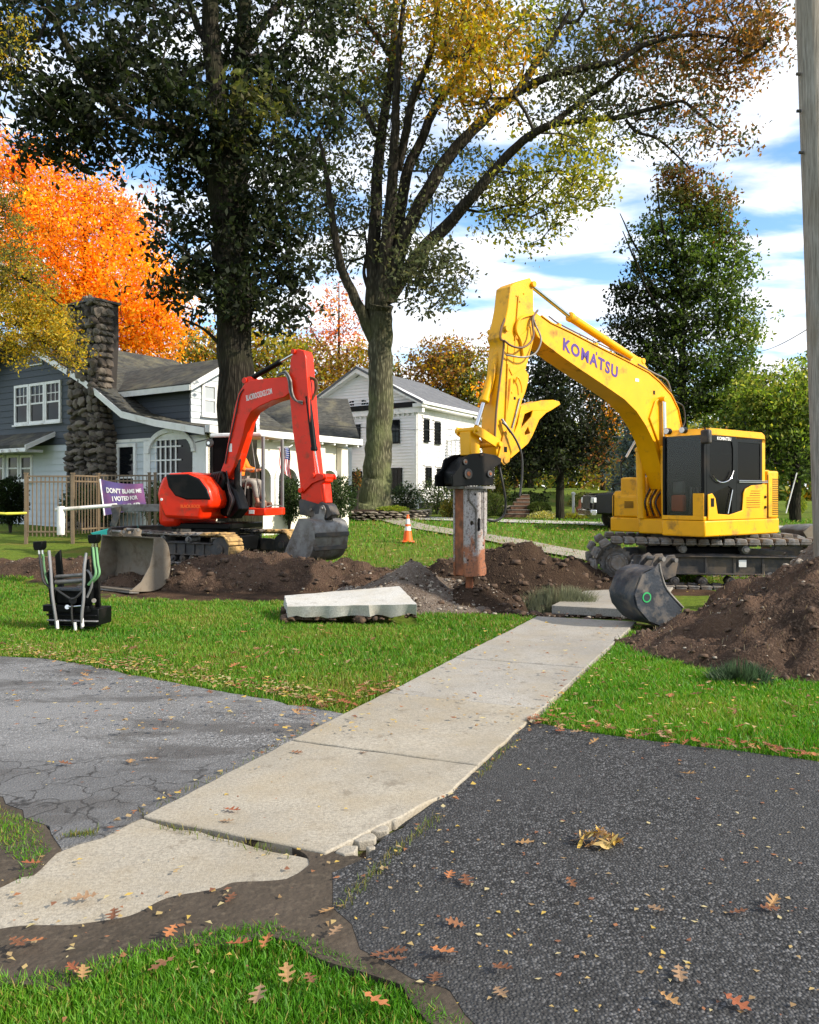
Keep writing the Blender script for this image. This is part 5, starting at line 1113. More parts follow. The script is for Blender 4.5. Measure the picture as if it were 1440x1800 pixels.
for k in range(6):
    o = -.15 + .06 * k; hose(RE, [BPt(392 + 2 * k, 905, o + .1), BPt(396 + 3 * k, 880, o + .16), BPt(394 + 2 * k, 860, o + .1), BPt(398, 838 - 2 * k, o)], .016, (M['hose'], M['steel'], M['hose'])[k % 3], 'hose')
for k in range(5): hose(RE, [BPt(366 + 4 * k, 850, .3), BPt(372 + 4 * k, 835 - k, .35), BPt(382 + 2 * k, 833, .3), BPt(388 + 2 * k, 850, .2)], .022, M['hose'], 'hose')
for k in range(3): hose(RE, [BPt(487 + 2 * k, 661 - 1.5 * k, .16), BPt(500 + k, 657 - 2 * k, .19), BPt(507 + 2 * k, 668, .2), BPt(510 + 2 * k, 690, .2), BPt(518 + k, 703, .17), BPt(532, 706 + 2 * k, .15)], .018, M['steel'] if k != 1 else M['hose'], 'hose')
for k in range(2): hose(RE, [BPt(541, 665 - 4 * k, .05), BPt(552 + 4 * k, 668, .0), BPt(554 + 3 * k, 685, 0), BPt(549, 703, .03)], .02, M['hose_brown'], 'hose')
hose(RE, [BPt(428, 684, .16), BPt(421, 696, .17), BPt(414, 730, .17), BPt(405, 770, .17), BPt(396, 815, .17)], .014, M['hose'], 'hose')
mb = MB(); BS.box(mb, *sorted((BS.at(403, 790, .15)[0], BS.at(408, 790, .15)[0])), RS.at(405, 796, .1)[1], RS.at(405, 782, .1)[1], .15, .155); mb.build('boom_sticker', M['white'], RE)
# coupler and bucket
mb = MB(); BS.prism(mb, BS.poly([(524, 880), (530, 876), (566, 882), (577, 888), (584, 905), (574, 912), (526, 905)], .14), -.13, .13); mb.build('coupler_body', M['steel_dark'], RE, bev=.015)
mb = MB(); BS.box(mb, *sorted((BS.at(552, 875, .12)[0], BS.at(559, 875, .12)[0])), BS.at(555, 876, .12)[1], BS.at(555, 868, .12)[1], .12, .127); mb.build('emblem', M['black'], RE)
bc = BPt(560, 940, 0)
ba = R(38)                                               # bucket: opening towards the machine, back towards the right
def rbf(a, b, c):
    # a towards the lip: points left/down; lateral axis across the boom plane
    x = -a * math.cos(R(14)) + b * math.sin(R(14)) * .2; z = b * math.cos(R(8)) + a * math.sin(R(4))
    hx = Vector((.80, -.60, 0)); lx = Vector((.60, .80, 0))
    return bc + hx * (x + .30) + lx * c + Vector((0, 0, z - .52))
bucket(RE, rbf, .82, .92, (M['steel'], M['steel'], M['steel_dark']), teeth=5)
for (a_, b_) in ((-.03, .62), (.02, .30)):
    mb = MB(); mb.box(0, 1, 0, 1, 0, 1, fn=lambda x, y, z: rbf((a_ - .02 - .02 * x) * .82, (b_ + .10 * z) * .82, (y - .5) * .93)); mb.build('wear_strip', M['steel_dark'], RE, bev=.004)
# ---------------------------------------------------------------- houses
def window(parent, wall, a0, a1, z0, z1, mt, mg, o=.0, fw=.09, nx=1, nz=2, sash=True, upper=None, name='window', sill=True, muntin=None, depth=.05, bar=.025):
    """framed window standing proud of the wall face at offset o"""
    mb = MB()
    for (x0, x1, y0, y1) in ((a0 - fw, a0, z0 - fw, z1 + fw), (a1, a1 + fw, z0 - fw, z1 + fw), (a0, a1, z1, z1 + fw), (a0, a1, z0 - fw, z0)): wall.box(mb, x0, x1, y0, y1, o - .02, o + depth)
    w = mb.build(name, mt, parent)
    mb = MB(); wall.box(mb, a0, a1, z0, z1, o - .015, o + .008); mb.build('pane', mg, w)
    mb = MB(); zm = (z0 + z1) / 2
    if sash: wall.box(mb, a0, a1, zm - .025, zm + .025, o + .008, o + .035)
    if upper:
        for i in range(1, upper[0]): a = a0 + (a1 - a0) * i / upper[0]; wall.box(mb, a - bar / 2, a + bar / 2, zm + .025, z1, o + .009, o + .022)
        for j in range(1, upper[1]): z = zm + (z1 - zm) * j / upper[1]; wall.box(mb, a0, a1, z - bar / 2, z + bar / 2, o + .010, o + .023)
    if muntin:
        for i in range(1, muntin[0]): a = a0 + (a1 - a0) * i / muntin[0]; wall.box(mb, a - bar / 2, a + bar / 2, z0, z1, o + .009, o + .021)
        for j in range(1, muntin[1]): z = z0 + (z1 - z0) * j / muntin[1]; wall.box(mb, a0, a1, z - bar / 2, z + bar / 2, o + .010, o + .022)
    if mb.v: mb.build('muntins', mt, w)
    if sill: mb = MB(); wall.box(mb, a0 - fw - .04, a1 + fw + .04, z0 - fw - .05, z0 - fw, o - .02, o + depth + .05); mb.build('sill', mt, w)
    return w
def clapboards(parent, wall, z0, z1, step, rng_fn, mat, name='siding_board', separate=True, o=0.0, label=None):
    z = z0; k = 0; joined = MB()
    while z < z1 - .01:
        zt = min(z + step, z1); r0, r1 = rng_fn(z + .01), rng_fn(zt - .01)
        pr_ = .034 if separate else .07
        if r0 and r0[1] > r0[0]:
            if not r1 or r1[1] <= r1[0]: r1 = ((r0[0] + r0[1]) / 2 - .01, (r0[0] + r0[1]) / 2 + .01)
            mb = MB() if separate else joined
            mb.hexa([wall.w(r0[0], z - .008, o + pr_), wall.w(r0[1], z - .008, o + pr_), wall.w(r0[1], z - .008, o - .01), wall.w(r0[0], z - .008, o - .01), wall.w(r1[0], zt, o + .012), wall.w(r1[1], zt, o + .012), wall.w(r1[1], zt, o - .01), wall.w(r1[0], zt, o - .01)])
            if separate: mb.build(name, mat, parent, smooth=False)
        z = zt; k += 1
    if not separate: ob = joined.build(name, mat, parent, smooth=False, label=label); ob['kind'] = 'stuff'; return ob
def roof_slope(parent, prof, fn, v0, v1, mat, th=.12, course=.2, name='roof'):
    """prof: list of (u,z) ridge to eave; courses of shingles stepped proud"""
    pts = [Vector((p[0], p[1], 0)) for p in prof]; L_ = [0]
    for a, b in zip(pts, pts[1:]): L_.append(L_[-1] + (b - a).length)
    def at(s):
        s = min(max(s, 0), L_[-1])
        for i in range(len(pts) - 1):
            if s <= L_[i + 1] + 1e-9: return pts[i].lerp(pts[i + 1], (s - L_[i]) / (L_[i + 1] - L_[i]))
        return pts[-1]
    n = max(2, int(L_[-1] / course)); mb = MB()
    for i in range(n):
        a, b = at(L_[-1] * i / n), at(L_[-1] * (i + 1) / n); 
        mb.hexa([fn(a.x, a.y - th, v0), fn(b.x, b.y - th + .02, v0), fn(b.x, b.y - th + .02, v1), fn(a.x, a.y - th, v1), fn(a.x, a.y + .0, v0), fn(b.x, b.y + .022, v0), fn(b.x, b.y + .022, v1), fn(a.x, a.y + .0, v1)])
    return mb.build(name, mat, parent, smooth=False)

# ===== slate grey bungalow on the left
aG = R(34); GX = (-.2465 * 22, 22.0)
hG = (math.cos(aG), -math.sin(aG)); lG = (math.sin(aG), math.cos(aG))
GW = Wall(GX[0], GX[1], hG, (-lG[0], -lG[1]))             # gable wall, a runs right (0 at the corner), negative to the left
FW_ = Wall(GX[0], GX[1], lG, hG)                          # street side, a runs back to the right
gzb = .35
GH = thing('house', (GX[0], GX[1], gzb), 'slate grey gabled house with white trim and a tall fieldstone chimney', 'house')
pk = GW.at(40, 587); e1 = GW.at(172, 668); e2_ = GW.at(240, 725); e3_ = GW.at(300, 740); e4_ = GW.at(372, 756)
right_prof = [pk, (e1[0], e1[1]), (e2_[0], e2_[1]), (e3_[0], e3_[1]), (.45, e4_[1] + .02)]
def rake_z(a):
    for p, q in zip(right_prof, right_prof[1:]):
        if p[0] <= a <= q[0]: return p[1] + (q[1] - p[1]) * (a - p[0]) / (q[0] - p[0])
    return None
sl = (right_prof[1][1] - pk[1]) / (right_prof[1][0] - pk[0])
aL0 = pk[0] - 5.5; PE = FW_.at(604, 780)[0]
def rz(a):
    if a < pk[0]: return pk[1] + sl * -(a - pk[0]) * -1 if False else pk[1] - abs(sl) * 1.25 * (pk[0] - a)
    return rake_z(a) or 3.2
def range_at(z, lo=aL0, hi=0.0):
    if z > pk[1] - .1: return None
    l = max(lo, pk[0] - (pk[1] - z) / (abs(sl) * 1.25)); r = hi
    a = pk[0]
    while a < hi and rz(a) > z: a += .03
    return (l, min(a, hi)) if a > l else None
zs = GW.at(228, 774)[1]                                   # grey over pale split
acut = GW.at(188, 780)[0]
core = [(aL0, gzb - .3), (0, gzb - .3), (0, rz(-.01) - .12)] + [(p[0], p[1] - .14) for p in reversed(right_prof[1:-1])] + [(pk[0], pk[1] - .16), (aL0, rz(aL0) - .15)]
mb = MB(); GW.prism(mb, core, -.14, -.02); mb.build('wall', M['dark_in'], GH)
clapboards(GH, GW, zs, pk[1] - .1, .205, range_at, M['grey_siding'])
clapboards(GH, GW, gzb, zs, .205, lambda z: (acut, -2.05) if z > 0 else None, M['pale_siding'])
al_ = GW.at(118, 700)[0]
clapboards(GH, GW, gzb, zs, .205, lambda z: (aL0, al_) if z > 0 else None, M['pale_siding'])
mb = MB(); GW.box(mb, acut, 0, zs - .06, zs + .03, .0, .05); mb.build('belt_trim', M['white'], GH)
# rake fascia and rafter tails
def fascia(prof, o0, o1, w, mat, name='fascia'):
    mb = MB()
    for p, q in zip(prof, prof[1:]): mb.hexa([GW.w(p[0], p[1] - w, o0), GW.w(q[0], q[1] - w, o0), GW.w(q[0], q[1] - w, o1), GW.w(p[0], p[1] - w, o1), GW.w(p[0], p[1] - .004, o0), GW.w(q[0], q[1] - .004, o0), GW.w(q[0], q[1] - .004, o1), GW.w(p[0], p[1] - .004, o1)])
    mb.build(name, mat, GH)
fascia(right_prof, .505, .54, .19, M['white']); lp_ = [(aL0 - .5, rz(aL0 - .5)), pk]; fascia(lp_, .505, .54, .19, M['white'])
fn = lambda u, z, v: GW.w(u, z, -v)
roof_slope(GH, right_prof, fn, -.50, PE + .4, M['roof_old'], course=.19); roof_slope(GH, [pk, (aL0 - .5, rz(aL0 - .5))], fn, -.50, PE + .4, M['roof_old'], course=.19)
# triple window, half round window, lower windows
ww = [GW.at(x, 705)[0] for x in (31, 51, 57, 79, 85, 107)]
z0, z1 = GW.at(70, 740)[1], GW.at(70, 678)[1]
for k in range(3): window(GH, GW, ww[2 * k], ww[2 * k + 1], z0, z1, M['white'], M['glass'], .03, .085, upper=(3, 2), sill=True)
c = GW.at(63, 634); mb = MB(); n = 14; rr = .36
def arc(r, y0=0, n=14): return [(c[0] + r * math.cos(math.pi * k / n), c[1] - .12 + y0 + r * 1.0 * math.sin(math.pi * k / n)) for k in range(n + 1)]
GW.prism(mb, arc(rr + .07, -.04), .0, .06); aw = mb.build('half_round_window', M['white'], GH); mb = MB(); GW.prism(mb, arc(rr), .055, .066); mb.build('pane', M['glass'], aw)
for (x0, x1) in ((-6, 8), (18, 34), (41, 57)):
    a0, a1 = GW.at(x0, 830)[0], GW.at(x1, 830)[0]; window(GH, GW, a0, a1, GW.at(x1, 842)[1], GW.at(x1, 804)[1], M['white'], M['glass'], .03, .08)
a0, a1 = GW.at(212, 810)[0], GW.at(238, 810)[0]; window(GH, GW, a0, a1, gzb + .9, GW.at(225, 786)[1], M['white'], M['glass'], .03, .1)
# little shed roof over the lower windows
sr0 = GW.at(96, 762); mb = MB(); z = GW.at(65, 790)[1]; a1 = GW.at(97, 775)[0]
mb.hexa([GW.w(aL0, z - .02, 1.0), GW.w(a1 + .0, z - .02, 1.0), GW.w(a1, z + .42, .02), GW.w(aL0, z + .42, .02), GW.w(aL0, z + .08, 1.0), GW.w(a1, z + .08, 1.0), GW.w(a1, z + .55, .02), GW.w(aL0, z + .55, .02)]); mb.build('shed_roof', M['roof_old'], GH)
mb = MB(); GW.box(mb, aL0, a1 + .01, z - .14, z - .025, .93, 1.01); mb.hexa([GW.w(a1 + .005, z - .10, 1.02), GW.w(a1 + .045, z - .10, 1.02), GW.w(a1 + .045, z + .38, .02), GW.w(a1 + .005, z + .38, .02), GW.w(a1 + .005, z + .06, 1.02), GW.w(a1 + .045, z + .06, 1.02), GW.w(a1 + .045, z + .53, .02), GW.w(a1 + .005, z + .53, .02)]); mb.build('shed_fascia', M['white'], GH)
a = aL0 + .2
while a < a1: mb = MB(); GW.box(mb, a, a + .06, z - .13, z - .05, .2, 1.10); mb.build('rafter_tail', M['white'], GH); a += .42
# arched window with white grid
ax0, ax1 = GW.at(266, 800)[0], GW.at(341, 800)[0]; azb = gzb + .75; az1 = GW.at(303, 761)[1]; am_ = (ax0 + ax1) / 2; hwid = (ax1 - ax0) / 2; spring = az1 - hwid * .62
def archp(k, m=0.0, n=18): return [(am_ + (hwid + m) * math.cos(math.pi * i / n), spring + (az1 - spring + m) * math.sin(math.pi * i / n)) for i in range(n + 1)]
hole = [(ax1, azb)] + archp(0) + [(ax0, azb)]
clip_top = zs + .0
wl = [(-2.05, gzb), (0, gzb), (0, rz(-.02) - .16), (-2.05, min(clip_top + .62, rz(-2.05) - .16))]
a_l = min(ax0 - .28, -2.05); wl = [(a_l, gzb), (.0, gzb), (.0, rz(-.02) - .2), (a_l, rz(a_l) - .75)]
mb = MB(); GW.prism(mb, wl, -.01, .05, holes=[hole[::-1]]); mb.build('arched_wall', M['white'], GH)
o_ = archp(0, .14); i_ = archp(0, .0); mb = MB()
for i in range(len(o_) - 1): mb.hexa([GW.w(*i_[i], .045), GW.w(*i_[i + 1], .045), GW.w(*o_[i + 1], .045), GW.w(*o_[i], .045), GW.w(*i_[i], .11), GW.w(*i_[i + 1], .11), GW.w(*o_[i + 1], .11), GW.w(*o_[i], .11)])
aw = mb.build('arched_window', M['white'], GH, bev=.01)
mb = MB(); GW.prism(mb, hole, -.016, -.004); mb.build('pane', M['glass'], aw)
mb = MB()
for i in range(1, 6):
    a = ax0 + (ax1 - ax0) * i / 6 * .72; zt_ = spring + (az1 - spring) * math.sqrt(max(0, 1 - ((a - am_) / hwid) ** 2)); GW.box(mb, a - .025, a + .025, azb, zt_, .0, .03)
for j in range(1, 6):
    z = azb + (az1 - azb) * j / 6; hh = hwid if z < spring else hwid * math.sqrt(max(0, 1 - ((z - spring) / (az1 - spring)) ** 2)); GW.box(mb, am_ - hh, min(am_ + hh, ax0 + (ax1 - ax0) * (.72 if j > 2 else .98)), z - .02, z + .02, .004, .034)
mb.build('muntins', M['white'], aw)
mb = MB(); GW.box(mb, ax0 - .1, ax1 + .1, azb - .1, azb, -.01, .14); mb.build('sill', M['white'], aw)
# chimney: mortar core and single stones
cw = Wall(GX[0] + GW.n[0] * .0, GX[1] + GW.n[1] * .0, hG, GW.n)
CH = bpy.data.objects.new('chimney', None); link(CH, GH); CH.location = Vector(GW.w(GW.at(155, 700)[0], gzb)) - wloc(GH)
def chx(py):                                              # silhouette from the photograph, at its own distance
    tab = [(540, 117, 186), (560, 120, 184), (600, 121, 187), (640, 122, 187), (680, 122, 183), (730, 124, 186), (765, 117, 197), (800, 117, 200), (840, 116, 202)]
    for (y0, l0, r0), (y1, l1, r1) in zip(tab, tab[1:]):
        if py <= y1: t = (py - y0) / (y1 - y0); return l0 + (l1 - l0) * t, r0 + (r1 - r0) * t
    return tab[-1][1], tab[-1][2]
mb = MB(); OC = .42; corners = []
for py in (540, 600, 680, 740, 765, 800, 875, 905):
    l, r = chx(py); al1, z = GW.at(l + 2.5, py, OC); ar1, _ = GW.at(r - 15, py, OC); corners.append((al1, ar1, z))
for (l, r, z) in corners:
    pass
vs = []
for (l, r, z) in corners: vs += [GW.w(l, z, OC), GW.w(r, z, OC), GW.w(r, z, -.3), GW.w(l, z, -.3)]
fs = [(0, 1, 2, 3)]
for i in range(len(corners) - 1):
    for k in range(4): fs.append((i * 4 + k, i * 4 + (k + 1) % 4, i * 4 + 4 + (k + 1) % 4, i * 4 + 4 + k))
mb.add(vs, fs); mb.build('mortar_core', M['mortar'], CH, smooth=False)
rc = random.Random(12)
stone_meshes = []
def stone_mesh(seed, name='stone', mat=None, flat=1.0):
    rr = random.Random(seed); bm = bmesh.new(); bmesh.ops.create_icosphere(bm, subdivisions=1, radius=1.0)
    for v in bm.verts:
        c_ = v.co; m_ = max(abs(c_.x), abs(c_.y), abs(c_.z)); v.co = c_.lerp(c_ / m_, .55) * (.82 + .22 * rr.random()); v.co.z *= flat
    me = bpy.data.meshes.new(name); bm.to_mesh(me); bm.free(); me.materials.append(mat or M['stone']); return me
stone_meshes = [stone_mesh(s) for s in range(10)]
rotG = math.atan2(hG[1], hG[0])
py = 545.0
zt_top = corners[0][2]; zcur = gzb + .1; nst = 0
def lerp_prof(z):
    for p, q in zip(corners, corners[1:]):
        if z >= q[2]: t = (z - q[2]) / (p[2] - q[2]); return q[0] + (p[0] - q[0]) * t, q[1] + (p[1] - q[1]) * t
    return corners[-1][0], corners[-1][1]
while zcur < zt_top - .02 and nst < 292:
    hrow = rc.uniform(.15, .30); l, r = lerp_prof(zcur + hrow / 2); a = l - .04
    while a < r + .02:
        w_ = rc.uniform(.14, .46); 
        if a + w_ > r + .06: w_ = max(.1, r + .06 - a)
        h_ = hrow * rc.uniform(.65, 1.5)
        inst('stone', rc.choice(stone_meshes), GW.w(a + w_ / 2, zcur + hrow / 2 + rc.uniform(-.07, .07), OC + rc.uniform(-.03, .09)), CH, (rc.uniform(-.3, .3), rc.uniform(-.5, .5), rotG + rc.uniform(-.3, .3)), (w_ * .55, .12, h_ * .52)); a += w_; nst += 1
    for oo in (.26, .02):                                 # right hand face
        w_ = rc.uniform(.26, .34); inst('stone', rc.choice(stone_meshes), GW.w(r, zcur + hrow / 2, oo + rc.uniform(-.03, .03)), CH, (0, rc.uniform(-.15, .15), rotG + math.pi / 2), (w_ * .55, .10, hrow * .52)); nst += 1
    zcur += hrow * .93
mb = MB(); l, r, z = corners[0]; GW.box(mb, l - .1, r + .1, z, z + .07, -.35, OC + .12); mb.build('chimney_cap', M['steel_dark'], CH, bev=.01)
for k in range(7): a = l + .25 + k * (r - l - .5) / 6; mb = MB(); GW.prism(mb, [(a - .09, z + .07), (a + .09, z + .07), (a + rc.uniform(-.05, .05), z + rc.uniform(.2, .3))], OC - .2, OC - .1) if 1 < k < 6 else None; k > 1 and k < 6 and mb.build('cap_stone', M['stone'], CH)
# dormer on the right slope
ud = -1.35; DW = Wall(GX[0] + hG[0] * ud, GX[1] + hG[1] * ud, lG, hG)
d0 = DW.at(335, 676)[0]; dz0 = DW.at(335, 727)[1]; dze = DW.at(335, 672)[1]; dzp = DW.at(385, 640)[1]; dpk = DW.at(398, 660)[0]; d1 = 2 * dpk - d0
mb = MB(); DW.prism(mb, [(d0, dz0 - .5), (d1, dz0 - .5), (d1, dze), (dpk, dzp), (d0, dze)], -4.2, -.0); mb.build('dormer', M['dark_in'], GH)
def drange(z):
    if z < dze: return (d0, d1)
    t = (z - dze) / (dzp - dze); return (d0 + (dpk - d0) * t, d1 - (d1 - dpk) * t) if t < .97 else None
clapboards(GH, DW, dz0 - .3, dzp, .19, drange, M['pale_siding'])
DSL = Wall(*DW.w(d0, 0, 0).xy, hG, (-lG[0], -lG[1]))
clapboards(GH, DSL, dz0 - .3, dze, .19, lambda z: (-2.6, 0.0), M['grey_siding'])
for (p, q) in (((d0 - .35, dze - .02 - .35 * (dzp - dze) / (dpk - d0)), (dpk, dzp + .12)), ((d1 + .35, dze - .02), (dpk, dzp + .12))):
    mb = MB(); mb.hexa([DW.w(p[0], p[1] - .02, .4), DW.w(q[0], q[1] - .02, .4), DW.w(q[0], q[1] - .02, -4.6), DW.w(p[0], p[1] - .02, -4.6), DW.w(p[0], p[1] + .1, .4), DW.w(q[0], q[1] + .1, .4), DW.w(q[0], q[1] + .1, -4.6), DW.w(p[0], p[1] + .1, -4.6)]); mb.build('dormer_roof', M['roof_old'], GH)
    mb = MB(); mb.hexa([DW.w(p[0], p[1] - .10, .40), DW.w(q[0], q[1] - .10, .40), DW.w(q[0], q[1] - .10, .44), DW.w(p[0], p[1] - .10, .44), DW.w(p[0], p[1] + .09, .40), DW.w(q[0], q[1] + .09, .40), DW.w(q[0], q[1] + .09, .44), DW.w(p[0], p[1] + .09, .44)]); mb.build('dormer_fascia', M['white'], GH)
mb = MB(); p = (d0 - .35, dze - .02 - .35 * (dzp - dze) / (dpk - d0)); DW.box(mb, p[0] - .03, p[0] - .0, p[1] - .1, p[1] + .06, -3.6, .40); mb.build('dormer_eave_board', M['white'], GH)
wa = [DW.at(x, 705)[0] for x in (357, 375, 381, 399)]; wz0, wz1 = DW.at(366, 726)[1], DW.at(366, 680)[1]
for k in range(2): window(GH, DW, wa[2 * k], wa[2 * k + 1], wz0, wz1, M['white'], M['glass_pale'], .03, .09)
# street side wall: cream with arches, eave trim
EW = rz(-.01)
mb = MB()
def arch_hole(a0, a1, zb, zs_, n=12): 
    m_, h_ = (a0 + a1) / 2, (a1 - a0) / 2; return [(a0, zb), (a0, zs_)] + [(m_ - h_ * math.cos(math.pi * i / n), zs_ + h_ * .8 * math.sin(math.pi * i / n)) for i in range(1, n)] + [(a1, zs_), (a1, zb)]
arches = [(FW_.at(x0, 800)[0], FW_.at(x1, 800)[0]) for x0, x1 in ((392, 424), (440, 474), (488, 520), (532, 552), (563, 590))]
FW_.prism(mb, [(-.0, gzb - .2), (PE, gzb - .2), (PE, EW - .2), (0, EW - .2)], -.25, -.0, holes=[arch_hole(a, b, gzb + .9, EW - 1.35) for a, b in arches]); mb.build('porch_wall', M['cream'], GH)
for a, b in arches:
    h1 = arch_hole(a - .14, b + .14, gzb + .9, EW - 1.35); h2 = arch_hole(a, b, gzb + .9, EW - 1.35); mb = MB()
    for i in range(len(h1) - 1): mb.hexa([FW_.w(*h2[i], .0), FW_.w(*h2[i + 1], .0), FW_.w(*h1[i + 1], .0), FW_.w(*h1[i], .0), FW_.w(*h2[i], .06), FW_.w(*h2[i + 1], .06), FW_.w(*h1[i + 1], .06), FW_.w(*h1[i], .06)])
    mb.build('arch_trim', M['white'], GH, bev=.01)
mb = MB(); FW_.box(mb, .2, PE - .2, gzb, EW - .3, -1.9, -1.8); mb.build('porch_back_wall', M['pale_siding'], GH)
for (a, b) in ((1.2, 2.0), (3.2, 4.0), (5.2, 6.0)): window(GH, FW_.moved(-1.8), a, b, gzb + 1.0, gzb + 2.2, M['white'], M['glass'], .0)
mb = MB(); FW_.box(mb, -.5, PE + .4, EW - .19, EW - .0, .455, .49); mb.build('eave_board', M['white'], GH)
a = .0
while a < PE + .2: mb = MB(); FW_.box(mb, a, a + .07, EW - .26, EW - .17, .05, .45); mb.build('rafter_tail', M['white'], GH); a += .6
for a in (FW_.at(557, 800)[0], PE - .2):
    mb = MB(); q = [(a - .22, gzb), (a + .22, gzb), (a + .16, EW - .3), (a - .16, EW - .3)]; FW_.prism(mb, q, .0, .22); mb.build('porch_pier', M['cream'], GH, bev=.02)

# ===== white clapboard house
Cc = Vector((ray(733, 44), 44)); Lc = Vector((ray(545, 48.5), 48.5)); Rc = Vector((ray(852, 52), 52))
WL = Wall(Cc.x, Cc.y, (Lc - Cc)); WR = Wall(Cc.x, Cc.y, (Rc - Cc)); wl_ = (Lc - Cc).length; wr_ = (Rc - Cc).length + 1.5
wzb = .75; wzt = CAMZ + 157 / 1440 * 44
WH = thing('house', (Cc.x, Cc.y, wzb), 'white two storey clapboard house with a triangular gable and grey roof', 'house')
mb = MB(); q = [Cc, Rc, Rc + (Lc - Cc), Lc]; q = [Cc + (p - Cc) * .994 + Vector((0, .06)) for p in q]; mb.prism([(p.x, p.y) for p in q], lambda x, y: Vector((x, y, wzb)), lambda x, y: Vector((x, y, wzt))); mb.build('wall', M['white'], WH, smooth=False)
clapboards(WH, WL, wzb + .5, wzt - .3, .17, lambda z: (.08, wl_), M['white_siding'], 'clapboards', False, label='clapboards of the shaded gable side'); clapboards(WH, WR, wzb + .5, wzt - .3, .17, lambda z: (.08, wr_), M['white_siding'], 'clapboards', False, label='clapboards of the sunlit long side')
mb = MB(); WL.box(mb, 0, .14, wzb, wzt - .3, -.05, .05); WR.box(mb, 0, .14, wzb, wzt - .3, -.05, .05); mb.build('corner_board', M['white'], WH)
mb = MB(); WL.box(mb, .0, wl_, wzb - .3, wzb + .5, -.1, .01); WR.box(mb, .0, wr_, wzb - .3, wzb + .5, -.1, .01); mb.build('foundation', M['steel_dark'], WH)
pkx = WL.at(622, 655); apx = pkx[0]; pz = pkx[1]; apx = wl_ / 2
# pediment
mb = MB(); WL.prism(mb, [(-.5, wzt), (wl_ + .5, wzt), (apx, pz - .15)], -.1, .0); mb.build('gable', M['white'], WH, smooth=False)
clapboards(WH, WL, wzt + .28, pz - .3, .17, lambda z: (lambda t: (-.5 + (apx + .5) * t, wl_ + .5 - (wl_ + .5 - apx) * t) if t < .97 else None)((z - wzt) / (pz - wzt)), M['white_siding'], 'clapboards', False, .01)
mb = MB(); WL.box(mb, -.55, wl_ + .55, wzt - .02, wzt + .26, -.05, .30); mb.build('gable_band', M['black'], WH)
mb = MB(); WL.box(mb, -.5, wl_ + .5, wzt - .32, wzt - .03, .0, .22); mb.build('frieze_board', M['white'], WH)
k = 0.1
while k < wl_: mb = MB(); WL.box(mb, k, k + .09, wzt - .44, wzt - .33, .04, .16); mb.build('dentil', M['white'], WH); k += .33
for (p, q_) in (((-.65, wzt), (apx, pz)), ((wl_ + .65, wzt), (apx, pz))):
    mb = MB(); mb.hexa([WL.w(p[0], p[1] + .0, .0), WL.w(q_[0], q_[1] - .1, .0), WL.w(q_[0], q_[1] - .1, .48), WL.w(p[0], p[1] + .0, .48), WL.w(p[0], p[1] + .26, .0), WL.w(q_[0], q_[1] + .22, .0), WL.w(q_[0], q_[1] + .22, .48), WL.w(p[0], p[1] + .26, .48)]); mb.build('rake_board', M['white'], WH)
# grey roof with the back end hipped
dr_ = Rc - Cc; dr_.normalize(); D = Vector((WR.d[0], WR.d[1])); nn_ = Vector((WR.n[0], WR.n[1]))
def wp(a_l, b_r, z): p = Cc + (Lc - Cc).normalized() * a_l + D * b_r; return Vector((p.x, p.y, z))
mb = MB(); e = .62; rz_ = pz + .26; ridge_end = wr_ - 3.0
A0, A1, A2, A3 = wp(-e, -.52, wzt + .22), wp(-e, wr_ + .5, wzt + .22), wp(wl_ + e, wr_ + .5, wzt + .22), wp(wl_ + e, -.52, wzt + .22); R0, R1 = wp(apx, -.52, rz_), wp(apx, ridge_end, rz_)
mb.add([A0, A1, A2, A3, R0, R1] + [v - Vector((0, 0, .14)) for v in (A0, A1, A2, A3, R0, R1)], [(0, 1, 5, 4), (1, 2, 5), (2, 3, 4, 5), (6, 10, 11, 7), (7, 11, 8), (8, 11, 10, 9), (0, 6, 7, 1), (1, 7, 8, 2), (2, 8, 9, 3), (0, 4, 10, 6), (3, 9, 10, 4)]); mb.build('roof', M['roof_grey'], WH, smooth=False, fixn=True)
mb = MB(); WR.box(mb, -.5, wr_ + .5, wzt - .05, wzt + .13, .0, .58); mb.build('soffit', M['white'], WH); mb = MB(); WR.box(mb, -.55, wr_ + .52, wzt + .08, wzt + .24, .58, .70); mb.build('gutter', M['white'], WH, bev=.02)
mb = MB(); WR.box(mb, 0.14, wr_, wzt - .34, wzt - .06, .0, .06); mb.build('frieze_board', M['white'], WH)
for (x0, x1, y0, y1) in ((557, 573, 749, 780), (616, 634, 748, 783), (684, 703, 740, 777), (620, 637, 830, 876), (688, 707, 824, 866), (560, 572, 835, 870)):
    a = sorted((WL.at(x0, y0)[0], WL.at(x1, y0)[0])); xm = (x0 + x1) / 2
    window(WH, WL, a[0], a[1], WL.at(xm, y1)[1], WL.at(xm, y0)[1], M['black'], M['glass'], .085, .05, muntin=(3, 4), bar=.03)
for (x0, x1, y0, y1) in ((744, 751, 739, 774), (763, 771, 744, 778), (817, 824, 757, 785), (747, 755, 823, 851), (767, 775, 825, 844)):
    a = sorted((WR.at(x0, y0)[0], WR.at(x1, y0)[0])); xm = (x0 + x1) / 2
    w_ = window(WH, WR, a[0], a[1], WR.at(xm, y1)[1], WR.at(xm, y0)[1], M['black'], M['glass'], .085, .05, muntin=(3, 4), bar=.03)
    mb = MB(); WR.box(mb, a[0] - .25, a[1] + .25, WR.at(xm, y0)[1] + .12, WR.at(xm, y0)[1] + .24, .03, .12); mb.build('window_head', M['white'], w_)
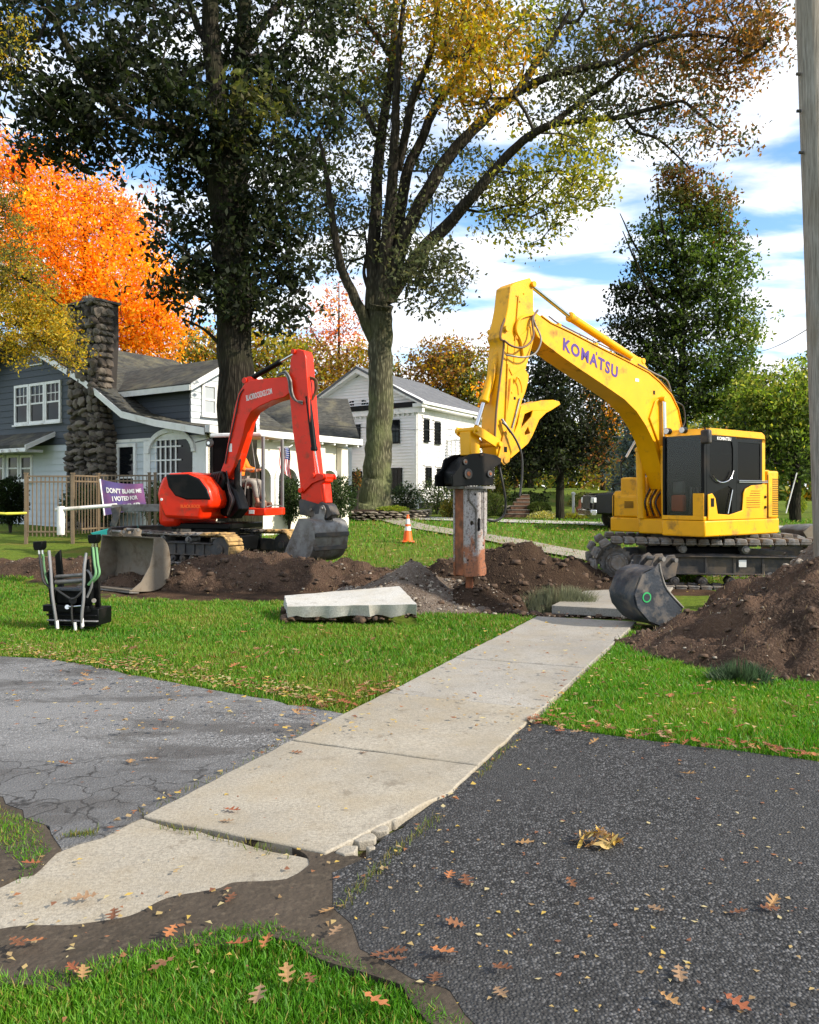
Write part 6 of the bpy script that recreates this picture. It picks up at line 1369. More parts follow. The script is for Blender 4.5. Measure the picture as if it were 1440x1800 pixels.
# triple balcony door and small balcony
for (x0, x1, y0) in ((785, 791, 764), (793, 801, 757), (803, 808, 765)):
    a = sorted((WR.at(x0, y0)[0], WR.at(x1, y0)[0])); window(WH, WR, a[0], a[1], WR.at(797, 797)[1], WR.at(797, y0)[1], M['white'], M['glass_pale'], .04, .06, muntin=(2, 4), sill=False)
b0, b1 = WR.at(783, 800)[0], WR.at(822, 800)[0]; bz = WR.at(790, 803)[1]
BAL = bpy.data.objects.new('balcony', None); link(BAL, WH); BAL.location = Vector(WR.w(b0, bz)) - wloc(WH)
mb = MB(); WR.box(mb, b0, b1, bz - .3, bz - .08, .0, 1.5); mb.build('balcony_floor', M['white'], BAL, bev=.02)
n = 13
for k in range(n): a = b0 + .05 + (b1 - b0 - .1) * k / (n - 1); mb = MB(); WR.box(mb, a - .02, a + .02, bz - .08, bz + .85, 1.42, 1.46); mb.build('baluster', M['white'], BAL)
for k in range(6): o_b = .1 + k * .25; mb = MB(); WR.box(mb, b0 + .02, b0 + .06, bz - .08, bz + .85, o_b, o_b + .04); mb.build('baluster', M['white'], BAL)
mb = MB(); WR.box(mb, b0, b1, bz + .86, bz + .92, 1.40, 1.48); WR.box(mb, b0, b0 + .08, bz + .86, bz + .92, .0, 1.40); mb.build('hand_rail', M['white'], BAL)
mb = MB(); WR.box(mb, b0 + .1, b0 + .3, wzb, bz - .3, 1.1, 1.35); mb.build('porch_column', M['white'], BAL); mb = MB(); WR.box(mb, b0 + .6, b1 - .2, wzb + .1, bz - .6, .02, .08); mb.build('front_door', M['glass'], WH)
# fan windows in the gable
for s_ in (0, 1):
    c0 = WL.at(626 if s_ else 634, 722); mb = MB(); sg = 1 if s_ else -1
    mbw = MB()
    for k in range(4):
        t0, t1 = R(8 + k * 21), R(25 + k * 21); r0_, r1_ = .22, .62
        WL.prism(mb, [(c0[0] + sg * (.1 + r0_ * math.cos(t0)), c0[1] + r0_ * math.sin(t0)), (c0[0] + sg * (.1 + r1_ * math.cos(t0)), c0[1] + r1_ * math.sin(t0)), (c0[0] + sg * (.1 + r1_ * math.cos(t1)), c0[1] + r1_ * math.sin(t1)), (c0[0] + sg * (.1 + r0_ * math.cos(t1)), c0[1] + r0_ * math.sin(t1))], .045, .06)
    mb.build('fan_window', M['glass'], WH, smooth=False)
# distant grey roofed house between the two
bx = Vector((ray(505, 40), 40)); BH = thing('house', (bx.x, bx.y, .9), 'low house behind the grey one of which only a dark shingle roof shows', 'house')
BWl = Wall(bx.x, bx.y, (1, .25)); mb = MB(); BWl.box(mb, -4, 3.2, .9, 4.4, -6, 0); mb.build('wall', M['white_siding'], BH)
mb = MB(); mb.hexa([BWl.w(-4.4, 4.3, .4), BWl.w(3.5, 4.3, .4), BWl.w(3.5, 6.6, -3), BWl.w(-4.4, 6.6, -3), BWl.w(-4.4, 4.5, .4), BWl.w(3.5, 4.5, .4), BWl.w(3.5, 6.8, -3), BWl.w(-4.4, 6.8, -3)]); mb.build('roof', M['roof_old'], BH)
# ---------------------------------------------------------------- vegetation
def leaf_cards(name, C, size, cols, parent, seed, aspect=.5, droop=.3, mat=None, label=None, kind=None):
    rng = np.random.RandomState(seed); n = len(C)
    a = rng.normal(size=(n, 3)); a[:, 2] -= droop; a /= np.linalg.norm(a, axis=1)[:, None]
    b = np.cross(a, rng.normal(size=(n, 3))); b /= np.linalg.norm(b, axis=1)[:, None] + 1e-9; nn = np.cross(a, b)
    s = (size * (.55 + .8 * rng.rand(n)))[:, None]; w = aspect
    V = np.stack([C - a * s * .5, C + b * s * w * .5 + nn * s * .08, C + a * s * .5, C - b * s * w * .5 + nn * s * .08], 1).reshape(-1, 3)
    F = np.arange(n * 4).reshape(-1, 4)
    return raw_mesh(name, V, F, mat or M['leaf'], parent, np.repeat(cols, 4, 0), label=label, kind=kind)
def pal_cols(pal, n, rng, jitter=.25):
    pal = np.array(pal); c = pal[rng.randint(0, len(pal), n)]; return c * (1 - jitter + 2 * jitter * rng.rand(n))[:, None]
def limb_mesh(mb, pts, rad, n=10, seed=0):
    P_ = catmull([tuple(p) + (r,) if False else p for p, r in zip(pts, rad)], 5); Rr = []
    m = len(pts)
    for i in range(len(P_)):
        t = min(i / 5, m - 1.0001); k = int(t); f = t - k; Rr.append(rad[k] * (1 - f) + rad[min(k + 1, m - 1)] * f)
    mb.tube([p + Vector((noise.noise((p.x * 2, p.z * 2, seed)), noise.noise((p.y * 2, p.z * 2, seed + 4)), 0)) * .25 * r for p, r in zip(P_, Rr)], [r * (1 + .08 * noise.noise((p.z * 3, seed, 0))) for p, r in zip(P_, Rr)], n)
    return P_, Rr
def grow(nodes, rads, clumps, twig_r, seed, step=.5, jit=.12, sag=.15):
    """attach every clump centre to the nearest node with a bent twig; returns new edges"""
    rng = np.random.RandomState(seed); cap = len(nodes) + len(clumps) * 14 + 10; A = np.zeros((cap, 3)); n = len(nodes); A[:n] = nodes; par = [-1] * n
    base = n; d0 = np.array([np.min(np.linalg.norm(A[:base] - c, axis=1)) for c in clumps]); order = np.argsort(d0)
    rr = list(rads)
    for ci in order:
        c = clumps[ci]; d = np.linalg.norm(A[:n] - c, axis=1); k = int(np.argmin(d + (A[:n, 2] > c[2]) * .3)); dist = d[k]; st = max(1, int(dist / step)); prev = k; p0 = A[k].copy(); st = min(st, 12)
        for j in range(1, st + 1):
            t = j / st; p = p0 * (1 - t) + c * t; p = p + rng.normal(size=3) * jit * math.sin(math.pi * t); p[2] += sag * dist * math.sin(math.pi * t) * .5
            A[n] = p; par.append(prev); rr.append(twig_r); prev = n; n += 1
    cnt = np.zeros(n); 
    for i in range(n - 1, base - 1, -1): cnt[i] += 1; 
    for i in range(n - 1, base - 1, -1):
        if par[i] >= base: cnt[par[i]] += cnt[i]
    return A[:n], par, base, cnt, rr
def tree(name, base, limbs, blobs, label, group=None, leaf=.14, per=40, csize=.55, bark='bark', twig_r=.010, seed=1, aspect=.5, twig_min=0.0, cat='tree', step=.5, droop=.3, nlimb=10):
    """limbs: list of (points, radii); blobs: (centre, radii, clumps, palette)"""
    t = thing(name, base, label, cat, group); mb = MB(); nodes = []; rads = []; rng = np.random.RandomState(seed)
    ml = MB()
    for k, (pts, rad) in enumerate(limbs):
        P_, Rr = limb_mesh(mb if k == 0 else ml, pts, rad, nlimb, seed + k)
        for p, r in zip(P_, Rr):
            if r < .28 * max(rads + [.6]) or k > 0: nodes.append(tuple(p)); rads.append(r)
    if not nodes: nodes = [tuple(P_[-1])]; rads = [.05]
    CL = []; CP = []
    for (c, r, n, pal) in blobs:
        m = 0
        while m < n:
            q = rng.uniform(-1, 1, 3); l = np.linalg.norm(q)
            if l > 1 or (l < .45 and rng.rand() < .5): continue
            CL.append(np.array(c) + q * np.array(r)); CP.append(pal); m += 1
    CL = np.array(CL)
    A, par, b0, cnt, rr = grow(nodes, rads, CL, twig_r, seed, step)
    tw = MB(); vs = []; fs = []
    for i in range(b0, len(A)):
        p, q = Vector(A[par[i]]), Vector(A[i]); r1 = max(twig_min, twig_r * cnt[i] ** .42); r0 = min(rr[par[i]] if par[i] < b0 else twig_r * cnt[par[i]] ** .42, r1 * 1.3); r0 = max(r0, twig_min)
        d = (q - p)
        if d.length < 1e-4: continue
        a = d.orthogonal().normalized(); bb = d.cross(a).normalized(); n = len(vs); m = 4 if r1 > .02 else 3
        for (o_, r_) in ((p, r0), (q, r1)):
            for k in range(m): an = 2 * math.pi * k / m; vs.append(o_ + a * math.cos(an) * r_ + bb * math.sin(an) * r_)
        for k in range(m): fs.append((n + k, n + (k + 1) % m, n + m + (k + 1) % m, n + m + k))
    mb.build('trunk', M[bark], t, sharp=70, fixn=False)
    if ml.v: ml.build('limbs', M[bark], t, sharp=70, fixn=False)
    tw.add(vs, fs); ob = tw.build('branches', M['twig'], t, sharp=100, fixn=False); ob['kind'] = 'stuff'
    LC = []; LCol = []
    for c, pal in zip(CL, CP):
        m = int(per * (.6 + .8 * rng.rand())); sb = rng.normal(size=(5, 3)) * csize * .42; q = sb[rng.randint(0, 5, m)] + rng.normal(size=(m, 3)) * csize * .19; q[:, 2] *= .75; LC.append(c + q); tone = .55 + .9 * rng.rand(); LCol.append(pal_cols(pal, m, rng) * tone)
    LC = np.concatenate(LC); LCol = np.concatenate(LCol)
    ob = leaf_cards('crown', LC, leaf, LCol, t, seed, aspect, droop, kind='stuff')
    return t
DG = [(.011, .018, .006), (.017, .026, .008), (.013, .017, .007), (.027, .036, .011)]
OG = [(.07, .085, .02), (.10, .11, .025), (.06, .07, .018), (.13, .12, .03)]
YO = [(.40, .24, .02), (.34, .25, .025), (.42, .20, .018), (.22, .17, .025), (.26, .25, .03)]
YG = [(.20, .22, .03), (.28, .27, .035), (.13, .16, .025), (.36, .30, .04)]
RU = [(.22, .09, .03), (.28, .14, .04), (.14, .08, .03), (.12, .09, .03), (.32, .17, .05)]
OR = [(.80, .31, .012), (.83, .41, .02), (.74, .25, .012), (.85, .36, .02)]
RD = [(.48, .12, .05), (.55, .18, .09), (.40, .10, .05), (.5, .22, .1)]
MG = [(.06, .10, .018), (.08, .13, .022), (.045, .075, .015), (.11, .15, .03)]
LG = [(.16, .23, .03), (.22, .28, .04), (.12, .18, .025), (.30, .30, .05)]
BS_ = [(.12, .16, .15), (.16, .20, .19), (.08, .11, .10)]
def limbs_px(spec, Y, dys=None):
    out = []
    for k, (pts, w) in enumerate(spec):
        P_ = []; n = len(pts); dy = (dys[k] if dys else 0)
        for i, (px, py) in enumerate(pts): P_.append(P(px, py, Y + dy * i / max(1, n - 1)))
        out.append((P_, [x / FPX * Y / 2 for x in w]))
    return out
def blob_px(Y, px, py, rx, ry, n, pal, dy=0, rz=None):
    YY = Y + dy; return (tuple(P(px, py, YY)), (rx / FPX * YY, (rz if rz else (rx + ry) / 2) / FPX * YY, ry / FPX * YY), n, pal)
# --- left oak, nearly black against the sky
YA = 20.6
specA = [([(421, 962), (419, 890), (418, 800), (415, 650), (408, 480), (403, 380), (398, 290)], (92, 74, 68, 62, 62, 66, 70)),
         ([(392, 310), (385, 220), (378, 140), (372, 60), (366, -60), (360, -200)], (40, 38, 34, 30, 24, 14)),
         ([(408, 320), (418, 220), (421, 140), (428, 60), (434, -60), (445, -200)], (36, 34, 30, 28, 22, 12)),
         ([(386, 330), (352, 285), (312, 232), (270, 220), (228, 210), (190, 178), (160, 150), (125, 95), (95, 30), (60, -60)], (22, 22, 20, 17, 15, 14, 13, 11, 9, 6)),
         ([(366, 112), (335, 125), (308, 132), (270, 142), (225, 105), (180, 90)], (14, 12, 11, 8, 7, 5)),
         ([(372, 90), (345, 40), (325, -20), (290, -100)], (16, 13, 11, 7)),
         ([(430, 90), (470, 30), (520, -30), (570, -110)], (16, 13, 11, 7)),
         ([(405, 520), (370, 480), (335, 450), (300, 420)], (10, 7, 5, 3)), ([(415, 560), (450, 520), (490, 500), (520, 470)], (10, 7, 5, 3)), ([(400, 620), (360, 580), (320, 560)], (8, 5, 3)), ([(418, 420), (460, 380), (510, 350)], (10, 7, 4))]
LA = limbs_px(specA, YA, [0, -.6, .8, -2.5, 1.5, 2.5, 1.5, -1, .5, -.5, .8])
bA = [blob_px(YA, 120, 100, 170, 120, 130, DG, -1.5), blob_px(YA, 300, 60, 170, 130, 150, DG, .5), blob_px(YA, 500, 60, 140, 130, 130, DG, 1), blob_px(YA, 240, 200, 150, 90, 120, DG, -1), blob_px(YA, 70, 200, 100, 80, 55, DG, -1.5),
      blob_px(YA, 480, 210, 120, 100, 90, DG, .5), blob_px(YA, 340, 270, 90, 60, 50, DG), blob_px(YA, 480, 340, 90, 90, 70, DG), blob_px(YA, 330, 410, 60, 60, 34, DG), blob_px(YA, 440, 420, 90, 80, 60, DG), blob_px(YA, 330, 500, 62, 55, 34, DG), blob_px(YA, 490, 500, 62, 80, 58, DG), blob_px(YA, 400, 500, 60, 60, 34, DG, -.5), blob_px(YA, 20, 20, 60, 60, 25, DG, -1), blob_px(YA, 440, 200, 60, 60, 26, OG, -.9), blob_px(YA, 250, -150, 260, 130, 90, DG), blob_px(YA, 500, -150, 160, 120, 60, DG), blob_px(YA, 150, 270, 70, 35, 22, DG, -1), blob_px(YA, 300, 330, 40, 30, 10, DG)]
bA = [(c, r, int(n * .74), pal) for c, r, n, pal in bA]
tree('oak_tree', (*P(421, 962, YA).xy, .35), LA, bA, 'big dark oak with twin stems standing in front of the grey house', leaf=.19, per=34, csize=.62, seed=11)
# --- middle oak
YM = 32.0
specM = [([(658, 915), (658, 890), (661, 850), (664, 800), (667, 740), (669, 680), (669, 620), (668, 570), (667, 535)], (96, 74, 60, 53, 50, 48, 47, 46, 52)),
         ([(658, 600), (640, 560), (622, 520), (600, 470), (588, 410), (580, 350), (572, 290), (560, 240)], (24, 22, 20, 17, 14, 12, 9, 5)),
         ([(655, 545), (657, 450), (660, 380), (664, 300), (672, 225), (685, 150), (690, 90), (694, 20), (700, -80)], (30, 28, 25, 23, 20, 17, 14, 11, 6)),
         ([(668, 545), (676, 470), (684, 390), (690, 320), (694, 240), (697, 160), (702, 80), (712, -20)], (32, 28, 26, 22, 18, 15, 12, 8)),
         ([(676, 530), (692, 440), (704, 370), (716, 300), (740, 250), (765, 190), (800, 140), (826, 112), (850, 60), (880, 0)], (30, 27, 24, 22, 19, 17, 15, 13, 9, 6)),
         ([(700, 300), (712, 240), (728, 165), (752, 112), (765, 60), (775, -20)], (18, 17, 15, 12, 9, 6)),
         ([(680, 530), (706, 430), (751, 336), (790, 275), (828, 232), (868, 195), (906, 163), (940, 115), (967, 75), (990, 40), (1003, 15)], (34, 30, 27, 24, 21, 19, 17, 14, 12, 9, 6)),
         ([(906, 163), (950, 142), (988, 128), (1040, 116), (1085, 108), (1130, 80), (1188, 64), (1240, 62), (1300, 70)], (17, 15, 14, 13, 12, 10, 8, 6, 4)),
         ([(684, 520), (705, 490), (752, 430), (792, 390), (815, 362), (834, 342), (868, 300), (906, 260), (940, 233), (967, 220)], (32, 30, 26, 24, 22, 21, 19, 17, 15, 14)),
         ([(967, 220), (1010, 213), (1050, 210), (1091, 206), (1130, 195), (1165, 186), (1200, 178), (1235, 205), (1270, 230)], (13, 11, 10, 10, 9, 8, 6, 5, 3)),
         ([(967, 220), (1000, 195), (1030, 172), (1062, 152), (1095, 125), (1137, 93), (1183, 62), (1230, 30)], (13, 12, 11, 10, 9, 8, 6, 4)),
         ([(1101, 211), (1120, 232), (1152, 242), (1185, 268), (1214, 298)], (7, 6, 5, 4, 3)),
         ([(590, 350), (560, 365), (525, 380), (495, 385)], (7, 6, 5, 3)), ([(604, 215), (580, 172), (545, 175), (510, 180)], (9, 8, 6, 3)), ([(660, 235), (635, 185), (604, 160), (585, 150)], (14, 11, 9, 6)), ([(684, 95), (660, 60), (630, 30), (600, 22)], (11, 9, 7, 4)),
         ([(820, 368), (850, 372), (890, 362), (930, 360)], (6, 5, 4, 3)), ([(868, 300), (920, 305), (980, 300), (1010, 310)], (6, 5, 4, 3)), ([(650, 515), (640, 480), (645, 440), (640, 400)], (9, 7, 5, 3)), ([(751, 300), (760, 350), (758, 400)], (4, 3, 2))]
specM = [(p_, [x * .9 for x in w_]) for p_, w_ in specM]
LM = limbs_px(specM, YM, [0, -1, 1.5, -1, 2, -2, -1.5, -1, -2.5, -1, 2.5, -1, -1, -1, 2, 1, -1, 0, 1, 0])
GG = [(.06, .075, .03), (.09, .10, .045), (.045, .055, .022), (.12, .12, .05)]
bM = [blob_px(YM, 600, 80, 110, 110, 95, OG, 1), blob_px(YM, 720, 60, 110, 100, 110, OG + RU[:1], 1), blob_px(YM, 850, 100, 75, 105, 130, YO, -3), blob_px(YM, 790, 30, 90, 70, 80, YO, -2), blob_px(YM, 900, 60, 70, 70, 40, YG, -1), blob_px(YM, 1010, 70, 130, 90, 120, OG, 1), blob_px(YM, 1000, 170, 110, 70, 60, GG, 0),
      blob_px(YM, 1130, 60, 110, 80, 95, OG + RU, 1), blob_px(YM, 1270, 70, 100, 90, 115, RU, 0), blob_px(YM, 1330, 40, 70, 90, 70, RU + OG[:1], -1), blob_px(YM, 1200, 160, 110, 60, 55, RU + GG, 0), blob_px(YM, 1250, 225, 75, 45, 26, GG + RU, -1), blob_px(YM, 1110, 200, 90, 50, 40, GG, 1),
      blob_px(YM, 980, 310, 100, 85, 105, YG, -1), blob_px(YM, 880, 340, 70, 60, 45, YG + GG, 0), blob_px(YM, 1020, 250, 70, 50, 35, YG, -1), blob_px(YM, 800, 300, 80, 90, 45, GG, 0), blob_px(YM, 620, 300, 110, 120, 90, GG, 1), blob_px(YM, 540, 400, 80, 90, 75, GG, 1), blob_px(YM, 630, 430, 60, 70, 28, GG, 2), blob_px(YM, 760, 500, 62, 60, 68, GG, -2), blob_px(YM, 720, 420, 50, 60, 22, GG, -1),
      blob_px(YM, 740, 200, 90, 80, 45, GG, 1), blob_px(YM, 560, 230, 80, 90, 50, OG, 1), blob_px(YM, 900, -120, 380, 110, 160, OG), blob_px(YM, 1280, -70, 130, 70, 55, RU), blob_px(YM, 925, 400, 55, 35, 16, YG, -1), blob_px(YM, 1180, 260, 50, 40, 10, GG), blob_px(YM, 640, 170, 80, 60, 40, GG + YG, 2)]
bM = [(c, r, max(4, int(n * (.84 if pal in (OG, GG) or len(pal) > 5 else .85))), pal) for c, r, n, pal in bM]
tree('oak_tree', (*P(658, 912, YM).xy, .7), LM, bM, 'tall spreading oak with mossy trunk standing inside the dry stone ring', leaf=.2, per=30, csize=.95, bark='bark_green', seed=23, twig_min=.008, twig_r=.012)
def simple_tree(name, px, pyb, Y, top, blobs, label, w=14, leaf=.2, per=40, csize=.7, seed=1, bark='bark', group=None, forks=2, twig_r=.012, lean=0, droop=.3, trunk_top=None):
    z0 = base_z(ray(px, Y), Y); P0 = P(px, pyb, Y); P0.z = z0 - .1; rnd_ = random.Random(seed); tt = trunk_top or top
    pts = [P0, P(px + lean * .3, pyb + (tt - pyb) * .3, Y), P(px + lean * .6, pyb + (tt - pyb) * .6, Y), P(px + lean, tt, Y)]; lim = [(pts, [w / FPX * Y / 2 * k for k in (1.25, 1, .65, .15)])]
    for k in range(forks):
        t = .3 + .45 * k / max(1, forks); s_ = pts[0].lerp(pts[3], t); d = Vector((rnd_.choice((-1, 1)) * rnd_.uniform(.1, .2), rnd_.uniform(-.12, .12), .22)) * (pts[3] - pts[0]).length; lim.append(([s_, s_ + d * .5 + Vector((d.x * .15, 0, 0)), s_ + d], [w / FPX * Y / 2 * q for q in (.45, .3, .1)]))
    return tree(name, (P0.x, P0.y, z0), lim, blobs, label, group, leaf, per, csize, bark, twig_r, seed, nlimb=8, droop=droop, step=.8)
B = blob_px
# orange maple behind the grey house
simple_tree('maple_tree', 150, 870, 44, 330, [B(44, 60, 340, 90, 80, 90, OR + RD[:1]), B(44, 130, 420, 130, 110, 220, OR), B(44, 60, 480, 110, 100, 130, OR), B(44, 230, 520, 85, 100, 160, OR + [(.85, .48, .02)]), B(44, 170, 560, 120, 80, 150, OR + [(.85, .52, .03)]), B(44, 280, 580, 45, 60, 55, OR + [(.85, .52, .03)]), B(44, 190, 370, 70, 50, 38, RD + OR), B(44, 20, 290, 60, 45, 40, OR + RD)], 'bright orange maple glowing behind the grey house chimney', w=22, leaf=.21, per=62, csize=1.5, seed=31, forks=5)
simple_tree('maple_tree', 235, 870, 58, 360, [B(58, 225, 400, 45, 70, 40, RD), B(58, 240, 470, 40, 40, 20, RD)], 'sparse pinkish red maple top poking out beside the orange maple', w=10, leaf=.25, per=22, csize=1.1, seed=32, forks=3)
# yellow locust hanging in from the left, in front of the house
yl = [([P(-120, 980, 19), P(-100, 700, 19), P(-60, 500, 19), P(-40, 330, 19), P(-30, 200, 19)], [.22, .18, .14, .1, .04]), ([P(-75, 560, 19), P(0, 560, 19), P(50, 580, 19), P(90, 610, 19), P(125, 640, 19)], [.08, .06, .045, .03, .015]), ([P(-60, 500, 19), P(0, 470, 19), P(60, 500, 19), P(110, 540, 19)], [.07, .05, .035, .015]), ([P(-85, 620, 19), P(-20, 610, 19), P(15, 625, 19), P(28, 640, 19)], [.06, .04, .03, .012])]
YL = [(.50, .36, .03), (.42, .32, .03), (.36, .30, .04), (.20, .20, .04), (.52, .30, .03)]; DY = [(.10, .11, .03), (.16, .15, .03), (.3, .24, .04)]
tree('locust_tree', (ray(-120, 19), 19, .2), yl, [B(19, 0, 440, 55, 70, 60, DY), B(19, 30, 510, 60, 50, 70, DY + YL[:2]), B(19, 60, 565, 60, 40, 75, YL), B(19, 20, 600, 50, 40, 45, YL), B(19, 105, 600, 40, 28, 30, YL), B(19, -20, 360, 50, 60, 40, DY), B(19, -80, 450, 90, 140, 80, DY), B(19, 10, 60, 28, 60, 12, YL + DG, -3), B(19, 125, 628, 16, 14, 7, YL)], 'yellow green locust reaching in from the left edge over the chimney', leaf=.085, per=55, csize=.42, seed=33, aspect=.38, twig_r=.006, cat='tree')
# woods behind between the houses
simple_tree('woodland_tree', 470, 850, 52, 590, [B(52, 480, 640, 55, 70, 60, YG + YO[:2]), B(52, 440, 620, 45, 50, 35, RU + YG), B(52, 500, 700, 50, 50, 35, YG)], 'yellow green woodland tree right of the dark oak trunk', leaf=.3, per=40, csize=1.4, seed=41)
simple_tree('woodland_tree', 540, 850, 58, 585, [B(58, 540, 650, 50, 70, 60, YO + RU), B(58, 560, 700, 45, 45, 35, YO)], 'golden woodland tree above the red excavator arm', leaf=.3, per=38, csize=1.4, seed=42)
simple_tree('maple_tree', 596, 850, 66, 500, [B(66, 600, 560, 50, 62, 55, RD + OR[:1]), B(66, 575, 610, 40, 40, 22, RD)], 'airy pinkish red maple rising left of the mossy oak trunk', leaf=.27, per=24, csize=1.5, seed=43, w=9, forks=4)
simple_tree('woodland_tree', 610, 850, 60, 610, [B(60, 605, 665, 55, 55, 55, YO + RU), B(60, 640, 640, 30, 35, 20, YO)], 'orange gold woodland tree behind the white gable', leaf=.3, per=38, csize=1.4, seed=44)
simple_tree('woodland_tree', 700, 850, 66, 640, [B(66, 700, 670, 25, 30, 22, RU + MG), B(66, 715, 700, 30, 30, 16, MG)], 'small dark green and rust tree right of the mossy oak trunk', leaf=.3, per=38, csize=1.2, seed=45)
simple_tree('woodland_tree', 800, 850, 64, 615, [B(64, 770, 660, 60, 55, 80, YO[:3] + RU), B(64, 820, 670, 50, 55, 80, YG + OG), B(64, 800, 625, 55, 25, 35, RU + YO), B(64, 850, 720, 45, 50, 50, OG + YG)], 'broad round tree turning orange behind the white house roof', leaf=.32, per=44, csize=1.5, seed=46, forks=4)
simple_tree('woodland_tree', 345, 850, 60, 600, [B(60, 350, 610, 40, 35, 45, RU + YG), B(60, 330, 630, 30, 30, 26, YG), B(60, 380, 640, 40, 30, 30, YO + MG)], 'yellow and rust woodland trees seen over the grey house roof ridge', leaf=.3, per=38, csize=1.3, seed=47)
simple_tree('maple_tree', 878, 880, 55, 600, [B(55, 872, 700, 26, 40, 24, OR + RD[:1]), B(55, 880, 750, 20, 30, 12, OR)], 'small vivid orange maple seen past the yellow arm', leaf=.26, per=34, csize=1.1, seed=48, w=7)
for i, (px, top, lab) in enumerate(((862, 560, 'bare leafless tree sticking up left of the yellow arm'), (722, 600, 'bare leafless sapling right of the mossy oak'))):
    simple_tree('bare_tree', px, 850, 70, top + 12, [B(70, px, top + 50, 30, 50, 26, RU)], lab, leaf=.05, per=1, csize=.5, seed=50 + i, w=5, forks=4, twig_r=.02)
# trees on the right
simple_tree('maple_tree', 985, 915, 31, 600, [B(31, 975, 640, 60, 45, 60, DG), B(31, 930, 720, 60, 60, 80, DG), B(31, 1000, 730, 65, 60, 90, DG), B(31, 960, 800, 75, 45, 80, DG), B(31, 900, 780, 40, 50, 34, DG), B(31, 1040, 790, 30, 40, 24, DG + RU[:1])], 'dark green ornamental tree beside the garden steps', w=13, leaf=.17, per=44, csize=.8, seed=61, trunk_top=640)
simple_tree('maple_tree', 1060, 900, 40, 640, [B(40, 1060, 700, 35, 55, 44, YO[:2] + OR + RU), B(40, 1075, 760, 35, 40, 34, OR[2:] + MG), B(40, 1045, 810, 35, 40, 26, RU + YG), B(40, 1090, 680, 30, 40, 24, RU + MG)], 'small maple with orange and red foliage left of the blue spruce', w=8, leaf=.2, per=38, csize=.8, seed=62)
simple_tree('blue_spruce', 1112, 905, 36, 700, [B(36, 1112, 735, 12, 25, 14, BS_), B(36, 1112, 785, 26, 25, 30, BS_), B(36, 1112, 840, 38, 30, 55, BS_), B(36, 1110, 880, 44, 20, 40, BS_)], 'pale blue spruce behind the yellow boom cylinder', w=8, leaf=.14, per=60, csize=.7, seed=63, forks=0, droop=-.2)
tl = [B(34, 1188, 300, 14, 22, 10, RU), B(34, 1215, 330, 22, 30, 18, OG + RU), B(34, 1185, 350, 25, 30, 18, OG), B(34, 1262, 360, 20, 30, 18, OG + RU[:2]), B(34, 1225, 390, 45, 32, 40, MG + OG), B(34, 1160, 400, 30, 26, 20, MG), B(34, 1285, 410, 26, 30, 20, MG + RU[:1]), B(34, 1150, 455, 45, 28, 34, DG + MG), B(34, 1215, 450, 50, 32, 48, MG), B(34, 1280, 470, 45, 30, 34, MG + LG[:1]), B(34, 1115, 510, 38, 26, 26, DG), B(34, 1185, 515, 60, 30, 52, MG + DG), B(34, 1270, 530, 60, 30, 46, MG), B(34, 1120, 575, 50, 28, 38, DG), B(34, 1200, 580, 70, 34, 70, MG + DG), B(34, 1300, 580, 45, 30, 30, LG + MG), B(34, 1150, 640, 70, 34, 66, DG + MG), B(34, 1250, 640, 75, 34, 70, MG), B(34, 1180, 700, 80, 40, 80, DG + MG), B(34, 1290, 700, 70, 40, 66, MG + LG[:1])]
simple_tree('pear_tree', 1200, 905, 34, 300, tl, 'tall upright green tree rising behind the yellow boom', w=15, leaf=.18, per=50, csize=.75, seed=64, forks=8)
simple_tree('linden_tree', 1398, 905, 30, 650, [B(30, 1360, 690, 70, 45, 90, LG), B(30, 1400, 730, 60, 55, 90, LG + MG), B(30, 1330, 750, 60, 50, 70, MG + LG), B(30, 1400, 800, 50, 40, 50, MG), B(30, 1300, 800, 60, 40, 50, DG + MG), B(30, 1440, 690, 50, 60, 50, LG), B(30, 1500, 740, 60, 80, 60, LG)], 'light green tree between the yellow cab and the telephone pole', w=17, leaf=.16, per=44, csize=.8, seed=65)
simple_tree('linden_tree', 1450, 905, 38, 620, [B(38, 1450, 700, 70, 80, 90, MG + LG), B(38, 1420, 790, 60, 60, 60, MG), B(38, 1540, 720, 80, 100, 80, MG)], 'green tree partly hidden by the telephone pole', w=12, leaf=.2, per=40, csize=.9, seed=66)
simple_tree('woodland_tree', 1240, 890, 58, 640, [B(58, 1180, 770, 90, 70, 90, MG + YG), B(58, 1290, 760, 90, 80, 90, MG + YG), B(58, 1380, 800, 80, 50, 60, MG)], 'green thicket tree far behind the yellow cab', leaf=.32, per=40, csize=1.6, seed=67)
simple_tree('woodland_tree', 930, 890, 56, 720, [B(56, 900, 800, 70, 50, 60, MG + YG), B(56, 1000, 800, 80, 50, 60, MG + YG), B(56, 1080, 820, 60, 50, 40, YG)], 'green and yellow thicket tree behind the garden steps', leaf=.32, per=40, csize=1.6, seed=68)
# far woods that close the horizon
rng = np.random.RandomState(3); n = 34000; X = rng.uniform(-95, 95, n); Z = 1.0 + 9.5 * rng.rand(n) ** 1.3 * (.6 + .5 * np.array([noise.noise((x * .12, 2, 0)) + .5 for x in X])); Yw = 92 + rng.uniform(-5, 8, n) - np.abs(X) * .15
ob = leaf_cards('far_woods', np.stack([X, Yw, Z], 1), .9, pal_cols(YG + MG + YO[:2] + RU[:2], n, rng), None, 5, .7, kind='stuff'); tag(ob, 'autumn woods closing the view far behind the houses', 'woods')
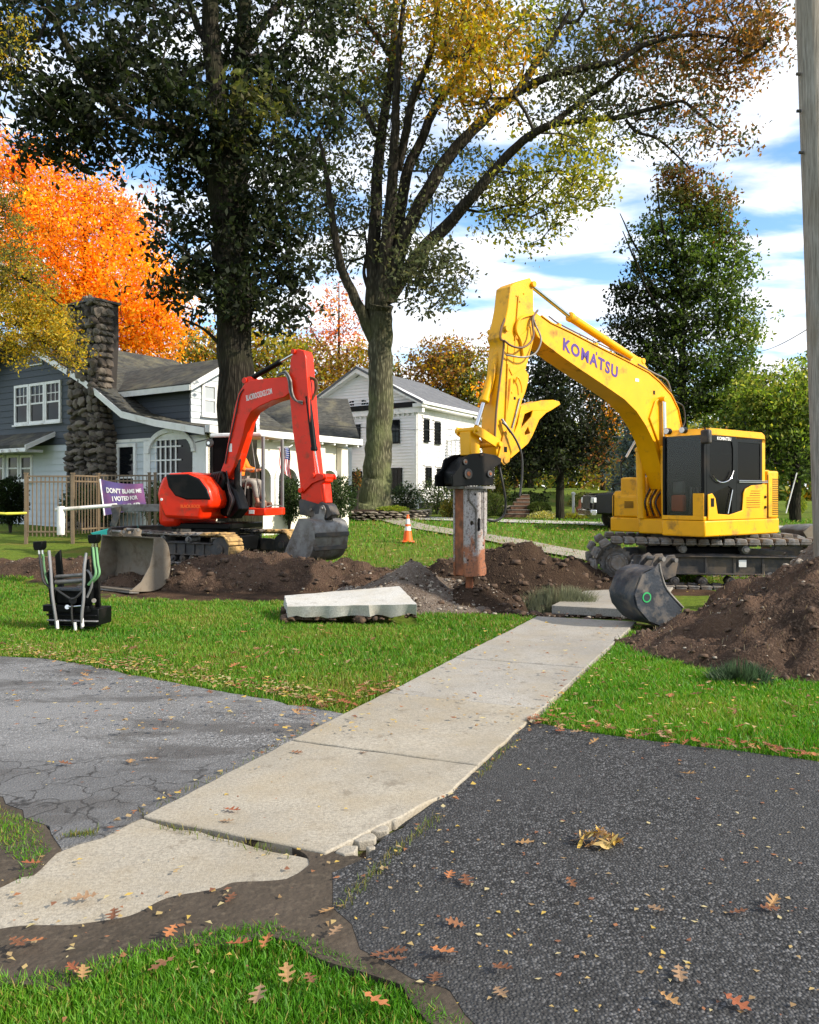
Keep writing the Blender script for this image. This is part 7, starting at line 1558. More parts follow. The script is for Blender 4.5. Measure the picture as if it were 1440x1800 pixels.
# shrubs
def shrub(px, py, rx, ry, Y, pal, label, name='shrub', leaf=.09, n=40, per=45, cs=.3, seed=1, cat='shrub', clip=False, group=None):
    c = P(px, py, Y); z0 = base_z(c.x, Y); t = thing(name, (c.x, Y, z0), label, cat, group); rng = np.random.RandomState(seed); Rx, Rz = rx / FPX * Y, ry / FPX * Y
    m = n * per; q = rng.normal(size=(m, 3)); q /= np.linalg.norm(q, axis=1)[:, None]; q *= (rng.rand(m) ** (.18 if clip else .4))[:, None]
    lump = np.array([1 + (.0 if clip else .25) * noise.noise((a[0] * 2.5, a[1] * 2.5, a[2] * 2.5 + seed)) for a in q])[:, None]
    C_ = np.array([c.x, Y, c.z]) + q * lump * np.array([Rx, Rx * .8, Rz]); C_ = C_[C_[:, 2] > z0 - .02]
    leaf_cards('foliage', C_, leaf, pal_cols(pal, len(C_), rng, .4), t, seed, .5, .1, kind='stuff')
    mb = MB()
    for k in range(5): a = rng.uniform(0, 6.28); mb.tube([(c.x, Y, z0 - .05), (c.x + Rx * .25 * math.cos(a), Y + Rx * .25 * math.sin(a), c.z), (c.x + Rx * .6 * math.cos(a), Y + Rx * .6 * math.sin(a), c.z + Rz * .5)], [.03, .02, .008], 5)
    mb.build('stems', M['twig'], t, kind='stuff'); return t
RH = [(.03, .055, .018), (.05, .08, .03), (.09, .12, .05), (.025, .04, .014)]; BX = [(.045, .07, .014), (.07, .10, .02), (.10, .12, .03)]; GD = [(.22, .19, .03), (.3, .22, .04), (.12, .13, .03)]
shrub(508, 878, 28, 42, 24.5, RH, 'dark rhododendron right of the red excavator cab', seed=71, n=60); shrub(596, 874, 34, 38, 25.5, RH, 'dark rhododendron left of the mossy oak trunk', seed=72, n=70); shrub(712, 876, 26, 28, 33.5, RH, 'dark rhododendron at the white house corner behind the mossy trunk', seed=73, n=50)
shrub(768, 872, 40, 34, 36, RH + BX, 'rounded rhododendron in front of the sunlit side of the white house', seed=74, n=80); shrub(792, 895, 20, 20, 33, GD, 'small golden bush left of the hammer', seed=75, n=30); shrub(628, 842, 9, 18, 31, RU + RH, 'thin reddish shoot above the rhododendron', seed=76, n=8, cs=.2)
shrub(868, 890, 26, 24, 34, BX, 'clipped boxwood just right of the hammer', clip=True, leaf=.07, seed=77, n=70); shrub(868, 858, 30, 26, 36, GD + BX, 'golden leaved shrub above the clipped boxwood', seed=78, n=60); shrub(925, 884, 42, 20, 36.5, BX[:2] + DG, 'long low clipped hedge above the garden steps', clip=True, leaf=.07, seed=79, n=110); shrub(948, 895, 22, 13, 33.5, BX, 'small clipped boxwood ball right of the steps', clip=True, leaf=.06, seed=80, n=60)
shrub(968, 878, 30, 14, 38, BX, 'clipped dark shrub behind the ornamental tree', clip=True, leaf=.07, seed=81, n=70); shrub(1028, 886, 30, 22, 36, BX + GD, 'rounded shrub behind the white lamp post', clip=True, leaf=.07, seed=82, n=70); shrub(1400, 888, 18, 18, 36, LG, 'yellow green clipped ball shrub behind the yellow cab', clip=True, leaf=.07, seed=83, n=70); shrub(18, 880, 32, 44, 23.5, RH[:1] + DG, 'very dark shrub at the left edge behind the bronze fence', seed=84, n=110)
shrub(165, 885, 60, 35, 23.2, RH, 'low dark shrubs at the foot of the stone chimney', seed=85, n=60); shrub(285, 885, 40, 40, 22.6, RH, 'dark shrub behind the red engine hood', seed=86, n=50); shrub(690, 897, 30, 8, 31, LG, 'bright green ground cover at the foot of the mossy oak', seed=87, n=40, leaf=.08, name='ground_cover', cat='plant')
shrub(548, 884, 26, 26, 24.0, RH, 'low dark rhododendron behind the red excavator bucket', seed=91, n=50)
FL = [(.75, .70, .25), (.65, .62, .35), (.35, .38, .08), (.7, .6, .1)]
shrub(955, 908, 28, 10, 32, FL, 'pale yellow flower bed left of the ornamental tree trunk', seed=88, n=45, leaf=.07, name='flower_bed', cat='flowers'); shrub(1012, 910, 22, 9, 32, [(.6, .6, .04), (.5, .5, .05), (.4, .3, .1)], 'bright yellow flower bed below the white lamp post', seed=89, n=40, leaf=.07, name='flower_bed', cat='flowers')
shrub(1300, 880, 40, 25, 44, MG + YG, 'loose green bush far behind the excavator counterweight', seed=90, n=70, leaf=.12)
M['bucket_tan'] = surf('dusty_bucket_steel', (.23, .195, .15), .7, .2, var=.3, dirt=(.13, .10, .07), dirt_amt=.35, dirt_scale=3, bump=.3)
# ---------------------------------------------------------------- smaller things
# telephone pole
YP = 9.9; tp = thing('telephone_pole', (ray(1462, YP), YP, 0), 'weathered grey wooden telephone pole cut off by the right edge', 'pole')
mb = MB(); b0 = P(1466, 880, YP); b0.z = -.3; b1 = P(1424, 0, YP); b2 = b1 + (b1 - b0) * .25
mb.tube([b0, b0.lerp(b1, .33), b0.lerp(b1, .66), b1, b2], [.185, .175, .165, .158, .15], 22); mb.build('shaft', M['pole'], tp, sharp=60)
for (x, y) in ((1399, 130), (1400, 195), (1404, 268)):
    q = P(x + 1, y, YP - .05); mb = MB(); mb.tube([q, q + Vector((.05, .0, 0))], .02, 8); mb.build('bolt', M['steel_dark'], tp)
mb = MB(); q = P(1397, -60, YP - .16); q2 = P(1400, 70, YP - .17); mb.tube([q, q2], .006, 5); mb.build('ground_wire', M['steel'], tp)
def wire(name, p, q, sag, label, r=.012, n=16):
    p, q = Vector(p), Vector(q); mb = MB(); mb.tube([p.lerp(q, i / n) - Vector((0, 0, sag * 4 * (i / n) * (1 - i / n))) for i in range(n + 1)], r, 5); o = mb.build(name, M['hose']); tag(o, label, 'cable')
wire('utility_cable', P(545, 745, 30), P(860, 752, 40), .15, 'thin overhead cable crossing in front of the white house'); wire('utility_cable', P(1330, 618, 30), P(1436, 568, 12), .1, 'thin overhead cable running to the telephone pole', .008)
# bronze fence: every picket a part
fn_ = thing('fence', (ray(45, 20.5), 20.5, .35), 'bronze metal picket fence before the stone chimney', 'fence')
def fence_run(xa, ya, xb, yb, z0, z1, n, posts):
    a, b = Vector((xa, ya, 0)), Vector((xb, yb, 0)); d = (b - a).normalized(); W_ = Wall(xa, ya, (d.x, d.y)); L_ = (b - a).length
    for z in (z0 + .12, z1 - .06, z1 - .20): mb = MB(); W_.box(mb, 0, L_, z - .02, z + .02, -.018, .018); mb.build('rail', M['bronze'], fn_)
    for k in range(n): t = L_ * (k + .5) / n; mb = MB(); W_.box(mb, t - .011, t + .011, z0 + (.0 if k % 1 == 0 else 0), z1 - .05, -.011, .011); mb.build('picket', M['bronze'], fn_)
    for t in posts: mb = MB(); W_.box(mb, t - .035, t + .035, z0 - .2, z1, -.035, .035); W_.box(mb, t - .045, t + .045, z1, z1 + .03, -.045, .045); mb.build('post', M['bronze'], fn_)
fx0, fx1, fx2 = ray(46, 20.5), ray(128, 20.5), ray(172, 21.6); zt_f = CAMZ + (872 - 833) / 1440 * 20.5; zb_f = CAMZ - (943 - 872) / 1440 * 20.5
fence_run(fx0, 20.5, fx1, 20.5, zb_f, zt_f, 11, (0, fx1 - fx0)); fence_run(fx1, 20.6, fx2, 21.6, zb_f + .05, zt_f + .02, 8, (math.hypot(fx2 - fx1, 1.0),)); fence_run(fx2, 21.6, ray(275, 21.9), 21.9, zb_f + .05, zt_f + .05, 15, (1.3, ray(275, 21.9) - fx2))
# banner
bw = Wall(ray(182, 20.2), 20.2, (1, -.05)); bn = thing('banner', (ray(182, 20.2), 20.2, .8), 'purple banner with white lettering tied to the bronze fence', 'banner')
m_b, t_b, b_b, o_b = new_mat('purple_banner_cloth'); q_ = NT(t_b); pp = q_.pos(); q_.l(q_.mix(q_.ramp(q_.noise(pp, 1.3, 2), [(.4, 0), (.62, 1)]), (.10, .07, .22), (.36, .10, .22)), b_b.inputs['Base Color']); b_b.inputs['Roughness'].default_value = .6
bc0, bc1, bc2, bc3 = bw.at(176, 842), bw.at(251, 850), bw.at(258, 892), bw.at(184, 906)
def bpt(u, v, c=0):
    a = (bc3[0] * (1 - u) + bc2[0] * u) * (1 - v) + (bc0[0] * (1 - u) + bc1[0] * u) * v; z = (bc3[1] * (1 - u) + bc2[1] * u) * (1 - v) + (bc0[1] * (1 - u) + bc1[1] * u) * v
    return bw.w(a, z - .05 * math.sin(math.pi * u) * v, .03 * math.sin(u * 9) * (1 - abs(v - .5)) + c)
mb = MB(); nu, nv = 24, 10; vs = [bpt(i / nu, j / nv, c) for c in (0, -.006) for j in range(nv + 1) for i in range(nu + 1)]; k = (nu + 1) * (nv + 1); fs = []
for j in range(nv):
    for i in range(nu): a = j * (nu + 1) + i; fs += [(a, a + 1, a + nu + 2, a + nu + 1), (k + a, k + a + nu + 1, k + a + nu + 2, k + a + 1)]
mb.add(vs, fs); mb.build('cloth', m_b, bn)
for (txt, v, h, w) in (("DON'T BLAME ME", .72, .17, .82), ("I VOTED FOR", .46, .16, .60), ("TRUMP", .14, .24, .66)):
    put_text(bn, 'lettering', M['white'], txt, lambda a, b, c, v=v: bpt(.54 + a, v + b, .006 + c), w, h, .03)
mb = MB(); mb.tube([bpt(0, j / 10, .01) for j in range(11)], .018, 6); mb.build('hem', M['white'], bn)
# white pipe barrier, caution tape, teal sheet
pb = thing('pipe_barrier', (ray(107, 18.8), 18.8, .3), 'white plastic pipe rail on a short post in front of the bronze fence', 'barrier')
mb = MB(); mb.tube([P(98, 896, 18.8), P(205, 888, 18.7)], .045, 10); mb.build('rail', M['pvc'], pb); mb = MB(); mb.tube([P(107, 890, 18.8), P(107, 940, 18.8)], .085, 12); mb.build('post', M['pvc'], pb)
rb = thing('steel_beam', (ray(236, 18.2), 18.2, .3), 'grey steel trailer beam left of the red excavator hood', 'beam')
RBW = Wall(ray(200, 18.3), 18.3, (1, -.08)); mb = MB(); a0, z0 = RBW.at(196, 897); a1, z1 = RBW.at(284, 886); RBW.prism(mb, [(a0, z0 - .03), (a1, z1 - .17), (a1, z1), (a0, z0 + .13)], -.12, .0); mb.build('beam', M['steel'], rb, bev=.01)
mb = MB(); RBW.prism(mb, RBW.poly([(196, 893), (214, 890), (212, 905), (205, 925), (194, 924), (200, 908)]), .0, .06); mb.build('bracket', M['steel_dark'], rb, bev=.01)
o = None; mb = MB(); mb.tube([P(-30, 901, 19.5), P(10, 903, 19.5), P(46, 902, 20.3)], .03, 4); o = mb.build('caution_tape', surf('yellow_tape', (.7, .65, .08), .5)); tag(o, 'yellow caution tape stretched at the left edge to the fence', 'tape')
tw_ = Wall(ray(160, 17.9), 17.9, (1, -.03)); mb = MB(); tw_.prism(mb, tw_.poly([(158, 937), (190, 929), (243, 924), (240, 944), (200, 944), (165, 942)]), -.5, .0); o = mb.build('plastic_sheet', M['teal'], bev=.02, loc=tuple(tw_.w(0, .3))); tag(o, 'teal plastic sheet lying behind the grading bucket', 'plastic sheet')
# traffic cone
cx, cy = GT(717, 953); cz = base_z(cx, cy); tcn = thing('traffic_cone', (cx, cy, cz), 'orange traffic cone with two white bands on the far lawn', 'traffic cone')
H = 48 / FPX * cy; r0 = .135
def rc_(t): return r0 * (1 - t) + .03 * t
for (t0, t1, m_) in ((.05, .42, 'orange'), (.42, .57, 'white_refl'), (.57, .66, 'orange'), (.66, .85, 'white_refl'), (.85, 1.0, 'orange')):
    mb = MB(); lathe(mb, (cx, cy, cz), [(rc_(t0), H * t0), (rc_(t1), H * t1)], 20); mb.build('band' if 'white' in m_ else 'cone_body', M[m_], tcn)
mb = MB(); mb.box(cx - .18, cx + .18, cy - .18, cy + .18, cz - .01, cz + .035); mb.build('base', M['orange'], tcn, bev=.02)
# stones round the mossy oak
sr = thing('stone_edging', (ray(655, 31), 31, .7), 'low dry laid flat stone wall around the mossy oak trunk', 'stone wall'); fl = [stone_mesh(50 + s, 'stone', M['flatstone']) for s in range(6)]; rs = random.Random(8)
tc_ = P(662, 900, 32.4); n_s = 0
for row in range(4):
    a = math.pi * 1.0
    while a < math.pi * 2.02 and n_s < 290:
        w_ = rs.uniform(.18, .42); x = tc_.x + 2.05 * math.cos(a) + (0 if row < 3 else .02); y = 32.35 + 1.97 * math.sin(a); z = base_z(x, y) + .04 + row * .085
        inst('stone', rs.choice(fl), (x, y, z + rs.uniform(-.01, .01)), sr, (rs.uniform(-.05, .05), rs.uniform(-.05, .05), math.atan2(1.97 * math.cos(a), -2.05 * math.sin(a)) + rs.uniform(-.1, .1)), (w_ * .55, .16, .046)); a += w_ / 1.85; n_s += 1
x = ray(440, 29)
while x < ray(585, 29) and n_s < 299: w_ = rs.uniform(.2, .45); [inst('stone', rs.choice(fl), (x, 29.2, base_z(x, 29.2) + .03 + .08 * r_), sr, (0, 0, rs.uniform(-.15, .15)), (w_ * .5, .16, .045)) for r_ in range(2)]; n_s += 2; x += w_
mb = MB(); lathe(mb, (tc_.x, 32.35, base_z(tc_.x, 32.3)), [(1.9, -.2), (1.9, .27), (1.4, .33), (.3, .36)], 24); mb.build('planting_soil', M['soil_dark'], sr)
# garden steps
gs = thing('garden_steps', (*P(905, 918, 33).xy, .8), 'dark timber garden steps climbing between clipped shrubs', 'steps')
for k in range(6):
    c0, c1 = P(887 + 5.5 * k, 0, 33 + .3 * k), P(931, 0, 33 + .3 * k); z = base_z(c0.x, 33) - .02 + .155 * k; mb = MB(); mb.box(c0.x, c1.x, 33 + .3 * k, 33.36 + .3 * k, z - .3, z + .13); mb.build('step', M['wood'], gs, bev=.012)
    mb = MB(); mb.box(c0.x - .02, c1.x + .02, 32.98 + .3 * k, 33.03 + .3 * k, z + .13, z + .155); mb.build('step_nosing', M['concrete_new'], gs)
mb = MB(); q = P(898, 895, 34); mb.box(q.x - .35, q.x + .25, 33.9, 34.4, q.z - .3, q.z + .15); o = mb.build('stone_block', M['concrete_new'], bev=.02, loc=(q.x, 34.1, q.z)); tag(o, 'pale square block beside the top of the garden steps', 'stone block')
# white lamp post, guy wire, terracotta pot
c0 = P(1008, 912, 32.8); lpz = base_z(c0.x, c0.y); lpp = thing('lamp_post', (c0.x, c0.y, lpz), 'short white lamp post beyond the flower bed', 'lamp post')
mb = MB(); zt_ = P(1008, 868, 32.8).z; mb.tube([(c0.x, c0.y, lpz), (c0.x, c0.y, zt_ - .05)], .055, 12); mb.build('post', M['white'], lpp); mb = MB(); lathe(mb, (c0.x, c0.y, zt_), [(.05, -.06), (.09, -.03), (.09, .03), (.02, .08)], 14); mb.build('lamp', M['white_refl'], lpp)
q = P(1020, 915, 32.5); mb = MB(); zq = base_z(q.x, q.y); lathe(mb, (q.x, q.y, zq), [(.10, 0), (.16, .25), (.18, .36), (.17, .4), (.08, .42), (.06, .66), (.03, .7)], 16); o = mb.build('garden_ornament', M['terracotta'], loc=(q.x, q.y, zq)); tag(o, 'terracotta coloured garden ornament left of the black pickup', 'garden ornament')
gw = thing('guy_wire_guard', (*P(1382, 900, 27).xy, .5), 'pale slanting guy wire guard in front of the light green tree', 'guy wire'); mb = MB(); mb.tube([P(1401, 831, 27), P(1382, 902, 27)], .02, 8); mb.build('guard', M['pvc'], gw)
# black pickup
YT = 25.4; px0 = ray(1044, YT); zT = base_z(px0 + 1, YT) - .02; tr = thing('pickup_truck', (px0 + 2.8, YT + 1, zT), 'black pickup truck parked behind the large yellow excavator', 'pickup truck')
TWp = Wall(px0, YT, (1, .0)); mb = MB()
bodyp = [(.0, .55), (.02, 1.0), (.1, 1.18), (1.25, 1.25), (1.7, 1.27), (2.3, 1.82), (3.9, 1.84), (4.2, 1.3), (5.7, 1.3), (5.75, .55), (4.95, .5), (4.9, .78), (4.7, .95), (4.4, .98), (4.15, .8), (4.05, .5), (1.55, .45), (1.5, .75), (1.28, .97), (.95, 1.0), (.68, .82), (.6, .52)]
TWp.prism(mb, [(a if a < 1.7 else 1.7 + (a - 1.7) * .78, z + zT) for a, z in bodyp], -1.95, .0); mb.build('body', M['black_car'] if 'black_car' in M else M['black'], tr, bev=.05)
def wheel(a, o0, o1):
    c = TWp.w(a, zT + .4, 0); n_ = Vector((TWp.n[0], TWp.n[1], 0)); w = bpy.data.objects.new('wheel', None); link(w, tr); w.location = c - wloc(tr)
    mb = MB(); mb.tube([c + n_ * o0, c + n_ * (o0 + .04), c + n_ * (o1 - .04), c + n_ * o1], [.36, .4, .4, .36], 28); mb.build('tyre', M['rubber'], w)
    mb = MB(); mb.tube([c + n_ * (o1 - .03), c + n_ * (o1 + .004)], .26, 24); mb.build('rim', M['steel_dark'], w)
    for k in range(6):
        for s_ in (-.12, .12): t = k * math.pi / 3 + s_; d = Vector((TWp.d[0] * math.cos(t), TWp.d[1] * math.cos(t), math.sin(t))); mb = MB(); mb.tube([c + n_ * (o1 + .01) + d * .04, c + n_ * (o1 + .012) + d * .25], [.022, .03], 5); mb.build('spoke', M['chrome'], w)
wheel(1.08, -.30, -.03); wheel(3.92, -.30, -.03); wheel(1.08, -1.93, -1.66); wheel(3.92, -1.93, -1.66)
mb = MB(); TWp.prism(mb, [(1.85, zT + 1.3), (2.2, zT + 1.7), (2.9, zT + 1.72), (2.9, zT + 1.3)], -.01, .006); TWp.prism(mb, [(3.05, zT + 1.3), (3.05, zT + 1.72), (3.3, zT + 1.72), (3.4, zT + 1.3)], -.01, .006); mb.build('side_window', M['tint'], tr)
TF = Wall(*TWp.w(0, 0, 0).xy, TWp.n, (-TWp.d[0], -TWp.d[1]))
for a in (-.42, -1.85): mb = MB(); TF.box(mb, a + .06, a + .28, zT + .88, zT + 1.06, -.06, .02); mb.build('headlight', M['headlight'], tr, bev=.015)
mb = MB(); TWp.box(mb, .0, .08, zT + .9, zT + 1.05, -.02, .008); mb.build('corner_lamp', M['headlight'], tr, bev=.01)
mb = MB(); TF.box(mb, -1.48, -.46, zT + .72, zT + 1.1, .0, .03); mb.build('grille', M['steel_dark'], tr); mb = MB(); TF.box(mb, -1.98, .03, zT + .48, zT + .68, -.1, .10); mb.build('bumper', M['chrome'], tr, bev=.03)
# flag on the porch
fw = FW_.moved(.55); fl_t = thing('flag', (*fw.w(8.0, 0).xy, 2.9), 'American flag hanging from the porch of the grey house', 'flag')
fa0, fz1 = FW_.at(492, 782, .55); YF = 23.2
flw = Wall(ray(500, YF), YF, (1, .1)); f0, f1 = flw.at(490, 787), flw.at(512, 842)
wF, hF = (f1[0] - f0[0]), (f0[1] - f1[1])
def fpt(u, v, c=0): return flw.w(f0[0] + wF * (u * .85 + .15 * v) + .02 * math.sin(v * 7), f0[1] - hF * v * (.75 + .25 * u) - .0, .05 * math.sin(u * 12 + v * 2) + c)
mb = MB(); ns = 13
for k in range(ns):
    for j in range(10):
        u0, u1, v0_, v1_ = k / ns, (k + 1) / ns, j / 10, (j + 1) / 10; mi = 0 if k % 2 == 0 else 1
        if k >= 6 and j < 4: mi = 2
        mb.add([fpt(u0, v0_), fpt(u1, v0_), fpt(u1, v1_), fpt(u0, v1_), fpt(u0, v0_, -.01), fpt(u1, v0_, -.01), fpt(u1, v1_, -.01), fpt(u0, v1_, -.01)], [(0, 1, 2, 3), (7, 6, 5, 4)], mi)
mb.build('cloth', [M['flag_red'], M['flag_white'], M['flag_blue']], fl_t, smooth=False)
mb = MB()
for i in range(6):
    for j in range(5):
        p = fpt(.5 + .08 * i, .04 + .075 * j, .012); mb.tube([p, p + Vector((flw.n[0], flw.n[1], 0)) * .003], .012, 5)
mb.build('stars', M['flag_white'], fl_t, kind='stuff')
mb = MB(); mb.tube([fpt(1.3, -.1, -.3), fpt(1.0, -.02), fpt(-.1, -.02)], .014, 8); mb.build('flag_pole', M['white'], fl_t)
# large grading bucket lying on the lawn
gbt = thing('excavator_bucket', (-5.3, 14.0, 0), 'wide muddy grading bucket lying open on the left lawn', 'bucket')
gx = Vector((-.6, -.8, 0)); gl = Vector((.8, -.6, 0)); g0 = Vector((-4.84, 14.03, 0))
def gbf(a, b, c): return g0 + gx * (a * .94 - .35 + b * .12) + gl * c + Vector((0, 0, b * 1.0 + .06 + a * .0))
bucket(gbt, gbf, .86, 1.5, (M['bucket_tan'], M['bucket_tan'], M['steel']), open_pts=((.72, .16), (.48, .45), (.36, .75)), ear=.45, prof=[(.30, 1.0), (.10, .97), (-.02, .80), (-.02, .4), (.14, .08), (.42, -.03), (.7, -.03), (1.0, .0)])
q = MB(); q.tube([gbf(.1, .45, .735), gbf(.1, .45, .75)], .10, 20); q.tube([gbf(.1, .45, .74), gbf(.1, .45, .757)], .06, 16); q.build('side_boss', M['steel'], gbt)
# small digging bucket standing by the sidewalk
sbt = thing('excavator_bucket', (2.9, 10.2, 0), 'narrow dark digging bucket with a green ring mark beside the sidewalk', 'bucket')
SB = Wall(ray(1165, 10.15), 10.15, (.93, .36))
M['bucket_dark'] = surf('blue_black_bucket_steel', (.045, .055, .07), .45, .5, var=.3, dirt=(.16, .14, .12), dirt_amt=.3, dirt_scale=5, bump=.3)
sp = SB.poly([(1152, 998), (1128, 1010), (1115, 1045), (1120, 1068), (1140, 1092), (1165, 1102), (1190, 1100), (1200, 1068), (1172, 1036), (1162, 1010), (1158, 990)], .25)
for (o0, o1) in ((.24, .262), (-.262, -.24)): mb = MB(); SB.prism(mb, sp, o0, o1); mb.build('side_plate', M['bucket_dark'], sbt, bev=.004)
edge = SB.poly([(1152, 998), (1128, 1010), (1115, 1045), (1120, 1068), (1140, 1092), (1165, 1102), (1190, 1100)], .25); edge = [(p.x, p.y) for p in catmull([(a, b, 0) for a, b in edge], 4)]
vs = []; fs = []; n = len(edge)
for (a, z) in edge: vs += [SB.w(a, z, -.24), SB.w(a, z, .24), SB.w(a + .02, z + .012, .24), SB.w(a + .02, z + .012, -.24)]
for i in range(n - 1):
    for k in range(4): fs.append((i * 4 + k, i * 4 + (k + 1) % 4, i * 4 + 4 + (k + 1) % 4, i * 4 + 4 + k))
fs += [(0, 1, 2, 3), ((n - 1) * 4 + 3, (n - 1) * 4 + 2, (n - 1) * 4 + 1, (n - 1) * 4)]; mb = MB(); mb.add(vs, fs); mb.build('bucket_shell', M['bucket_dark'], sbt)
for o0 in (.262, -.268):
    mb = MB(); c = SB.poly([(1158, 990), (1162, 1010), (1172, 1036), (1200, 1068)], .25); c = [(p.x, p.y) for p in catmull([(a, b, 0) for a, b in c], 4)]
    mb.tube([SB.w(a, z, o0) for a, z in c], .014, 6); mb.build('rim_edge', M['steel'], sbt)
for o0 in (.10, -.13):
    mb = MB(); SB.prism(mb, SB.poly([(1140, 1000), (1150, 978), (1160, 973), (1168, 980), (1172, 976), (1184, 975), (1190, 990), (1186, 1012), (1168, 1020), (1158, 1000)], .1), o0, o0 + .025); mb.build('hinge_ear', M['steel_dark'], sbt, bev=.005)
for (x, y) in ((1158, 982), (1180, 984)): mb = MB(); a, z = SB.at(x, y, .1); mb.tube([SB.w(a, z, -.2), SB.w(a, z, .2)], .028, 12); mb.build('hinge_pin', M['steel'], sbt)
a, z = SB.at(1137, 1050, .262); mb = MB(); mb.tube([SB.w(a, z, .262), SB.w(a, z, .268)], .062, 24); gm = mb.build('green_ring', surf('green_mark', (.02, .35, .10), .5), sbt); mb = MB(); mb.tube([SB.w(a, z, .266), SB.w(a, z, .271)], .045, 20); mb.build('ring_centre', M['bucket_dark'], gm)
for k in range(3): a, z = SB.at(1192 + 3 * k, 1095 - 9 * k, .0); mb = MB(); mb.hexa([SB.w(a, z - .03, -.2 + .16 * k), SB.w(a + .12, z, -.18 + .16 * k), SB.w(a + .12, z, -.14 + .16 * k), SB.w(a, z - .03, -.12 + .16 * k), SB.w(a, z + .03, -.2 + .16 * k), SB.w(a + .12, z + .01, -.18 + .16 * k), SB.w(a + .12, z + .01, -.14 + .16 * k), SB.w(a, z + .03, -.12 + .16 * k)]); mb.build('tooth', M['steel'], sbt)
# bucket at the right edge with steel plates
rbt = thing('excavator_bucket', (ray(1430, 16.5), 16.5, .3), 'grey bucket resting on steel plates at the right edge', 'bucket')
rb0 = P(1412, 950, 16.3)
RW_ = Wall(rb0.x, rb0.y, (1, .1)); mb = MB(); RW_.prism(mb, RW_.poly([(1413, 932), (1424, 925), (1470, 923), (1476, 950), (1455, 962), (1432, 960), (1420, 950)]), -.9, .0); mb.build('bucket_shell', M['steel'], rbt, bev=.02); mb = MB(); RW_.prism(mb, RW_.poly([(1411, 935), (1424, 924), (1446, 925), (1448, 940), (1436, 958), (1424, 955)]), .002, .025); mb.build('side_plate', M['bucket_tan'], rbt, bev=.006)
spl = thing('steel_plates', (ray(1400, 16.4), 16.4, .2), 'stack of dark steel plates behind the yellow excavator tracks', 'steel plates')
for k in range(3): q = P(1345, 945 + 5 * k, 16.4); mb = MB(); mb.box(q.x + .1 * k, q.x + 2.4, 16.3, 17.4, q.z - .02, q.z + .03); mb.build('plate', M['steel_dark'] if k else M['steel'], spl, bev=.006)
mb = MB(); q = P(1345, 960, 16.4); mb.box(q.x + .3, q.x + 2.2, 16.4, 17.3, base_z(q.x, 16.5) - .05, q.z - .06); mb.build('timber_support', M['wood'], spl)
# black hydraulic coupler with upright hoses on the left lawn
YC = 9.75; hc = thing('hydraulic_attachment', (*P(122, 1100, YC).xy, 0), 'black hydraulic tool attachment with upright green hoses on the left lawn', 'attachment')
HW = Wall(ray(122, YC), YC, (.985, -.17))
def HP(px, py, o=0): a, z = HW.at(px, py, o); return HW.w(a, z, o)
def hbox(name, x0, x1, y0, y1, o0, o1, mat, bev=.01):
    mb = MB(); a0, z1 = HW.at(x0, y0, 0); a1, z0 = HW.at(x1, y1, 0); HW.box(mb, a0, a1, z0, z1, o0, o1); return mb.build(name, mat, hc, bev=bev)
hbox('base_box', 85, 173, 1068, 1100, -.30, .0, M['black']); hbox('slat_bar', 84, 172, 1078, 1084, .0, .04, M['black']); hbox('slat_bar', 86, 174, 1088, 1093, .0, .05, M['cab_frame']); hbox('slat_bar', 88, 170, 1097, 1101, .0, .04, M['black'])
hbox('cross_beam', 80, 160, 1062, 1076, -.05, .06, M['black']); hbox('body', 94, 152, 1035, 1064, -.25, -.02, M['black'], .02); hbox('shelf', 98, 150, 1032, 1039, -.08, .05, M['bucket_dark'])
for (y0, y1) in ((1010, 1016), (1020, 1025)): mb = MB(); mb.tube([HP(98, (y0 + y1) / 2 + 1, 0), HP(150, (y0 + y1) / 2 - 3, 0)], .022 if y0 == 1010 else .028, 12); mb.build('lock_pin', M['steel'], hc)
for (x0, x1, t) in ((82, 91, 968), (146, 156, 952)): 
    mb = MB(); HW.prism(mb, HW.poly([(x0, t + 10), (x1, t), (x1 + 4, 1010), (x1 + 6, 1070), (x0 + 8, 1070), (x0 + 2, 1010)]), -.2, -.16); mb.build('side_plate', M['black'], hc, bev=.006); mb = MB(); HW.prism(mb, HW.poly([(x0, t + 40), (x1, t + 30), (x1 + 4, 1020), (x1 + 6, 1070), (x0 + 8, 1070), (x0 + 2, 1010)]), -.02, .02); mb.build('side_plate', M['black'], hc, bev=.006)
for (x, y, w) in ((70, 954, 8), (166, 942, 8)):
    mb = MB(); HW.prism(mb, HW.poly([(x - w, y - 2), (x + w, y - 3), (x + w, y + 8), (x + w - 3, y + 13), (x - w + 2, y + 13), (x - w, y + 6)]), -.05, .05); mb.build('hose_manifold', M['black'], hc, bev=.008)
for k, o in enumerate((.03, -.03)):
    mb = MB(); mb.tube([HP(68 + 6 * k, 963, o), HP(69 + 6 * k, 974, o)], .017, 8); mb.build('hose_fitting', M['chrome'], hc); mb = MB(); mb.tube([HP(163 + 6 * k, 953, o), HP(163 + 6 * k, 962, o)], .017, 8); mb.build('hose_fitting', M['chrome'], hc)
    hose(hc, [HP(69 + 6 * k, 972, o), HP(73 + 5 * k, 1000, o + .02), HP(77 + 6 * k, 1022, o + .04), HP(90 + 3 * k, 1035, o + .02)], .014, M['hose'] if k == 0 else M['green_hose']); hose(hc, [HP(163 + 6 * k, 960, o), HP(166 + 6 * k, 990, o + .02), HP(168 + 6 * k, 1010, o + .05), HP(155 + 3 * k, 1028, o + .05)], .015, M['green_hose'])
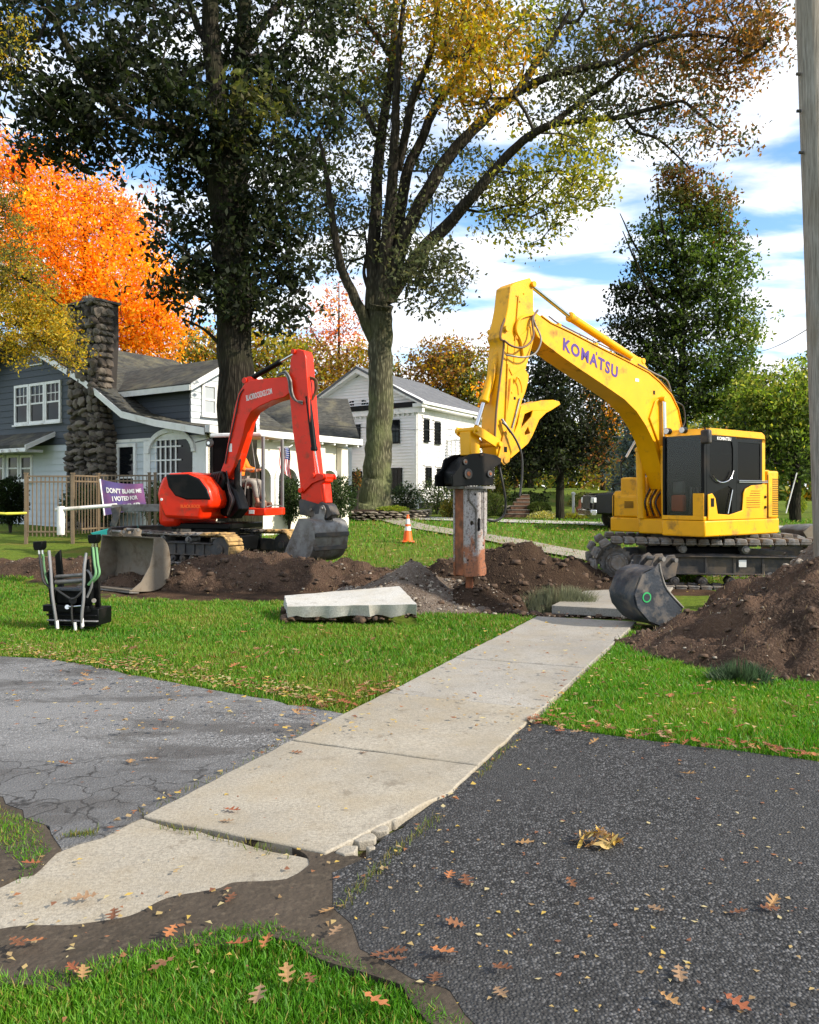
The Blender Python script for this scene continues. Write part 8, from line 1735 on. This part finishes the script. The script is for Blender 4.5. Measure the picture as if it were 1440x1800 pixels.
hose(hc, [HP(86, 968, .02), HP(89, 1000, .06), HP(92, 1045, .08), HP(97, 1080, .08), HP(100, 1106, .06)], .018, M['cab_frame']); hose(hc, [HP(152, 972, .02), HP(148, 1000, .06), HP(147, 1050, .08), HP(144, 1080, .08), HP(144, 1104, .06)], .018, M['cab_frame']); hose(hc, [HP(97, 1034, .05), HP(112, 1045, .09), HP(128, 1053, .1), HP(142, 1042, .09), HP(150, 1030, .05)], .013, M['hose']); hose(hc, [HP(127, 1050, .08), HP(126, 1075, .09), HP(128, 1095, .08), HP(133, 1106, .05)], .012, M['hose']); hose(hc, [HP(152, 1000, .0), HP(160, 1012, .05), HP(161, 1030, .05), HP(153, 1050, .04)], .014, M['cab_frame'])
for (x, y) in ((100, 1100), (144, 1096), (132, 1103)): mb = MB(); mb.tube([HP(x, y - 9, .07), HP(x + 1, y + 5, .06)], .02, 8); mb.build('hose_end', M['white'], hc)
mb = MB(); mb.tube([HP(118, 1067, .07), HP(143, 1065, .07)], .012, 8); mb.build('grease_pin', M['chrome'], hc); mb = MB(); n_ = Vector((HW.n[0], HW.n[1], 0)); mb.tube([HP(118, 1067, .06), HP(118, 1067, .085)], .026, 14); mb.build('pin_ring', M['chrome'], hc)
mb = MB(); mb.tube([HP(128, 1056, .02), HP(128, 1056, .1)], .045, 16); mb.build('swivel', M['black'], hc, bev=.006); mb = MB(); mb.tube([HP(165, 1056, .0), HP(165, 1056, .06)], .028, 14); mb.build('swivel', M['steel'], hc, bev=.004)

# ---------------------------------------------------------------- operator in the red excavator
def skin(name, verts, edges, rad, mat, parent, sub=2, root=0):
    me = bpy.data.meshes.new(name); b = wloc(parent); me.from_pydata([tuple(Vector(v) - b) for v in verts], edges, []); me.materials.append(mat); o = bpy.data.objects.new(name, me); link(o, parent)
    s = o.modifiers.new('skin', 'SKIN'); s.use_smooth_shade = True; s.branch_smoothing = .6
    if not me.skin_vertices: me.skin_vertices.new(name='')
    for i, r in enumerate(rad): me.skin_vertices[0].data[i].radius = (r, r) if not hasattr(r, '__len__') else r
    me.skin_vertices[0].data[root].use_root = True; m = o.modifiers.new('sub', 'SUBSURF'); m.levels = sub; m.render_levels = sub; return o
op = thing('person', tuple(RS.w(.3, cf + .45, -.50)), 'person in an orange jacket and grey trousers seated at the red excavator controls', 'person')
def Q(a, z, o): return RS.w(a, cf + z, -.50 + o)
bodyv = [Q(.28, .55, 0), Q(.26, .80, 0), Q(.27, 1.02, 0), Q(.30, 1.14, 0), Q(.33, 1.22, 0), Q(.34, 1.30, 0), Q(.34, 1.38, 0),
         Q(.28, 1.07, .17), Q(.38, .84, .23), Q(.62, .80, .20), Q(.72, .82, .18), Q(.28, 1.07, -.17), Q(.38, .84, -.23), Q(.62, .80, -.20), Q(.72, .82, -.18),
         Q(.33, .52, .10), Q(.72, .55, .13), Q(.80, .12, .13), Q(.92, .06, .13), Q(.33, .52, -.10), Q(.72, .55, -.13), Q(.80, .12, -.13), Q(.92, .06, -.13)]
be = [(0, 1), (1, 2), (2, 3), (3, 4), (4, 5), (5, 6), (2, 7), (7, 8), (8, 9), (9, 10), (2, 11), (11, 12), (12, 13), (13, 14), (0, 15), (15, 16), (16, 17), (17, 18), (0, 19), (19, 20), (20, 21), (21, 22)]
br = [.13, .14, .15, .07, .06, .10, .095, .065, .048, .038, .03, .065, .048, .038, .03, .09, .065, .045, .035, .09, .065, .045, .035]
skin('body', bodyv, be, br, M['skin'], op)
jv = [Q(.28, .60, 0), Q(.26, .82, 0), Q(.27, 1.03, 0), Q(.295, 1.12, 0), Q(.28, 1.07, .18), Q(.38, .84, .235), Q(.58, .81, .21), Q(.28, 1.07, -.18), Q(.38, .84, -.235), Q(.58, .81, -.21)]
skin('jacket', jv, [(0, 1), (1, 2), (2, 3), (2, 4), (4, 5), (5, 6), (2, 7), (7, 8), (8, 9)], [.165, .17, .175, .09, .09, .07, .058, .09, .07, .058], M['hivis'], op)
tv = [Q(.28, .54, 0), Q(.35, .53, .11), Q(.72, .56, .13), Q(.79, .18, .13), Q(.35, .53, -.11), Q(.72, .56, -.13), Q(.79, .18, -.13)]
skin('trousers', tv, [(0, 1), (1, 2), (2, 3), (0, 4), (4, 5), (5, 6)], [.16, .115, .085, .07, .115, .085, .07], M['jeans'], op)
for s_ in (1, -1):
    mb = MB(); mb.box(.74, 1.0, .0, .12, -.05 + .13 * s_, .05 + .13 * s_, fn=lambda a, z, o: Q(a, z, o)); mb.build('boot', M['wood'], op, bev=.03)
    for k in range(4): b_ = Q(.735, .82, .18 * s_ + .018 * (k - 1.5)); d = Q(.79, .80, .18 * s_ + .018 * (k - 1.5)); e_ = Q(.79, .77, .18 * s_ + .018 * (k - 1.5)); mb = MB(); mb.tube([b_, d, e_], [.009, .008, .007], 6); mb.build('finger', M['skin'], op)
mb = MB(); c_ = Q(.35, 1.36, 0); lathe(mb, c_, [(.135, -.02), (.13, .03), (.11, .09), (.06, .13), (.01, .145)], 18); mb.build('hard_hat', M['orange'], op); 
for s_ in (1, -1): mb = MB(); p_ = Q(.435, 1.33, .035 * s_); mb.tube([p_, p_ + Vector((.008, 0, 0))], .011, 8); mb.build('eye', M['dark_in'], op)
mb = MB(); p_ = Q(.44, 1.31, 0); mb.tube([p_ + Vector((0, 0, .02)), p_ + Vector((.022, 0, -.015))], [.008, .014], 8); mb.build('nose', M['skin'], op)
